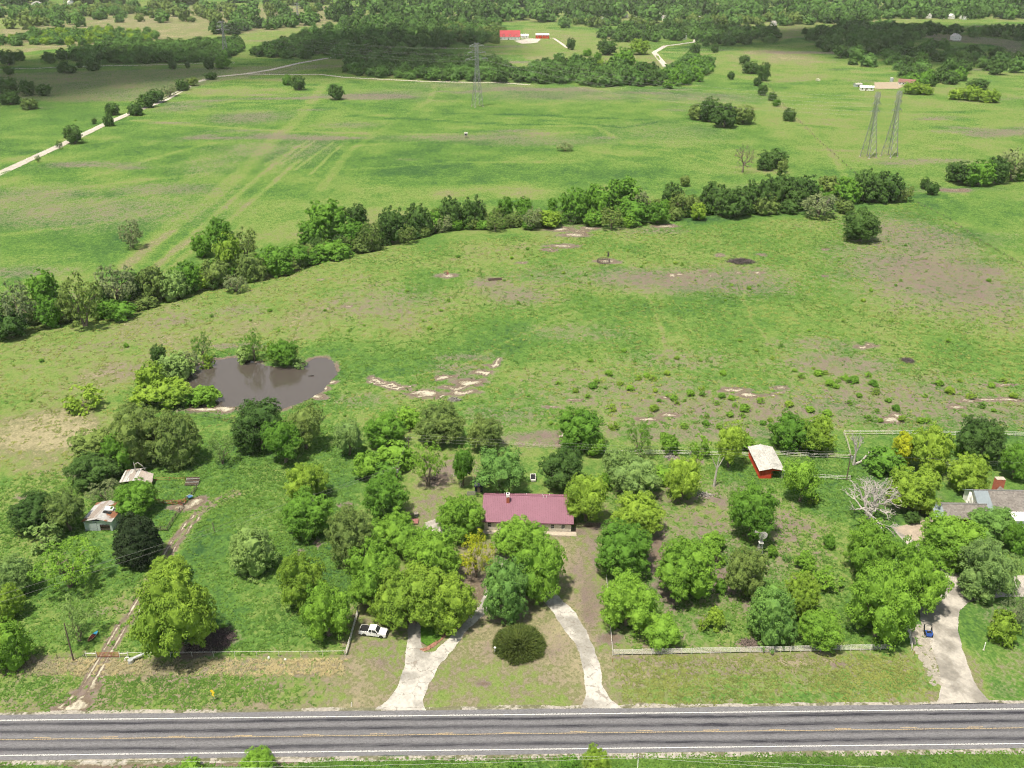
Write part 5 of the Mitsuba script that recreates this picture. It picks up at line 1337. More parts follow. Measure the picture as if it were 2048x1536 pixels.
profile([(-1.15, .55), (-1.15, 1.25), (-1.10, 1.30), (.85, 1.30), (.85, 1.16), (3.05, 1.16), (4.45, 1.08), (4.62, .95), (4.62, .5)] + [(4.4, .45)] + arch(3.65)[::-1] + [(3.1, .42), (.55, .42)] + arch(0)[::-1] + [(-.55, .5)], 0, 1.98, 'truck_white', 'body', truck)
cab = sg.Polygon([(.80, 1.16), (.92, 1.82), (1.1, 1.92), (2.35, 1.92), (3.12, 1.16)])
pr = trimesh.creation.extrude_polygon(cab, 1.98, engine='earcut')
v = pr.vertices.copy()
yy = .99 + (v[:, 2] - .99) * np.where(v[:, 1] > 1.5, .80, .97)
pr.vertices = np.column_stack([v[:, 0], yy, v[:, 1]])
cabk = obj('cab', tk_(pr), 'truck_white', truck, smooth=30)
def cab_y(z, side):
    return .99 + (.99 if side else -.99) * (.97 + (.80 - .97) * (z - 1.16) / .76)
for side in (0, 1):
    o = .012 if side else -.012
    for xs in ([(.98, 1.24), (1.08, 1.78), (1.62, 1.80), (1.66, 1.24)], [(1.76, 1.24), (1.74, 1.80), (2.30, 1.80), (2.86, 1.24)]):
        pts = [(x, cab_y(z, side) + o, z) for x, z in xs]
        obj('side_window', tk_(slab(pts if not side else pts[::-1], .02)), 'glass_dark', cabk)
obj('windshield', tk_(slab([(3.06, .08, 1.24), (3.06, 1.90, 1.24), (2.43, 1.70, 1.87), (2.43, .28, 1.87)], .02)), 'glass_dark', cabk)
obj('rear_window', tk_(slab([(.80, 1.65, 1.28), (.80, .33, 1.28), (.885, .42, 1.76), (.885, 1.56, 1.76)], .02)), 'glass_dark', cabk)
obj('bed_cover', tk_(box(1.84, 1.78, .06, (-.14, .99, 1.345))), 'black', truck)
for x in (0, 3.65):
    for y in (.14, 1.84):
        w_ = obj('wheel', tk_(rot(trimesh.creation.cylinder(.40, .27, sections=22), 90, (1, 0, 0)).apply_translation((x, y, .40))), 'tyre', truck)
        obj('rim', tk_(rot(trimesh.creation.cylinder(.24, .29, sections=16), 90, (1, 0, 0)).apply_translation((x, y, .40))), 'rim_metal', w_)
obj('bumper', tk_(box(.16, 1.9, .22, (4.70, .99, .58))), 'rim_metal', truck)
obj('rear_bumper', tk_(box(.16, 1.9, .2, (-1.26, .99, .6))), 'rim_metal', truck)
obj('grille', tk_(box(.05, 1.1, .34, (4.655, .99, .86))), 'black', truck)
for y in (.25, 1.73):
    obj('headlight', tk_(box(.06, .34, .22, (4.65, y, .90))), 'lamp_clear', truck)
    obj('tail_light', tk_(box(.05, .16, .42, (-1.20, y - (.14 if y < 1 else -.14), 1.0))), 'lamp_red', truck)
for y in (-.12, 2.10):
    obj('mirror', tk_(box(.14, .2, .2, (2.75, y, 1.32))), 'black', truck)
for side in (-.012, 1.992):
    obj('door_handle', tk_([box(.16, .03, .03, (1.5, side - (.03 if side < 0 else -.03), 1.05)), box(.16, .03, .03, (2.3, side - (.03 if side < 0 else -.03), 1.05))]), 'black', truck)

# ------------------------------------------------------------------ fences
mat('fence_white', (0.60, 0.585, 0.55), .7, var=.15)
mat('fence_tan', (0.50, 0.45, 0.38), .9, var=.25)
mat('fence_dark', (0.10, 0.08, 0.07), .9, var=.3)
mat('rust', (0.26, 0.085, 0.045), .9, var=.3)


def fence(name, label, pts, gap, rails, hpost, m, pr=.06, rr_=.035, rail_m=None, square=False, group_=None):
    P = [at(*q) for q in pts]
    k = thing(name, label, 'fence', group_)
    posts = []
    for a, b in zip(P[:-1], P[1:]):
        L = np.hypot(*(b - a)[:2])
        n = max(1, round(L / gap))
        for i in range(n + (b is P[-1])):
            q = a + (b - a) * i / n
            q[2] = G(q[0], q[1])
            posts.append(q)
    for q in posts:
        obj('post', box(2 * pr, 2 * pr, hpost, q, base=True) if square else tube([q + [0, 0, -.1], q + [0, 0, hpost]], pr, 8), m, k)
    for z in rails:
        for a, b in zip(P[:-1], P[1:]):
            seg = [q for q in posts if min(a[0], b[0]) - .01 <= q[0] <= max(a[0], b[0]) + .01 and min(a[1], b[1]) - .01 <= q[1] <= max(a[1], b[1]) + .01]
            seg = [a] + seg[1:] + [b] if len(seg) > 1 else [a, b]
            line = np.array([[q[0], q[1], q[2] + z] for q in seg])
            line = line[np.concatenate([[True], np.linalg.norm(np.diff(line, axis=0), axis=1) > .05])]
            if len(line) > 1:
                obj('rail', tube(line, rr_, 6), rail_m or m, k)
    return k


fence('pipe_fence', 'long white pipe rail fence along the verge right of the curved driveway', [(1225, 1311), (1480, 1306), (1781, 1300)], 2.05, (.35, .65, .95, 1.25, 1.52), 1.6, 'fence_white', .055, .042)
fence('side_fence', 'thin white single rail fence along the right side of the lawn', [(1225, 1311), (1218, 1228), (1211, 1136), (1205, 1062)], 6.0, (1.15,), 1.25, 'fence_white', .05, .045)
fence('gate_fence', 'short white fence piece at the mouth of the right driveway', [(1823, 1301), (1816, 1262)], 2.0, (.5, 1.0, 1.35), 1.5, 'fence_white', .07, .04)
fence('wire_fence', 'white posted wire fence with a top rail along the left verge', [(256, 1315), (470, 1314), (690, 1312)], 4.15, (1.35,), 1.45, 'fence_white', .045, .035)
fence('slant_fence', 'weathered white rail fence slanting back from the verge beside the pickup truck', [(692, 1312), (703, 1275), (716, 1228)], 2.0, (.35, .7, 1.05, 1.4), 1.5, 'fence_tan', .06, .04, 'fence_white')
fence('left_wire_fence', 'old dark posted wire fence running from the ranch gate to the left edge', [(-60, 1322), (60, 1319), (170, 1315)], 5.0, (.5, .9, 1.2), 1.25, 'fence_dark', .06, .015)
fence('back_fence', 'white rail fence across the back of the yards left of the red barn', [(1195, 909), (1350, 910), (1500, 913)], 4.2, (.45, .95, 1.4), 1.5, 'fence_white', .06, .045)
fence('barn_back_fence', 'white rail fence running behind the red barn', [(1548, 911), (1600, 914), (1655, 916)], 4.2, (.45, .95, 1.4), 1.5, 'fence_white', .06, .045)
fence('pole_fence', 'tan rail fence beside the second utility pole', [(1640, 915), (1700, 918)], 3.4, (.5, 1.0, 1.4), 1.5, 'fence_tan', .06, .05)
fence('barn_fence', 'white rail fence between the red barn and the big dead tree', [(1562, 956), (1625, 958), (1700, 960)], 3.4, (.5, .95, 1.4), 1.5, 'fence_white', .06, .045)
fence('far_rail_fence', 'long white rail fence at the far edge of the right yards', [(1687, 869), (1850, 870), (2060, 873), (2200, 875)], 4.5, (.45, .95, 1.45), 1.55, 'fence_white', .06, .05)
fence('corner_fence', 'white fence piece slanting from the corner of the far rail fence', [(1687, 869), (1696, 895), (1703, 925)], 4.0, (.7, 1.4), 1.5, 'fence_tan', .07, .05)
fence('grove_fence', 'short white fence under the yellow-green oaks at the right', [(1890, 932), (1940, 933), (1994, 934)], 4.0, (.5, 1.0, 1.4), 1.5, 'fence_white', .06, .045)
fence('short_fence', 'short white fence piece below the dark oak near the right edge', [(2006, 918), (2018, 934)], 2.5, (.6, 1.3), 1.5, 'fence_white', .06, .045)
fence('house_back_fence', 'pale wire fence on posts behind the maroon roofed house', [(1005, 890), (1080, 895), (1160, 900)], 3.6, (.5, .9, 1.2), 1.3, 'fence_tan', .06, .02)
fence('pond_fence', 'dark rail fence below the sandy pond bank', [(372, 826), (430, 838), (490, 842)], 3.5, (.5, 1.0), 1.2, 'fence_dark', .06, .04)
fence('pasture_fence', 'wire fence on dark posts slanting down the right side of the pasture', [(1826, 402), (1900, 440), (1960, 482), (2060, 540)], 7.0, (.5, 1.0), 1.2, 'fence_dark', .12, .03)
fence('field_fence', 'dark fence line running down between the two far right fields', [(1530, 160), (1570, 215), (1640, 285), (1720, 355)], 11.0, (1.0,), 1.3, 'fence_dark', .16, .05)
fence('corral_fence', 'dark weathered corral fence right of the tin sheds', [(312, 1006), (345, 1010), (372, 1006)], 2.2, (.4, .8, 1.2), 1.4, 'rust', .08, .06)
fence('corral_fence', 'dark corral fence closing the lower side of the pen by the juniper', [(310, 1062), (335, 1062), (352, 1035), (368, 1014)], 2.0, (.4, .8, 1.2), 1.4, 'fence_dark', .08, .06)
fence('corral_fence', 'dark corral fence at the upper right corner of the pen', [(372, 1004), (384, 992), (394, 976)], 2.0, (.4, .8, 1.2), 1.4, 'fence_dark', .08, .06)
fence('corral_fence', 'thin rusty corral fence along the top of the pen', [(312, 962), (340, 962), (370, 961)], 3.2, (.6, 1.1), 1.2, 'rust', .06, .03)
# ranch gate
gk = thing('ranch_gate', 'rusty red ranch gate between white braces across the dirt lane', 'gate')
g0, g1, g2, g3 = at(173, 1315), at(194, 1315), at(240, 1315), at(257, 1315)
for q in (g0, g1, g2, g3):
    obj('post', tube([q, q + [0, 0, 1.5]], .08, 8), 'fence_white', gk)
obj('brace', tube([g0 + [0, 0, 1.1], g1 + [0, 0, 1.1]], .09, 8), 'fence_white', gk)
obj('brace', tube([g2 + [0, 0, 1.1], g3 + [0, 0, 1.1]], .09, 8), 'fence_white', gk)
obj('strut', tube([g0 + [0, 0, 1.2], g0 + [-.9, .3, 0]], .06, 6), 'fence_white', gk)
for z in (.3, .55, .8, 1.05, 1.3):
    obj('bar', tube([g1 + [.15, 0, z], g2 + [-.15, 0, z]], .04, 6), 'rust', gk)
for t_ in (.03, .35, .65, .97):
    q = g1 + (g2 - g1) * t_
    obj('upright', tube([q + [0, 0, .28], q + [0, 0, 1.32]], .035, 6), 'rust', gk)

# ------------------------------------------------------------------ red barn
mat('barn_red', (0.52, 0.060, 0.030), .75, var=.18, scale=.8)


def tin_color(p, n, uv):
    a = mikit.fbm(p.x * 0.5, p.y * 0.5, p.z * .5, 3)
    f = mikit.noise(p.x * 5, p.y * 5, p.z * 5)
    return mix((0.52, 0.51, 0.48), (0.40, 0.39, 0.36), smoothstep(.4, .7, a)) * (.9 + .2 * f)


scene['barn_tin'] = {'type': 'twosided', 'bsdf': {'type': 'principled', 'base_color': proc(tin_color), 'roughness': .5, 'metallic': .1}}
bl, bwid = frame_px((1518, 957), (1565, 957))
barn = thing('red_barn', 'red barn with a pale ribbed metal roof and an open bay at its right', 'barn')
BD, BE, BR = 11.5, 2.7, 3.5
mid = bwid / 2
obj('left_wall', bl([box(.12, BD, BE, (.06, BD / 2, 0), base=True)]), 'barn_red', barn)
obj('back_wall', bl(slab([(bwid, BD, 0), (0, BD, 0), (0, BD, BE), (mid, BD, BR - .1), (bwid, BD, BE)], .12)), 'barn_red', barn)
obj('inner_wall', bl(box(.12, BD - .3, BR - .2, (mid, BD / 2, 0), base=True)), 'barn_red', barn)
obj('front_wall', bl(slab([(0, 0, 0), (mid, 0, 0), (mid, 0, BR - .1), (0, 0, BE)], .12)), 'barn_red', barn)
for i in range(10):
    obj('front_batten', bl(box(.05, .04, BE, (.18 + i * .36, -.025, 0), base=True)), 'barn_red', barn)
obj('gable_band', bl(slab([(mid + .002, 0, BE - .25), (bwid, 0, BE - .35), (bwid, 0, BE), (mid + .002, 0, BR - .1)], .1)), 'barn_red', barn)
for x, y in [(bwid - .1, .1), (bwid - .1, BD * .33), (bwid - .1, BD * .66), (bwid - .1, BD - .1)]:
    obj('post', bl(box(.14, .14, BE, (x, y, 0), base=True)), 'grey_board', barn)
obj('strut', bl(tube([(bwid - 1.1, .1, 1.9), (bwid - .1, .1, .5)], .05, 6)), 'grey_board', barn)
rk = obj('roof', bl([slab([(-.35, -.5, BE), (mid, -.5, BR), (mid, BD + .5, BR), (-.35, BD + .5, BE)], .06), slab([(mid + .004, -.5, BR), (bwid + .35, -.5, BE), (bwid + .35, BD + .5, BE), (mid + .004, BD + .5, BR)], .06)]), 'barn_tin', barn)
ribs = []
for i in range(int((BD + 1) / .6) + 1):
    y = -.47 + .6 * i
    ribs += [tube([(-.33, y, BE + .03), (mid, y, BR + .03)], .035, 5), tube([(mid, y, BR + .03), (bwid + .33, y, BE + .03)], .035, 5)]
obj('roof_ribs', bl(ribs), 'barn_tin', rk, kind='stuff')
obj('ridge_cap', bl(tube([(mid, -.5, BR + .05), (mid, BD + .5, BR + .05)], .12, 6)), 'barn_tin', rk)
# ------------------------------------------------------------------ tin shed and collapsed shed
def rusty_tin(p, n, uv):
    a = mikit.fbm(p.x * 0.35 + 9, p.y * 0.35, p.z * .3, 3)
    k = mikit.cell_rand(p.x * 1.1 - p.y * .15, p.y * 0.16, 2.0)
    f = mikit.noise(p.x * 6, p.y * 6, p.z * 6)
    c = mix((0.44, 0.44, 0.44), (0.30, 0.25, 0.215), dr.clip(k * 1.3 - .3, 0, 1))
    return mix(c, (0.25, 0.115, 0.065), smoothstep(.60, .70, a)) * (.85 + .3 * f)


scene['rusty_tin'] = {'type': 'twosided', 'bsdf': {'type': 'principled', 'base_color': proc(rusty_tin), 'roughness': .5, 'metallic': .2}}
mat('grey_tin', (0.46, 0.51, 0.55), .5, .2, .5, var=.12, scale=.8)
shf, SL = frame_px((171, 1061), (226, 1062))
shed = thing('tin_shed', 'grey corrugated tin shed with a patched rusty roof under the blackish juniper', 'shed')
SD, SE, SR = 7.2, 2.9, 3.7
obj('left_wall', shf(box(.08, SD, SE, (.04, SD / 2, 0), base=True)), 'grey_tin', shed)
obj('right_wall', shf(box(.08, SD, SE, (SL - .04, SD / 2, 0), base=True)), 'grey_tin', shed)
obj('back_wall', shf(box(SL, .08, SE, (SL / 2, SD - .04, 0), base=True)), 'grey_tin', shed)
obj('front_wall', shf([box(SL * .10, .08, SE, (SL * .51, .04, 0), base=True), box(SL * .36, .08, 1.1, (SL * .74, .04, 1.9), base=True), box(SL * .08, .08, SE, (SL * .96, .04, 0), base=True), box(SL * .5, .08, .25, (SL * .25, .04, SE - .25), base=True)]), 'grey_tin', shed)
d_ = obj('door', shf(box(SL * .44, .06, 2.45, (SL * .235, -.04, .05), base=True)), 'grey_tin', shed)
for i in range(9):
    obj('door_rib', shf(box(.04, .03, 2.4, (SL * .03 + i * SL * .05, -.085, .07), base=True)), 'grey_tin', d_)
for z in (.4, .8, 1.2, 1.6):
    obj('gate_rail', shf(tube([(SL * .57, -.06, z), (SL * .92, -.06, z)], .04, 6)), 'fence_dark', shed)
rk = obj('roof', shf([slab([(-.3, -.4, SE), (SL * .52, -.4, SR), (SL * .52, SD + .4, SR), (-.3, SD + .4, SE)], .04), slab([(SL * .52 + .004, -.4, SR), (SL + .3, -.4, SE), (SL + .3, SD + .4, SE), (SL * .52 + .004, SD + .4, SR)], .04)]), 'rusty_tin', shed)
for i in range(8):
    y = -.35 + (SD + .7) * i / 8
    m = slab([(-.32, y, SE + .03 + .02 * (i % 2)), (SL * .52, y, SR + .03 + .02 * (i % 2)), (SL * .52, y + 1.04, SR + .03 + .02 * (i % 2)), (-.32, y + 1.04, SE + .03 + .02 * (i % 2))], .012)
    obj('sheet', shf(m), 'rusty_tin', rk)
    m = slab([(SL * .52 + .01, y, SR + .03 + .02 * (i % 2)), (SL + .32, y, SE + .03 + .02 * (i % 2)), (SL + .32, y + 1.04, SE + .03 + .02 * (i % 2)), (SL * .52 + .01, y + 1.04, SR + .03 + .02 * (i % 2))], .012)
    obj('sheet', shf(m), 'rusty_tin', rk)
obj('lifted_sheet', shf([slab([(SL * .55, 3.2, SR + .15), (SL * .85, 3.4, SR - .1), (SL * .85, 4.4, SR + .35), (SL * .55, 4.4, SR + .6)], .03)]), 'grey_tin', rk)
obj('roof_hole_plate', shf(slab([(SL * .55, 2.3, SR + .07), (SL * .84, 2.3, SE + .40), (SL * .84, 3.2, SE + .40), (SL * .55, 3.2, SR + .07)], .01)), 'black', rk)  # black sheet laid on the roof; its colour stands for the dark inside
cf, CLn = frame_px((240, 972), (306, 972))
cs_ = thing('collapsed_shed', 'collapsed weathered shed with a sagging pale tin roof above the tin shed', 'shed')
rk = obj('roof', cf([slab([(0, -.2, 1.2), (CLn * .55, -.3, 2.0), (CLn * .5, 3.2, 3.2), (.4, 4.2, 2.4)], .06), slab([(CLn * .55, -.1, 1.9), (CLn, -.4, 1.0), (CLn * .94, 2.6, 2.2), (CLn * .51, 3.2, 3.2)], .06), slab([(.4, 4.25, 2.4), (CLn * .5, 3.25, 3.2), (CLn * .6, 6.0, 1.9), (.9, 6.6, 1.2)], .06)]), 'rusty_tin', cs_)
for i in range(7):
    x = CLn * .55 * i / 7
    obj('sheet', cf(slab([(x, -.25, 1.25 + .8 * i / 7), (x + CLn * .07, -.25, 1.3 + .8 * i / 7), (x + CLn * .06 + .3, 3.4, 2.62 + .7 * i / 7), (x + .35, 3.6, 2.58 + .7 * i / 7)], .015)), 'barn_tin' if i % 3 == 0 else 'rusty_tin', rk)
for x, y, h in [(.5, .3, 1.2), (CLn * .5, .2, 1.8), (CLn * .95, .1, .95), (CLn * .9, 2.3, 1.9), (.8, 4.0, 2.2), (CLn * .5, 3.1, 3.0)]:
    obj('post', cf(tube([(x, y, 0), (x + .1, y, h)], .09, 6)), 'brown_board', cs_)
obj('fallen_wall', cf(slab([(CLn * .6, .2, .05), (CLn * .98, .0, .1), (CLn * .98, .8, 1.0), (CLn * .6, 1.0, 1.6)], .06)), 'brown_board', cs_)
sn = at(275, 962)
dk = thing('dead_tree', 'thin dead tree with a drooping bare limb behind the collapsed shed', 'tree')
obj('trunk', tube([sn, sn + [.1, 0, 3], sn + [-.1, 0, 6]], [.2, .15, .1], 6), 'dead_wood', dk)
obj('limb', tube([sn + [0, 0, 5.2], sn + [1.0, 0, 5.9], sn + [2.2, -.2, 5.0], sn + [2.9, -.2, 3.4]], [.12, .1, .08, .04], 5), 'dead_wood', dk)
# pen junk
pk, PL = frame_px((369, 973), (396, 972))
st = thing('pallet_stack', 'stack of weathered grey rails at the top corner of the pen', 'stack of boards')
for i in range(5):
    for j in range(3):
        obj('board', pk(box(PL, .22, .10, (PL / 2 + .1 * (i % 2), .3 + i * .62 * .8, .1 + .22 * j + .2 * i), rz=2 * ((i + j) % 3 - 1))), 'grey_board' if (i + j) % 2 else 'brown_board', st)
mat('tarp_blue', (0.10, 0.24, 0.42), .5)
bj = at(380, 998)
tp = thing('blue_tarp', 'crumpled blue tarp on the pen fence', 'tarp')
m = trimesh.creation.icosphere(3, 1)
m.vertices *= (1 + .35 * (meshkit.fbm(m.vertices * 2.2, 3, 3)[:, None] - .5) * 2)
m.vertices *= 1 + .8 * (meshkit.fbm(m.vertices * 4.5, 3, 4)[:, None] - .5)
m.apply_scale((.75, .42, .30))
m.apply_translation(bj + [0, 0, .8])
obj('sheet', m, 'tarp_blue', tp, smooth=40)
obj('rope', tube([bj + [-.8, 0, 1.1], bj + [.2, 0, 1.35], bj + [1.0, .2, 1.0]], .03), 'white_paint', tp)
jk = thing('scrap_heap', 'heap of rusty pipes and scrap beside the pen gate', 'scrap heap')
r = np.random.default_rng(9)
c0 = at(355, 1006)
for i in range(16):
    q = c0 + [r.uniform(-2.4, 2.4), r.uniform(-.8, .8), r.uniform(.1, .7)]
    d = np.array([r.uniform(-1.3, 1.3), r.uniform(-.5, .5), r.uniform(-.25, .5)])
    obj('pipe', tube([q - d, q + d], r.uniform(.04, .09), 6), ['rust', 'grey_board', 'fence_dark', 'faded_red'][i % 4], jk)

# ------------------------------------------------------------------ shingled house on the right
def shingle(p, n, uv):
    r_ = mikit.cell_rand(p.x * 2.2 + 0.5 * dr.floor(p.z * 5), p.z * 5.0, 1.0)
    a = mikit.fbm(p.x * .7, p.y * .7, p.z, 3)
    return mix((0.150, 0.135, 0.124), (0.255, 0.238, 0.222), dr.clip(.2 + .75 * r_ + .6 * (a - .5), 0, 1)) * (.85 + .3 * mikit.noise(p.x * 14, p.y * 14, p.z * 14))


scene['shingles'] = {'type': 'twosided', 'bsdf': {'type': 'diffuse', 'reflectance': proc(shingle)}}
mat('blue_grey', (0.23, 0.275, 0.305), .6, var=.06)
mat('old_brick', (0.11, 0.055, 0.045), .9, var=.3, scale=3)


def gable_roof(fr, L, W, eave, ridge, band, parent):
    h = W / 2
    o = .4
    dz = (ridge - eave) / h * o
    for lo, hi, m, nm in ((-o, band, 'blue_grey', 'roof_end'), (band + .004, L + o, 'shingles', 'roof')):
        obj(nm, fr([slab([(lo, -o, eave - dz), (hi, -o, eave - dz), (hi, h, ridge), (lo, h, ridge)], .12), slab([(hi, W + o, eave - dz), (lo, W + o, eave - dz), (lo, h + .004, ridge), (hi, h + .004, ridge)], .12)]), m, parent, label='pale blue-grey metal roof end' if nm == 'roof_end' else None)
    obj('ridge_cap', fr(tube([(-o, h, ridge + .03), (L + o, h, ridge + .03)], .16, 6)), 'grey_shingle', parent)


mat('grey_shingle', (0.20, 0.20, 0.195), .9, var=.12, scale=2)
nh = thing('shingled_house', 'brown shingled house with blue-grey roof ends and a brick chimney at the right edge', 'house')
g0 = at0(1862, 1007, 4.3)
nf = Frame(g0 + np.array([0.4, -3.1]), -1.5)
obj('garage_wall', nf([box(13, .2, 2.4, (6.5, .1, 0), base=True), box(13, .2, 2.4, (6.5, 6.1, 0), base=True), slab([(0.1, 0, 0), (0.1, 6.2, 0), (0.1, 6.2, 2.5), (0.1, 3.1, 4.1), (0.1, 0, 2.5)][::-1], .2)]), 'old_brick', nh)
gable_roof(nf, 13.0, 6.2, 2.55, 4.3, 2.1, nh)
g0 = at0(1946, 980, 5.7)
n2 = Frame(g0 + np.array([0.4, -4.4]), -1.5)
obj('main_wall', n2([box(26, .2, 3.0, (13, .1, 0), base=True), box(26, .2, 3.0, (13, 8.7, 0), base=True), slab([(0.1, 0, 0), (0.1, 8.8, 0), (0.1, 8.8, 3.0), (0.1, 4.4, 5.4), (0.1, 0, 3.0)][::-1], .2)]), 'white_paint', nh)
gable_roof(n2, 26, 8.8, 3.0, 5.7, 3.2, nh)
ck = obj('chimney', n2(box(2.2, 1.3, 4.6, (6.6, 6.0, 3.6), base=True)), 'brick_red', nh)
obj('chimney_cap', n2(box(2.3, 1.4, .12, (6.6, 6.0, 8.2), base=True)), 'tan_concrete', ck)
obj('cricket', n2(slab([(5.4, 4.5, 5.65), (7.8, 4.5, 5.65), (6.6, 5.3, 6.4)], .1)), 'shingles', nh)
obj('annex_wall', n2([box(10, .2, 2.6, (12.0, -3.6, 0), base=True), box(.2, 3.4, 2.6, (7.1, -1.8, 0), base=True)]), 'white_paint', nh)
obj('annex_roof', n2(slab([(6.6, -4.0, 2.5), (17.4, -4.0, 2.5), (17.4, -.5, 2.75), (6.6, -.5, 2.75)], .12)), 'white_paint', nh, label='flat white patio roof')
for i in range(5):
    obj('trellis_beam', n2(tube([(-3.4 + i * .55, 1.6 - i * .1, 1.2 + i * .25), (-.5 + i * .1, 5.5, 4.4)], .07, 5)), 'white_paint', nh)
window(nf, nh, 3.0, 1.3, 1.2, 1.1)
window(n2, nh, 22.0, 1.5, 1.4, 1.2)
obj('junk_pile', nf([box(.9, .6, .8, (-.5, .6, 0), base=True), box(.5, .5, 1.2, (-.7, 1.6, 0), base=True)]), 'tan_concrete', nh)
# ------------------------------------------------------------------ windmill
wb, _ = frame_px((1519, 1108), (1525, 1108))
wk = thing('windmill', 'small galvanized windmill on a lattice tower in the paddock', 'windmill')
WH = 5.6
for sx in (-1, 1):
    for sy in (-1, 1):
        obj('leg', wb(tube([(sx * .62, sy * .62, 0), (sx * .14, sy * .14, WH)], .05, 6)), 'steel', wk)
br = []
for z in np.arange(.5, WH - .3, .85):
    a, b = .62 - .48 * z / WH, .62 - .48 * (z + .85) / WH
    for s in (-1, 1):
        br += [tube([(-a, s * a, z), (b, s * b, z + .85)], .02, 4), tube([(s * a, -a, z), (s * b, b, z + .85)], .02, 4), tube([(-a, s * a, z), (a, s * a, z)], .02, 4), tube([(s * a, -a, z), (s * a, a, z)], .02, 4)]
obj('bracing', wb(br), 'steel', wk, kind='stuff')
obj('platform', wb(box(1.1, .9, .1, (0, 0, 3.4))), 'white_paint', wk)
obj('gear_head', wb(box(.3, .6, .3, (0, 0, WH + .1))), 'steel', wk)
wheel_c = np.array([.05, -.55, WH + .15])
for k in range(18):
    g = 2 * math.pi * k / 18
    e, e2 = np.array([math.cos(g), 0, math.sin(g)]), np.array([-math.sin(g), 0, math.cos(g)])
    o = np.array([0, .09, 0])
    obj('blade', wb(slab([wheel_c + e * .35 - e2 * .05 - o, wheel_c + e * 1.05 - e2 * .15 - o, wheel_c + e * 1.05 + e2 * .15 + o, wheel_c + e * .35 + e2 * .05 + o], .015)), 'barn_tin', wk)
for rr2 in (.4, .95):
    ring = [wheel_c + rr2 * np.array([math.cos(g), -.03, math.sin(g)]) for g in np.linspace(0, 2 * math.pi, 25)]
    obj('rim', wb(tube(ring, .02, 4, caps=False)), 'steel', wk)
obj('hub', wb(rot(trimesh.creation.cylinder(.14, .2, sections=12), 90, (1, 0, 0)).apply_translation(wheel_c)), 'steel', wk)
obj('vane', wb([slab([(-1.5, .9, WH - .25), (-.7, .6, WH + .1), (-.7, .6, WH + .3), (-1.5, .9, WH + .55)], .02), tube([(0, .2, WH + .2), (-.8, .62, WH + .2)], .03, 5)]), 'barn_tin', wk)

# ------------------------------------------------------------------ poles, wires
mat('pole_wood', (0.12, 0.095, 0.075), .95, var=.25)
mat('wire', (0.30, 0.30, 0.29), .5, .2)
mat('wire_bright', (0.62, 0.62, 0.60), .5, .3)
POLE = {}


def pole(base, h, label, arm=True, can=False, m='pole_wood', r0=.17, xy=None):
    q = at(*base) if xy is None else np.array([xy[0], xy[1], float(G(*xy))])
    k = thing('utility_pole', label, 'pole')
    obj('shaft', tube([q + [0, 0, -.2], q + [0, 0, h]], [r0, r0 * .65], 8), m, k)
    if arm:
        obj('crossarm', box(1.8, .1, .12, q + [0, -.15, h - .5]), 'pole_wood', k)
        for s in (-.8, .8):
            obj('insulator', tube([q + [s, -.15, h - .44], q + [s, -.15, h - .2]], .06, 6), 'white_paint', k)
    if can:
        obj('transformer', trimesh.creation.cylinder(.28, .85, sections=14).apply_translation(q + [.3, -.25, h - 1.2]), 'steel', k)
    return q + [0, -.15, h - .25]


p1 = pole((147, 1321), 9.6, 'dark leaning utility pole left of the ranch gate', arm=False)
p2 = pole((1693, 960), 8.4, 'dark utility pole with a pale transformer left of the big dead tree', can=True)
p3 = pole((819, 922), 8.0, 'utility pole among the bright trees left of the house yard')
p4 = pole((795, 978), 7.0, 'short utility pole with a transformer at the left edge of the house yard', can=True)
fp = at0(1277, 1511, 9.6)
p5 = pole(None, 9.9, 'pale utility pole below the highway near the bottom of the picture', xy=fp, m='white_paint', r0=.12)


def wire(a, b, sag, r_, label, group_=None, m='wire', n=17):
    t = np.linspace(0, 1, n)[:, None]
    p = (1 - t) * np.asarray(a) + t * np.asarray(b)
    p[:, 2] -= (4 * sag * t * (1 - t))[:, 0]
    k = numbered('power_line')
    scene[k] = ply(tube(p, r_, 4), m)
    tag(k, label, 'power line', group_)


for s in (-.8, .8):
    far_l = np.append(at0(-300, 1290, 8.5), 8.5)
    wire(p4 + [s, 0, s * .8], far_l + [s * .6, s * 1.2, s * .8], .8, .018, ('upper' if s > 0 else 'lower') + ' thin power wire slanting over the left yard')
for s in (-.8, 0, .8):
    wire(p3 + [0, s * .4, .9 * s], p2 + [0, s * .4, .9 * s], .9, .012, {-.8: 'lowest', 0: 'middle', .8: 'top'}[s] + ' thin power wire behind the house to the transformer pole')
wire(p2 + [.8, 0, 0], np.append(at0(2300, 930, 8), 8.0), .6, .012, 'thin power wire running right from the pole beside the dead tree')
wire(p3, p4, .3, .02, 'short wire joining the two poles left of the house')
for s, zl in ((-.5, .25), (.5, -.35)):
    L_ = np.append(at0(-260, 1527 + (6 if s < 0 else -6), 9.2), 9.2)
    R_ = np.append(at0(2300, 1552 + (5 if s < 0 else -5), 9.2), 9.2)
    wire(p5 + [0, s, zl], L_ + [0, s, zl], 1.0, .016, f'pale {"upper" if zl > 0 else "lower"} power wire left of the pole below the highway', None, 'wire_bright')
    wire(p5 + [0, s, zl], R_ + [0, s, zl], .9, .016, f'pale {"upper" if zl > 0 else "lower"} power wire right of the pole below the highway', None, 'wire_bright')
snag = at(418 / 1 + 6, 1062)
pk_ = thing('fence_post', 'single dark post standing in the grass right of the ranch lane', 'post')
obj('shaft', tube([at(429, 1062), at(429, 1062) + [-.2, 0, 2.4]], [.12, .09], 7), 'pole_wood', pk_)
obj('cap', tube([at(429, 1062) + [-.2, 0, 2.4], at(429, 1062) + [-.2, 0, 2.5]], [.1, .06], 7), 'trim_dark', pk_)

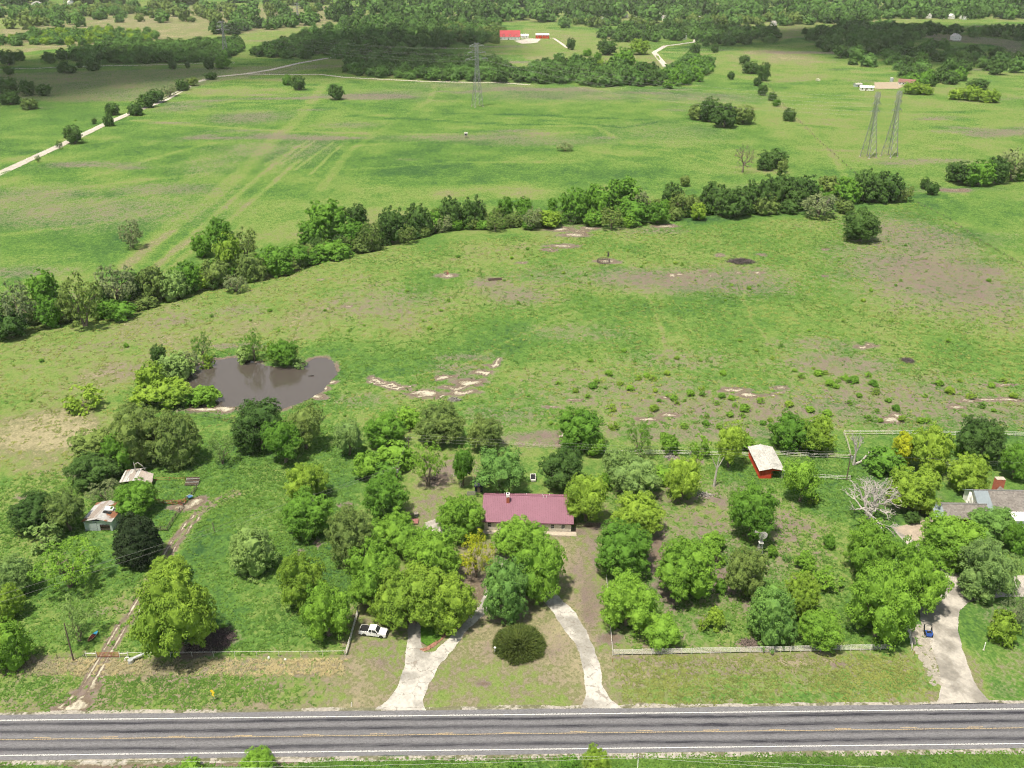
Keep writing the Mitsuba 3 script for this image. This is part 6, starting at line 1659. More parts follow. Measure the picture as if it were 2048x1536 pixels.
# pylons and their wires
mat('pylon_steel', (0.27, 0.28, 0.295), .5, .3, .5)


def pylon(base, H, label, rz=0.0, half=.095, arms=((.74, .19), (.84, .15), (.94, .12)), rad=.26, waist=.66):
    q = at(*base)
    k = thing('pylon', label, 'pylon', None)
    f = Frame(q, rz, q[2])

    def w(z):
        t = z / H
        return H * (half + (0.022 - half) * min(t / waist, 1.0) ** .9) if t < waist else H * 0.022

    for sx in (-1, 1):
        for sy in (-1, 1):
            obj('leg', f(tube([(sx * w(z), sy * w(z), z) for z in (0, H * .25, H * .45, H * waist, H)], [rad, rad * .95, rad * .85, rad * .7, rad * .5], 5)), 'pylon_steel', k)
            obj('footing', f(box(1.2, 1.2, .5, (sx * w(0), sy * w(0), -.1), base=True)), 'tan_concrete', k)
    zs = [H * v for v in (.0, .13, .25, .35, .44, .52, .59, .66, .72, .78, .84, .89, .94, .98)]
    b = []
    for z0, z1 in zip(zs[:-1], zs[1:]):
        a0, a1 = w(z0), w(z1)
        for s in (-1, 1):
            b += [tube([(-a0, s * a0, z0), (a1, s * a1, z1)], rad * .36, 3, False), tube([(a0, s * a0, z0), (-a1, s * a1, z1)], rad * .36, 3, False), tube([(s * a0, -a0, z0), (s * a1, a1, z1)], rad * .36, 3, False), tube([(s * a0, a0, z0), (s * a1, -a1, z1)], rad * .36, 3, False),
                  tube([(-a1, s * a1, z1), (a1, s * a1, z1)], rad * .36, 3, False), tube([(s * a1, -a1, z1), (s * a1, a1, z1)], rad * .36, 3, False)]
    obj('bracing', f(b), 'pylon_steel', k, kind='stuff')
    tips = []
    for z, a in arms:
        z, a = z * H, a * H
        for s in (-1, 1):
            e = w(z)
            obj('arm', f([tube([(s * e, -e, z), (s * a, 0, z + .4)], rad * .6, 4), tube([(s * e, e, z), (s * a, 0, z + .4)], rad * .6, 4), tube([(s * e, 0, z + .045 * H), (s * a, 0, z + .4)], rad * .6, 4)]), 'pylon_steel', k)
            obj('insulator', f(tube([(s * a, 0, z + .4), (s * a, 0, z - 2.0)], .14, 5)), 'grey_board', k)
            tips.append(f.p(s * a, 0, z - 2.0))
    return tips


T1 = pylon((955, 213), 59, 'tall dense lattice pylon in the middle of the far fields', 24, .072, rad=.26)
T2 = pylon((1736, 314), 46, 'left pylon of the pair in the sunny right field', 30, .085, ((.70, .11), (.82, .09), (.93, .07)))
T3 = pylon((1778, 313), 47, 'right pylon of the pair in the sunny right field', 30, .085, ((.70, .11), (.82, .09), (.93, .07)))
T4 = pylon((452, 114), 50, 'far left pylon standing in the dark tree belt', 24, .08, rad=.34)
T5 = pylon((597, 47), 43, 'smallest and farthest pylon near the top left', 24, .08, rad=.36)
T6 = pylon((130, 8), 50, 'pylon far off at the horizon beyond the top left corner', 24, .08, rad=.3)
for i in range(6):
    lv, sd = ('lowest', 'middle', 'top')[i // 2], ('left', 'right')[i % 2]
    wire(T1[i], T4[i], 9, .045, f'{lv} {sd} high voltage wire between the middle pylon and the far left pylon')
    wire(T4[i], T5[i], 9, .05, f'{lv} {sd} high voltage wire between the two far left pylons')
    wire(T1[i], (T2 if i % 2 == 0 else T3)[i], 10, .04, f'{lv} high voltage wire from the middle pylon to the {sd} twin pylon')

# ------------------------------------------------------------------ small things near the highway
mat('sign_yellow', (0.80, 0.58, 0.02), .6)
mat('sign_back', (0.35, 0.35, 0.34), .5, .5)
sq = at(428, 1402)
sk = thing('road_sign', 'yellow diamond warning sign on a thin post in the left verge', 'sign')
obj('post', tube([sq, sq + [0, 0, 2.9]], .04, 6), 'steel', sk)
sfm = Frame(sq, -28)
m = slab([(0, -.03, 1.75), (.62, -.03, 2.37), (0, -.03, 2.99), (-.62, -.03, 2.37)], .015)
obj('plate', sfm(m), 'sign_yellow', sk)
obj('plaque', sfm(slab([(-.3, -.03, 1.25), (.3, -.03, 1.25), (.3, -.03, 1.68), (-.3, -.03, 1.68)], .015)), 'sign_yellow', sk)
for nm, b_, h, lab, m_, r_ in [('marker_post', (703, 1413), 1.1, 'short white marker post beside the highway left of the forked driveway', 'white_paint', .07), ('marker_post', (1967, 1300), 2.0, 'white post on the lawn right of the wide driveway', 'white_paint', .09),
                               ('marker_post', (1225, 1325), 1.1, 'orange marker post at the left end of the pipe fence', 'rust', .05), ('marker_post', (1827, 1310), 1.0, 'orange marker post at the mouth of the right driveway', 'rust', .05)]:
    q = at(*b_)
    k = thing(nm, lab, 'post')
    obj('shaft', tube([q, q + [.05, 0, h]], r_, 8), m_, k)
    obj('foot', trimesh.creation.cylinder(r_ * 2.2, .06, sections=10).apply_translation(q + [0, 0, .03]), 'tan_concrete', k)
q = at(990, 1305)
k = thing('lawn_statue', 'small white post lamp at the left edge of the round evergreen', 'lamp')  # a white statue, built in the shape of a post lamp; gives no light
obj('shaft', tube([q, q + [0, 0, 1.0]], .09, 8), 'white_paint', k)
obj('head_block', box(.3, .3, .35, q + [0, 0, 1.0], base=True), 'white_paint', k)
obj('cap', trimesh.creation.cone(.26, .2, sections=8).apply_translation(q + [0, 0, 1.352]), 'white_paint', k)
# round evergreen
jc, jr = at(1038, 1292), 102 / scale_at(1298) / 2
r = np.random.default_rng(33)
n = 6500
g, u = r.uniform(0, 6.283, n), np.sqrt(r.uniform(0, 1, n))
hmax = 2.0
edge = 1 + .16 * (fbm2(3 * np.cos(g), 3 * np.sin(g), .8, 2, 2) - .5) * 2
x, y = u * jr * edge * np.cos(g), u * jr * edge * np.sin(g)
lump = fbm2(x, y, 1.1, 3, 4)
z = hmax * np.sqrt(np.clip(1 - u ** 2.4, 0, 1)) * (.30 + 1.3 * lump) * r.uniform(.7, 1.05, n)
tw = 1.4 * (fbm2(x, y, 1.4, 2, 9) - .5)
d = np.column_stack([np.cos(g + tw) * (.5 + .8 * u), np.sin(g + tw) * (.5 + .8 * u), 1.0 - .5 * u]) + .25 * r.standard_normal((n, 3))
d /= np.linalg.norm(d, axis=1, keepdims=True)
side = np.cross(d, r.standard_normal((n, 3)))
side /= np.linalg.norm(side, axis=1, keepdims=True)
L_ = r.uniform(.7, 1.5, (n, 1))
c = np.column_stack([x, y, z]) + jc
v = np.stack([c - d * L_ * .5 - side * .11, c - d * L_ * .5 + side * .11, c + d * L_ * .6], 1).reshape(-1, 3)
LEAF_J = (0.120, 0.165, 0.045)
leaf_mat('leaf_evergreen', LEAF_J, .4)
k = thing('evergreen_shrub', 'huge round dark evergreen shrub on the lawn between the two driveways', 'shrub')
obj('foliage', trimesh.Trimesh(v, np.arange(3 * n).reshape(-1, 3), process=False), 'leaf_evergreen', k)
obj('stems', [limb(jc + [0, 0, 0], jc + [1.6 * math.cos(a), 1.6 * math.sin(a), 1.3], .12, .03, r) for a in np.arange(0, 6.2, .7)], 'bark', k)
# ivy bed and edging stones in the driveway fork
ivy = photo_poly([(842, 1255), (870, 1250), (895, 1258), (880, 1280), (855, 1292), (842, 1285)])
r = np.random.default_rng(44)
lo_, hi_ = np.array(ivy.bounds[:2]), np.array(ivy.bounds[2:])
q = lo_ + r.random((9000, 2)) * (hi_ - lo_)
q = q[contains_xy(ivy, q[:, 0], q[:, 1])]
c = np.column_stack([q, G(q[:, 0], q[:, 1]) + .1 + .5 * fbm2(q[:, 0], q[:, 1], 1.0, 2, 3) * r.uniform(.3, 1, len(q))])
v, f = cards(c, np.tile([0, 0, 1.0], (len(c), 1)), .16, r)
obj('ivy', trimesh.Trimesh(v, f, process=False), 'leaf_green')
tag('ivy', 'dark green ivy covering the bed in the fork of the left driveway', 'ivy', kind='stuff')
mat('edge_stone', (0.32, 0.17, 0.12), .95, var=.3, scale=2)
line = at(*np.array([(846, 1302), (858, 1299), (870, 1290), (882, 1280), (893, 1270), (902, 1260)], float).T)
k = thing('stone_edging', 'reddish stones edging the ivy bed in the driveway fork', 'edging')
lp = sg.LineString(line[:, :2])
for i in range(26):
    w_ = lp.interpolate(i / 25, normalized=True)
    for j in range(2):
        m = trimesh.creation.icosphere(1, .5)
        m.vertices *= 1 + .18 * r.standard_normal((len(m.vertices), 1))
        m.apply_scale((r.uniform(.35, .6), r.uniform(.3, .5), r.uniform(.25, .4)))
        m.apply_translation((w_.x + r.uniform(-.1, .1) - .35 * j, w_.y + .35 * j, .1))
        obj('stone', m, 'edge_stone', k)
# blue cart
mat('cart_blue', (0.03, 0.10, 0.42), .4, 0, .5)
bc, _ = frame_px((1850, 1275), (1866, 1277))
k = thing('blue_cart', 'blue tub cart with black side frames on the right driveway', 'cart')
tub = trimesh.creation.box((1.3, 1.0, .7))
vv = tub.vertices.copy()
vv[:, 0] *= np.where(vv[:, 2] < 0, .8, 1)
tub.vertices = vv
obj('tub', bc(tub.apply_translation((.75, .5, .75))), 'cart_blue', k)
obj('liner', bc(box(1.05, .75, .04, (.75, .5, 1.085))), 'black', k)
for s in (.02, 1.48):
    obj('side_frame', bc(slab([(s, .0, .3), (s, 1.6, .9), (s, 1.8, 2.0), (s, 1.5, 2.0), (s, .9, 1.2), (s, .0, 1.1)], .08)), 'black', k)
obj('handle', bc(tube([(.02, 1.65, 1.9), (1.48, 1.65, 1.9)], .04, 6)), 'black', k)
for s in (.1, 1.4):
    obj('wheel', bc(rot(trimesh.creation.cylinder(.3, .14, sections=16), 90, (0, 1, 0)).apply_translation((s, .75, .3))), 'tyre', k)
# canoe like play boat, tub, chute
mat('boat_maroon', (0.15, 0.030, 0.030), .6, var=.15)
mat('boat_blue', (0.05, 0.33, 0.55), .5)
mat('tan_plastic', (0.55, 0.38, 0.24), .6)
mat('turquoise', (0.42, 0.62, 0.58), .5, var=.15)
ca, CA = frame_px((177, 1285), (196, 1265))
k = thing('small_boat', 'small maroon boat with a blue bow cover on the grass left of the ranch lane', 'boat')
L0 = 2.9
prof = np.array([(math.sin(math.pi * min(max(t, .02), .98)) ** .55) for t in np.linspace(0, 1, 13)])
xs = np.linspace(0, L0, 13)
hv, hf_ = [], []
for x, w_ in zip(xs, prof):
    for a in np.linspace(-1, 1, 7):
        hv.append((x, .52 * w_ * math.sin(a * 1.5), .42 - .40 * math.cos(a * 1.5) * (.4 + .6 * w_) + .02))
for i in range(12):
    for j in range(6):
        a, b = i * 7 + j, i * 7 + j + 1
        hf_ += [[a, b, b + 7], [a, b + 7, a + 7]]
obj('hull', ca(trimesh.Trimesh(hv, hf_, process=False)), 'boat_maroon', k, smooth=True)
top = [(x, .5 * w_, .44) for x, w_ in zip(xs, prof)]
obj('gunwale', ca([tube([(x, y_, z_) for x, y_, z_ in top], .045, 5), tube([(x, -y_, z_) for x, y_, z_ in top], .045, 5)]), 'tan_plastic', k)
obj('bow_cover', ca(prism([(x, .5 * w_) for x, w_ in zip(xs[8:], prof[8:])] + [(x, -.5 * w_) for x, w_ in zip(xs[8:], prof[8:])][::-1], .44, .5)), 'boat_blue', k)
obj('seat', ca(box(.25, .9, .04, (1.0, 0, .38))), 'boat_maroon', k)
q = at(282, 1270)
k = thing('plastic_tub', 'pale turquoise plastic tub lying tilted beside the very large oak', 'tub')
tor = trimesh.creation.torus(.55, .2, major_sections=24, minor_sections=10)
rot(tor, 35, (1, 0, 0)).apply_translation(q + [0, 0, .45])
obj('rim', tor, 'turquoise', k, smooth=True)
obj('bottom', rot(trimesh.creation.cylinder(.55, .12, sections=20), 35, (1, 0, 0)).apply_translation(q + [0, .2, .35]), 'turquoise', k)
mat('galvanized', (0.50, 0.52, 0.53), .45, .4, var=.12)
q0, q1 = at(259, 1325), at(290, 1315)
k = thing('metal_chute', 'grey metal feed chute with a white hoop lying outside the wire fence', 'chute')
obj('bin', trimesh.creation.cylinder(.55, .8, sections=16).apply_translation(q0 + [.3, 0, .4]), 'galvanized', k)
d = q1 - q0
nrm = np.array([-d[1], d[0], 0]) / np.hypot(d[0], d[1])
obj('trough', [slab([q0 + [.5, 0, .75], q1 + [0, 0, .95], q1 + nrm * .5 + [0, 0, 1.0], q0 + nrm * .5 + [.5, 0, .8]], .04), slab([q0 + [.5, 0, .5], q1 + [0, 0, .7], q1 + [0, 0, .95], q0 + [.5, 0, .75]], .04)], 'galvanized', k)
obj('hoop', tube([q0 + [-.35 + .5 * math.cos(a), .1, .7 + .6 * math.sin(a)] for a in np.linspace(-.6, 3.6, 14)], .09, 6), 'white_paint', k)
for x_, y_, lab in [(538, 1318, 'white sack at a post of the left wire fence'), (571, 1321, 'white scrap bag outside the left wire fence')]:
    m = trimesh.creation.icosphere(2, 1)
    m.vertices *= 1 + .2 * (meshkit.fbm(m.vertices * 2, 2, 5)[:, None] - .5) * 2
    m.apply_scale((.25, .2, .45 if x_ < 550 else .22))
    m.apply_translation(at(x_, y_) + [0, 0, .3])
    k = obj('white_sack', m, 'white_paint', smooth=True)
    tag(k, lab, 'sack')


def brush(c, rx, ry, h, n, m, r, name, label, cat='brush pile', kind=None, L=(.8, 2.2), rad=(.02, .07)):
    parts = []
    for i in range(n):
        g, u = r.uniform(0, 6.28), r.random() ** .6
        u *= .55 + .55 * float(fbm2(2 * math.cos(g), 2 * math.sin(g), .9, 2, n % 97)) * 1.6
        p = c + [rx * u * math.cos(g), ry * u * math.sin(g), h * (1 - u * u) * r.uniform(.1, 1)]
        a, l = r.uniform(0, 6.28), r.uniform(*L) / 2
        d = np.array([math.cos(a), math.sin(a), r.normal(0, .25)]) * l
        parts.append(tube([p - d, p + d], [r.uniform(*rad), rad[0]], 4, False))
    k = thing(name, label, cat)
    h_ = len(parts) // 3
    obj('twigs', parts[h_:], m, k, kind='stuff')
    obj('branches', parts[:h_], 'dark_log' if m != 'dark_log' else 'bark', k, kind='stuff')
    return k


r = np.random.default_rng(55)
mat('old_brush', (0.125, 0.10, 0.105), .95, var=.4, scale=2)
mat('burnt', (0.085, 0.060, 0.066), .95, var=.4, scale=2)
mat('dead_brush', (0.22, 0.17, 0.15), .95, var=.3, scale=2)
brush(at(432, 1280), 4.2, 3.6, .8, 900, 'burnt', r, 'brush_pile', 'dark purplish burnt brush heap right of the very large oak')
brush(at(398, 1296), 3.6, 1.6, .3, 260, 'dead_brush', r, 'brush_pile', 'reddish dead brush scattered left of the burnt heap')
brush(at(1482, 524), 6.8, 4.0, 1.5, 330, 'old_brush', r, 'brush_pile', 'large dark brush pile in the middle pasture', L=(1.5, 4), rad=(.05, .13))
brush(at(1816, 722), 2.6, 2.2, .9, 130, 'old_brush', r, 'brush_pile', 'small dark brush pile in the scrubby right pasture', L=(1, 2.5), rad=(.03, .1))
brush(at(1500, 1287), 2.0, 1.1, .6, 240, 'dead_brush', r, 'brush_pile', 'pinkish dead brush heap inside the white pipe fence')
brush(at(908, 800), 2.2, 1.2, .9, 200, 'dead_wood', r, 'brush_pile', 'whitish dead brush by the pale gully', L=(1, 2.5))
brush(at(862, 958), 2.0, 1.2, .5, 160, 'dead_brush', r, 'brush_pile', 'brown brush heap under the leaning mesquite in the house yard')
brush(at(1410, 990), 1.8, .9, .4, 120, 'dead_wood', r, 'brush_pile', 'small pale brush heap in the paddock below the pale snag')
brush(at(1340, 914), 1.5, .8, .4, 110, 'dead_wood', r, 'brush_pile', 'pale rubble heap of limbs at the back fence')

# dead trees
def dead(box_, base, seed, label, depth=4, spread=.8, n_=4, r0=.035, trunk=.3, stems=1, up=.3, m='dead_wood'):
    cx, top, bot, w = box_
    foot, W, H = solve_box(cx, top, bot, w, .3, base)
    b = make_bare(seed, depth, spread, trunk, r0, n_, up, stems)
    b.apply_scale((W, W, H))
    b.apply_translation(foot)
    k = thing('dead_tree', label, 'tree')
    lowz = foot[2] + (.4 if stems == 1 else .2) * H
    c_ = b.triangles_center[:, 2]
    low = c_ < lowz
    g = b.triangles_center @ [math.cos(.6), math.sin(.6), 0]
    side_ = g > foot[0] * math.cos(.6) + foot[1] * math.sin(.6)
    for part in ([low] if stems == 1 else [low & side_, low & ~side_]):
        obj('trunk', b.submesh([np.nonzero(part)[0]], append=True, repair=False), m, k, smooth=50)
    obj('limbs', b.submesh([np.nonzero(c_ >= lowz)[0]], append=True, repair=False), m, k, smooth=50)


dead((1735, 934, 1035, 128), (1735, 1042), 4, 'large bleached dead tree with spreading bare limbs at the right', 5, .75, 6, .052, .36, 2)
dead((1706, 862, 925, 44), (1706, 930), 9, 'grey dead tree beside the transformer pole', 4, .55, 5, .085, .4, 1)
q = at(1428, 972)
k = thing('dead_tree', 'tall pale snag with three stub limbs in the paddock', 'tree')
obj('trunk', tube([q, q + [.1, 0, 2.5], q + [.3, 0, 5.6]], [.42, .3, .22], 8), 'dead_wood', k, smooth=50)
for a_, l_ in ((-1.6, 3.6), (.25, 4.0), (1.5, 3.7)):
    obj('limb', tube([q + [.3, 0, 5.4], q + [.3 + a_ * .5, 0, 5.4 + l_ * .45], q + [.3 + a_, -.1, 5.4 + l_]], [.2, .14, .07], 6), 'dead_wood', k, smooth=50)
dead((912, 922, 945, 42), (920, 972), 12, 'bleached bare limbs of the half dead yard tree', 3, .9, 5, .06, .55, 1)
dead((626, 984, 1026, 50), (618, 1052), 31, 'bleached dead limbs showing in the left yard oak', 4, .7, 5, .055, .5, 1)
dead((1478, 283, 343, 50), (1484, 345), 41, 'large leafless grey tree standing in the far field', 5, .7, 5, .05, .32, 1, m='bark')
dead((1655, 388, 428, 46), (1648, 430), 47, 'white dead tree at the edge of the creek belt', 4, .8, 5, .06, .4, 1)
lq = at(1722, 925), at(1740, 905)
k = thing('fallen_log', 'pale fallen trunk lying right of the transformer pole', 'log')
obj('trunk', tube([lq[0] + [-2, -1.2, .4], lq[0] + [0, 0, .35], lq[1] + [0, 0, .5]], [.32, .28, .16], 8), 'dead_wood', k)
obj('limb', tube([lq[0] + [0, 0, .5], lq[0] + [1.6, -.8, .9]], [.14, .06], 6), 'dead_wood', k)

# ------------------------------------------------------------------ pasture things
q = at(1207, 524)
k = thing('hay_ring', 'dark round hay feeder on a pale patch of ground in the pasture', 'hay feeder')
for z in (.35, .75, 1.2):
    obj('hoop', tube([q + [3.0 * math.cos(a), 3.0 * math.sin(a), z] for a in np.linspace(0, 6.2832, 33)], .10, 5, False), 'fence_dark', k)
for a in np.arange(0, 6.28, .4):
    obj('bar', tube([q + [3.0 * math.cos(a), 3.0 * math.sin(a), 0], q + [3.0 * math.cos(a), 3.0 * math.sin(a), 1.25]], .08, 5), 'fence_dark', k)
q = at(1216, 513)
k = thing('charred_stump', 'dark upright charred stump behind the hay feeder', 'stump')
obj('trunk', tube([q, q + [.1, 0, 1.4], q + [-.1, 0, 2.4]], [.5, .4, .22], 7), 'dark_log', k)
obj('limb', tube([q + [0, 0, 1.3], q + [.8, 0, 2.0]], [.2, .1], 6), 'dark_log', k)
tq, TL = frame_px((977, 562), (1004, 560))
k = thing('feed_trough', 'long dark feed trough lying in the pasture', 'trough')
obj('side', tq(box(TL, .12, .7, (TL / 2, 0, 0), base=True)), 'brown_board', k)
obj('side', tq(box(TL, .12, .7, (TL / 2, 1.3, 0), base=True)), 'brown_board', k)
obj('end', tq(box(.12, 1.2, .7, (.06, .65, 0), base=True)), 'brown_board', k)
obj('end', tq(box(.12, 1.2, .7, (TL - .06, .65, 0), base=True)), 'brown_board', k)
obj('bottom', tq(box(TL - .2, 1.2, .1, (TL / 2, .65, .12))), 'black', k)
q = at(893, 550)
mat('pump_red', (0.36, 0.13, 0.11), .7, var=.25)
k = thing('pump_jack', 'faded red pump on a pale gravel spot in the pasture', 'pump')
obj('base', box(2.6, 1.2, .35, q, base=True), 'tan_concrete', k)
obj('housing', box(.9, .8, 1.1, q + [.5, 0, .35], base=True), 'pump_red', k)
obj('flywheel', rot(trimesh.creation.torus(.55, .12, major_sections=20, minor_sections=6), 90, (1, 0, 0)).apply_translation(q + [-.3, -.5, 1.0]), 'fence_dark', k)
obj('stand', tube([q + [-.9, 0, .3], q + [-.4, 0, 1.9], q + [.1, 0, .3]], .09, 5), 'pump_red', k)
obj('beam', tube([q + [-1.4, 0, 1.6], q + [.8, 0, 2.2]], .13, 5), 'pump_red', k)
q = at(932, 275)
k = thing('deer_blind', 'small dark box blind on legs in the middle of the far field', 'hunting blind')
obj('cabin', box(2.4, 2.2, 2.2, q + [0, 0, 1.4], base=True), 'grey_board', k)
obj('opening_plate', box(1.4, .1, .8, q + [0, -1.11, 2.5]), 'black', k)  # solid black plate; the cabin's inner shade is put into its colour
obj('roof', slab([q + [-1.5, -1.4, 3.65], q + [1.5, -1.4, 3.65], q + [1.5, 1.4, 3.9], q + [-1.5, 1.4, 3.9]], .1), 'barn_tin', k)
for sx in (-1, 1):
    for sy in (-.9, .9):
        obj('leg', tube([q + [sx * 1.2, sy * 1.1, 0], q + [sx, sy, 1.45]], .1, 5), 'grey_board', k)
mat('cow_white', (0.62, 0.58, 0.52), .9, var=.2)
mat('cow_dark', (0.06, 0.045, 0.04), .9)


def cow(px, py, rz, label, m='cow_white', s=1.15):
    q = at(px, py)
    f = Frame(q, rz, q[2])
    k = thing('cow', label, 'cow')
    J = {'rump': ((-.75, 0, 1.05), .34), 'belly': ((0, 0, .98), .42), 'chest': ((.7, 0, 1.0), .38), 'neck': ((1.05, 0, 1.1), .22), 'poll': ((1.35, 0, 1.0), .16), 'muzzle': ((1.62, 0, .72), .10)}
    ms = []
    for a, b in [('rump', 'belly'), ('belly', 'chest'), ('chest', 'neck'), ('neck', 'poll'), ('poll', 'muzzle')]:
        sp = []
        for n_ in (a, b):
            sp.append(trimesh.creation.icosphere(1, J[n_][1]).apply_translation(J[n_][0]).vertices)
        ms.append(trimesh.convex.convex_hull(np.vstack(sp)))
    for sy in (-.2, .2):
        ms += [tube([(.68, sy, .85), (.70, sy, .45), (.68, sy, .0)], [.15, .08, .07], 6), tube([(-.72, sy, .9), (-.62, sy, .62), (-.84, sy, .42), (-.78, sy, 0)], [.2, .12, .08, .07], 6)]
    ms.append(tube([(-1.08, 0, 1.15), (-1.18, 0, .8), (-1.15, 0, .45)], [.05, .03, .05], 5))
    for sy in (-1, 1):
        ms.append(tube([(1.33, sy * .12, 1.08), (1.28, sy * .34, 1.05)], [.07, .03], 5))
    b = trimesh.util.concatenate(ms)
    b.apply_scale(s)
    obj('body', f(b), m, k, smooth=60)


for x_, y_, a_, lab in [(1633, 162, 20, 'white cow at the left of the far herd'), (1636, 159, 160, 'white cow at the back of the far herd'), (1639, 161, 200, 'white cow at the right of the far herd'), (1637, 163, 0, 'white cow in front of the far herd')]:
    cow(x_, y_, a_, lab)

# ------------------------------------------------------------------ distant buildings
mat('pale_dirt', (0.24, 0.20, 0.145), .95, var=.2)
mat('crimson', (0.48, 0.035, 0.055), .5, var=.1)
mat('roof_white', (0.78, 0.77, 0.75), .5, var=.06)
mat('brown_roof', (0.23, 0.12, 0.10), .8, var=.15)


def gable(name, label, cat, px0, px1, depth, eave, ridge, wall, roof, axis='x', wins=4, door=True, over=.5, dormers=0):
    f, L = frame_px(px0, px1)
    k = thing(name, label, cat)
    if axis == 'x':
        obj('wall', f([box(L, .3, eave, (L / 2, .15, 0), base=True), box(L, .3, eave, (L / 2, depth - .15, 0), base=True), slab([(0, 0, 0), (0, depth, 0), (0, depth, eave), (0, depth / 2, ridge - .15), (0, 0, eave)][::-1], .3), slab([(L, 0, 0), (L, depth, 0), (L, depth, eave), (L, depth / 2, ridge - .15), (L, 0, eave)], .3)]), wall, k)
        rk = obj('roof', f([slab([(-over, -over, eave - .1), (L + over, -over, eave - .1), (L + over, depth / 2, ridge), (-over, depth / 2, ridge)], .2), slab([(L + over, depth + over, eave - .1), (-over, depth + over, eave - .1), (-over, depth / 2 + .01, ridge), (L + over, depth / 2 + .01, ridge)], .2)]), roof, k)
    else:
        obj('wall', f([box(.3, depth, eave, (.15, depth / 2, 0), base=True), box(.3, depth, eave, (L - .15, depth / 2, 0), base=True), slab([(0, 0, 0), (L, 0, 0), (L, 0, eave), (L / 2, 0, ridge - .15), (0, 0, eave)], .3), slab([(0, depth, 0), (L, depth, 0), (L, depth, eave), (L / 2, depth, ridge - .15), (0, depth, eave)][::-1], .3)]), wall, k)
        rk = obj('roof', f([slab([(-over, -over, eave - .1), (L / 2, -over, ridge), (L / 2, depth + over, ridge), (-over, depth + over, eave - .1)], .2), slab([(L / 2 + .01, -over, ridge), (L + over, -over, eave - .1), (L + over, depth + over, eave - .1), (L / 2 + .01, depth + over, ridge)], .2)]), roof, k)
    for i in range(wins):
        x = L * (i + .5) / wins
        w_ = obj('window', f(box(1.4, .1, 1.6, (x, -.03, eave * .55))), 'white_paint' if wall != 'white_paint' else 'grey_board', k)
        obj('pane', f(box(1.1, .06, 1.3, (x, -.085, eave * .55))), 'glass_dark', w_)
    if door:
        obj('door', f(box(1.2, .1, 2.2, (L * .42, -.035, 0), base=True)), 'brown_board', k)
    for i in range(dormers):
        x = L * (i + .6) / (dormers + .2)
        d_ = obj('dormer', f([box(2.6, depth * .28, 2.6, (x, depth * .22, eave + .5), base=True)]), wall, rk)
        obj('dormer_roof', f([slab([(x - 1.7, -.2 + depth * .06, eave + 2.9), (x, -.2 + depth * .06, eave + 4.6), (x, depth * .45, eave + 4.6), (x - 1.7, depth * .45, eave + 2.9)], .15), slab([(x + .01, -.2 + depth * .06, eave + 4.6), (x + 1.7, -.2 + depth * .06, eave + 2.9), (x + 1.7, depth * .45, eave + 2.9), (x + .01, depth * .45, eave + 4.6)], .15)]), roof, d_)
    return k, f, L


gable('farm_house', 'distant white house with a steep crimson roof and dormers', 'house', (1000, 80), (1040, 80), 17, 5.5, 16, 'white_paint', 'crimson', wins=6, dormers=3)
gable('garage', 'distant small white garage between the crimson roofed house and the long red barn', 'garage', (1042, 77), (1057, 77), 12, 5, 7.5, 'white_paint', 'roof_white', wins=2)
gable('red_shed', 'distant long red barn with a white roof', 'barn', (1072, 77), (1098, 77), 16, 6, 8.5, 'barn_red', 'roof_white', wins=3)
drape(photo_poly([(1028, 82), (1060, 77), (1082, 78), (1074, 86), (1044, 88)]), .3, 'concrete_yard', 'caliche', step=6)
tag('concrete_yard', 'pale concrete yard before the crimson roofed house', 'yard', kind='structure')
gable('brown_house', 'distant house with a faded brown roof among the dark trees on the right', 'house', (1796, 170), (1830, 172), 11, 3.4, 6.5, 'white_paint', 'brown_roof', wins=5)
gable('white_shed', 'distant long white shed left of the brown roofed house', 'shed', (1720, 181), (1747, 182), 9, 3.4, 5, 'white_paint', 'roof_white', wins=3)
gable('lean_to', 'small grey shed behind the distant long white shed', 'shed', (1712, 174), (1724, 174), 7, 3, 4, 'grey_tin', 'barn_tin', wins=1)
drape(photo_poly([(1748, 165), (1796, 164), (1808, 172), (1796, 178), (1750, 178)]), .25, 'dirt_yard', 'pale_dirt', step=5)
tag('dirt_yard', 'pale dirt yard between the distant white shed and the brown roofed house', 'yard', kind='structure')
q = at(1783, 163)
k = thing('water_tank', 'distant pale round water tank beside the brown roofed house', 'tank')
obj('tank', trimesh.creation.cylinder(2, 4, sections=20).apply_translation(q + [0, 0, 2]), 'grey_tin', k)
obj('lid', trimesh.creation.cone(2.1, 1, sections=20).apply_translation(q + [0, 0, 4.01]), 'barn_tin', k)
FARH = [(1190, 30, 12), (1160, 34, 9), (1232, 30, 12), (1252, 33, 8), (1283, 28, 12), (1320, 33, 9), (1355, 40, 14), (1205, 43, 11), (1180, 44, 9), (1272, 40, 9), (1380, 42, 12), (1400, 40, 10), (1310, 9, 16), (1745, 9, 14), (1716, 12, 8), (1788, 10, 9), (1365, 76, 15), (1395, 74, 12),
        (1330, 38, 10), (1860, 34, 6), (1885, 34, 8), (1905, 35, 8), (1930, 36, 6), (70, 8, 14), (140, 6, 10), (1140, 28, 8), (1550, 50, 6), (1915, 78, 14), (690, 6, 12), (1350, 24, 8)]
spots = ['left of the village', 'in the village', 'right of the village', 'at the far right', 'at the far left']
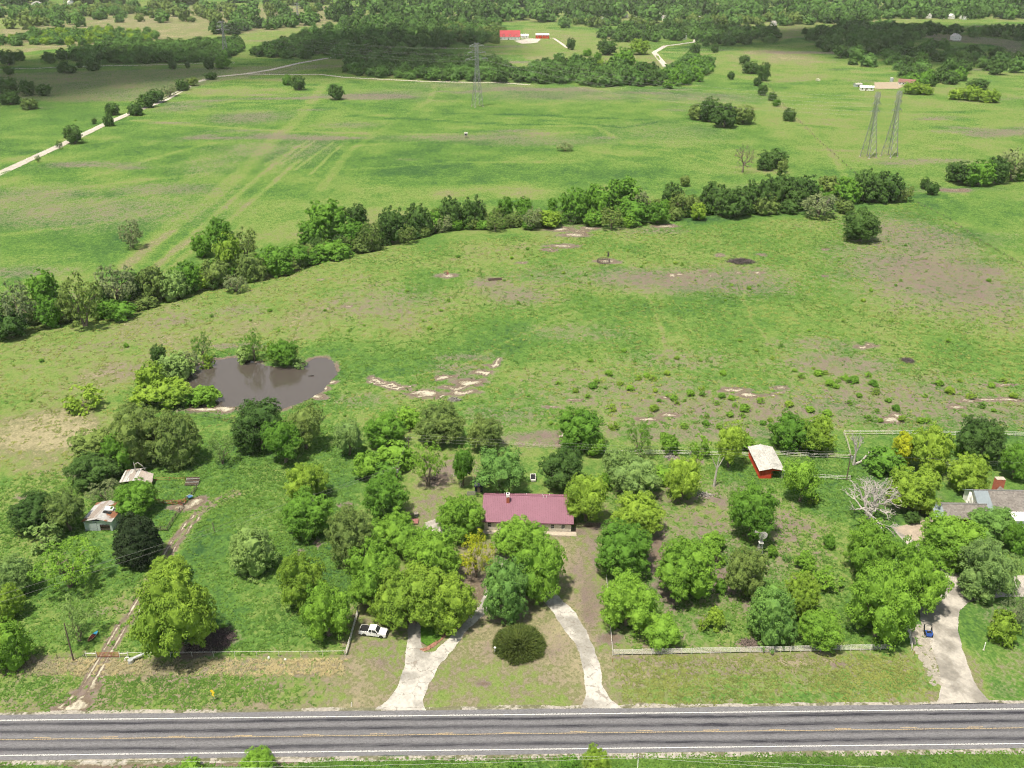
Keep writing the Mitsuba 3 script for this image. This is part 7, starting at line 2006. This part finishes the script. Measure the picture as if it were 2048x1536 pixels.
for i, (x_, y_, w_) in enumerate(FARH):
    where = 'at the far left horizon' if x_ < 900 else 'in the village beyond the red barn' if x_ < 1300 and y_ > 20 else 'right of the village by the winding lane' if x_ < 1450 else 'among the trees on the far right ridge' if x_ < 1800 else 'beside the pale far right field'
    gable('village_house', f'tiny distant pale house {where}', 'house', (x_ - w_ / 2, y_ + 3), (x_ + w_ / 2, y_ + 3), 14 + 3 * (i % 3), 6.5, 11, 'white_paint', ['roof_white', 'roof_white', 'grey_board', 'barn_tin'][i % 4], axis='xy'[i % 2], wins=2, door=False)
    labels[list(labels)[-1]]
for k_ in [k_ for k_ in labels if k_.startswith('village_house') and '__' not in k_]:
    labels[k_]['group'] = 'distant houses ' + labels[k_]['label'].split('house ')[1]
# ------------------------------------------------------------------ rough grass
from scipy.interpolate import RegularGridInterpolator
look_D, look_B = RegularGridInterpolator((gy, gx), D), RegularGridInterpolator((gy, gx), B)


def tufts(pts_n, seed, poly_pts, h, w, name, label, leaf, want=(-9, 9), rag=3.0):
    r = np.random.default_rng(seed)
    poly = photo_poly(poly_pts)
    lo, hi = np.array(poly.bounds[:2]), np.array(poly.bounds[2:])
    q = lo + r.random((pts_n * 9, 2)) * (hi - lo)
    edge = rag * np.stack([fbm2(q[:, 0], q[:, 1], 4, 3, 1) - .5, fbm2(q[:, 0], q[:, 1], 4, 3, 2) - .5], 1) + .4 * rag * r.standard_normal(q.shape)
    q = q[contains_xy(poly, q[:, 0] + edge[:, 0], q[:, 1] + edge[:, 1])]
    d_, b_ = look_D(q[:, ::-1]), look_B(q[:, ::-1])
    q = q[(d_ + .12 * r.standard_normal(len(q)) > want[0]) & (d_ + .12 * r.standard_normal(len(q)) < want[1]) & (b_ < .1 + .35 * r.random(len(q)))]
    q = q[fbm2(q[:, 0], q[:, 1], 14, 3, seed) + .25 * r.standard_normal(len(q)) > .5]
    rv = -((q - ro) @ RN)
    q = q[(rv < -1.8) | (rv > ROAD_W + 1.6)]
    q = q[~contains_xy(POND_POLY.buffer(2), q[:, 0], q[:, 1])][:pts_n]
    n = len(q)
    base = np.column_stack([q, G(q[:, 0], q[:, 1]) - .02])
    out_v = []
    for j in range(4):
        g = r.uniform(0, 6.283, n)
        o = np.column_stack([np.cos(g), np.sin(g), 0 * g])
        s = np.column_stack([-np.sin(g), np.cos(g), 0 * g])
        hh = h * r.uniform(.5, 1.5, (n, 1))
        b = base + o * w * .2
        out_v.append(np.stack([b - s * w * .5, b + s * w * .5, b + o * w * r.uniform(.6, 1.5, (n, 1)) + [0, 0, .8] * hh], 1))
    v = np.stack(out_v, 1).reshape(-1, 3)
    obj(name, trimesh.Trimesh(v, np.arange(len(v)).reshape(-1, 3), process=False), leaf)
    tag(name, label, 'grass', kind='stuff')


for k_, c_ in (('grass_a', (0.105, 0.205, 0.042)), ('grass_b', (0.205, 0.245, 0.075)), ('grass_dry', (0.36, 0.33, 0.2))):
    leaf_mat('leaf_' + k_, c_, .5)
PASTURE = [(0, 660), (300, 610), (700, 500), (1100, 470), (1700, 430), (1830, 405), (2048, 530), (2100, 860), (1300, 862), (700, 840), (380, 850), (100, 960), (-100, 960)]
tufts(9500, 3, PASTURE, .26, .75, 'pasture_grass', 'rough tufts of green grass all over the near pasture', 'leaf_grass_a', (-9, .62))
tufts(7000, 4, PASTURE, .26, .75, 'straw_grass', 'rough tufts of yellowish grass all over the near pasture', 'leaf_grass_b', (.5, 9))
YARD = [(-60, 980), (400, 860), (720, 850), (720, 1200), (690, 1305), (-60, 1310)]
tufts(9000, 5, YARD, .26, .5, 'yard_grass', 'rough green grass in the left yard', 'leaf_grass_a')
tufts(4500, 6, [(1230, 900), (1700, 880), (1770, 1060), (1700, 1295), (1230, 1300)], .24, .5, 'paddock_grass', 'rough green grass in the fenced paddock', 'leaf_grass_a')
tufts(1600, 7, [(-60, 1322), (690, 1318), (690, 1345), (-60, 1352)], .24, .4, 'verge_straw', 'dry straw grass along the left fence', 'leaf_grass_dry')
tufts(1500, 8, [(-60, 1352), (420, 1350), (600, 1356), (660, 1395), (560, 1415), (-60, 1436)], .18, .4, 'verge_grass', 'short green grass on the left verge', 'leaf_grass_a', rag=7.0)
tufts(2200, 9, [(1228, 1318), (1830, 1308), (1850, 1380), (1240, 1412)], .16, .4, 'right_verge_grass', 'short grass on the right verge', 'leaf_grass_b', rag=6.0)
tufts(5000, 10, [(-60, 1516), (2100, 1496), (2100, 1560), (-60, 1570)], .22, .4, 'near_verge_grass', 'rough grass on the near verge of the highway', 'leaf_grass_a')
# ------------------------------------------------------------------ clouds that shade the far land, and the hazy air
mat('cloud_white', (0.85, 0.86, 0.88), 1.0, spec=0.0)


def cloud(px0, py0, px1, py1, seed, alt=2400.0, pad=1.0):
    """A cloud whose shadow covers the land between these photo points."""
    P = at(*np.array([(px0, py0), (px1, py0), (px0, py1), (px1, py1)], float).T)[:, :2]
    c, h = (P.min(0) + P.max(0)) / 2, (P.max(0) - P.min(0)) / 2 * pad
    c = c - np.array([-SUN[0], -SUN[1]]) / SUN[2] * alt
    m = trimesh.creation.icosphere(5, 1.0)
    v = m.vertices
    k = .75 + .8 * (meshkit.fbm(v * 2.4, 4, seed)[:, None] - .5) * 2
    z = np.where(v[:, 2] < 0, .35, 1.0)
    m.vertices = v * k * [h[0], h[1], 1] * np.column_stack([np.ones(len(v)), np.ones(len(v)), z * .35 * min(h)]) + [c[0], c[1], alt]
    key = obj('cloud', m, 'cloud_white', smooth=True)
    tag(key, 'cloud over the far fields, above the picture, shading the land below', 'cloud', kind='structure')


cloud(640, 66, 1000, 172, 11, pad=1.0)
cloud(1600, 52, 2250, 150, 21, pad=1.0)
cloud(-150, 108, 430, 215, 5, pad=.95)
HAZE = True
if HAZE:
    scene['air'] = {'type': 'homogeneous', 'albedo': {'type': 'rgb', 'value': [0.93, 0.95, 0.97]}, 'sigma_t': 0.00004}
    scene['haze'] = {'type': 'cube', 'to_world': T().translate([0, 6000, 80]).scale([8800, 7400, 92]), 'bsdf': {'type': 'null'}, 'interior': {'type': 'ref', 'id': 'air'}}
    tag('haze', 'thin pale haze over the whole landscape', 'haze', kind='stuff')
    scene['camera']['medium'] = {'type': 'ref', 'id': 'air'}
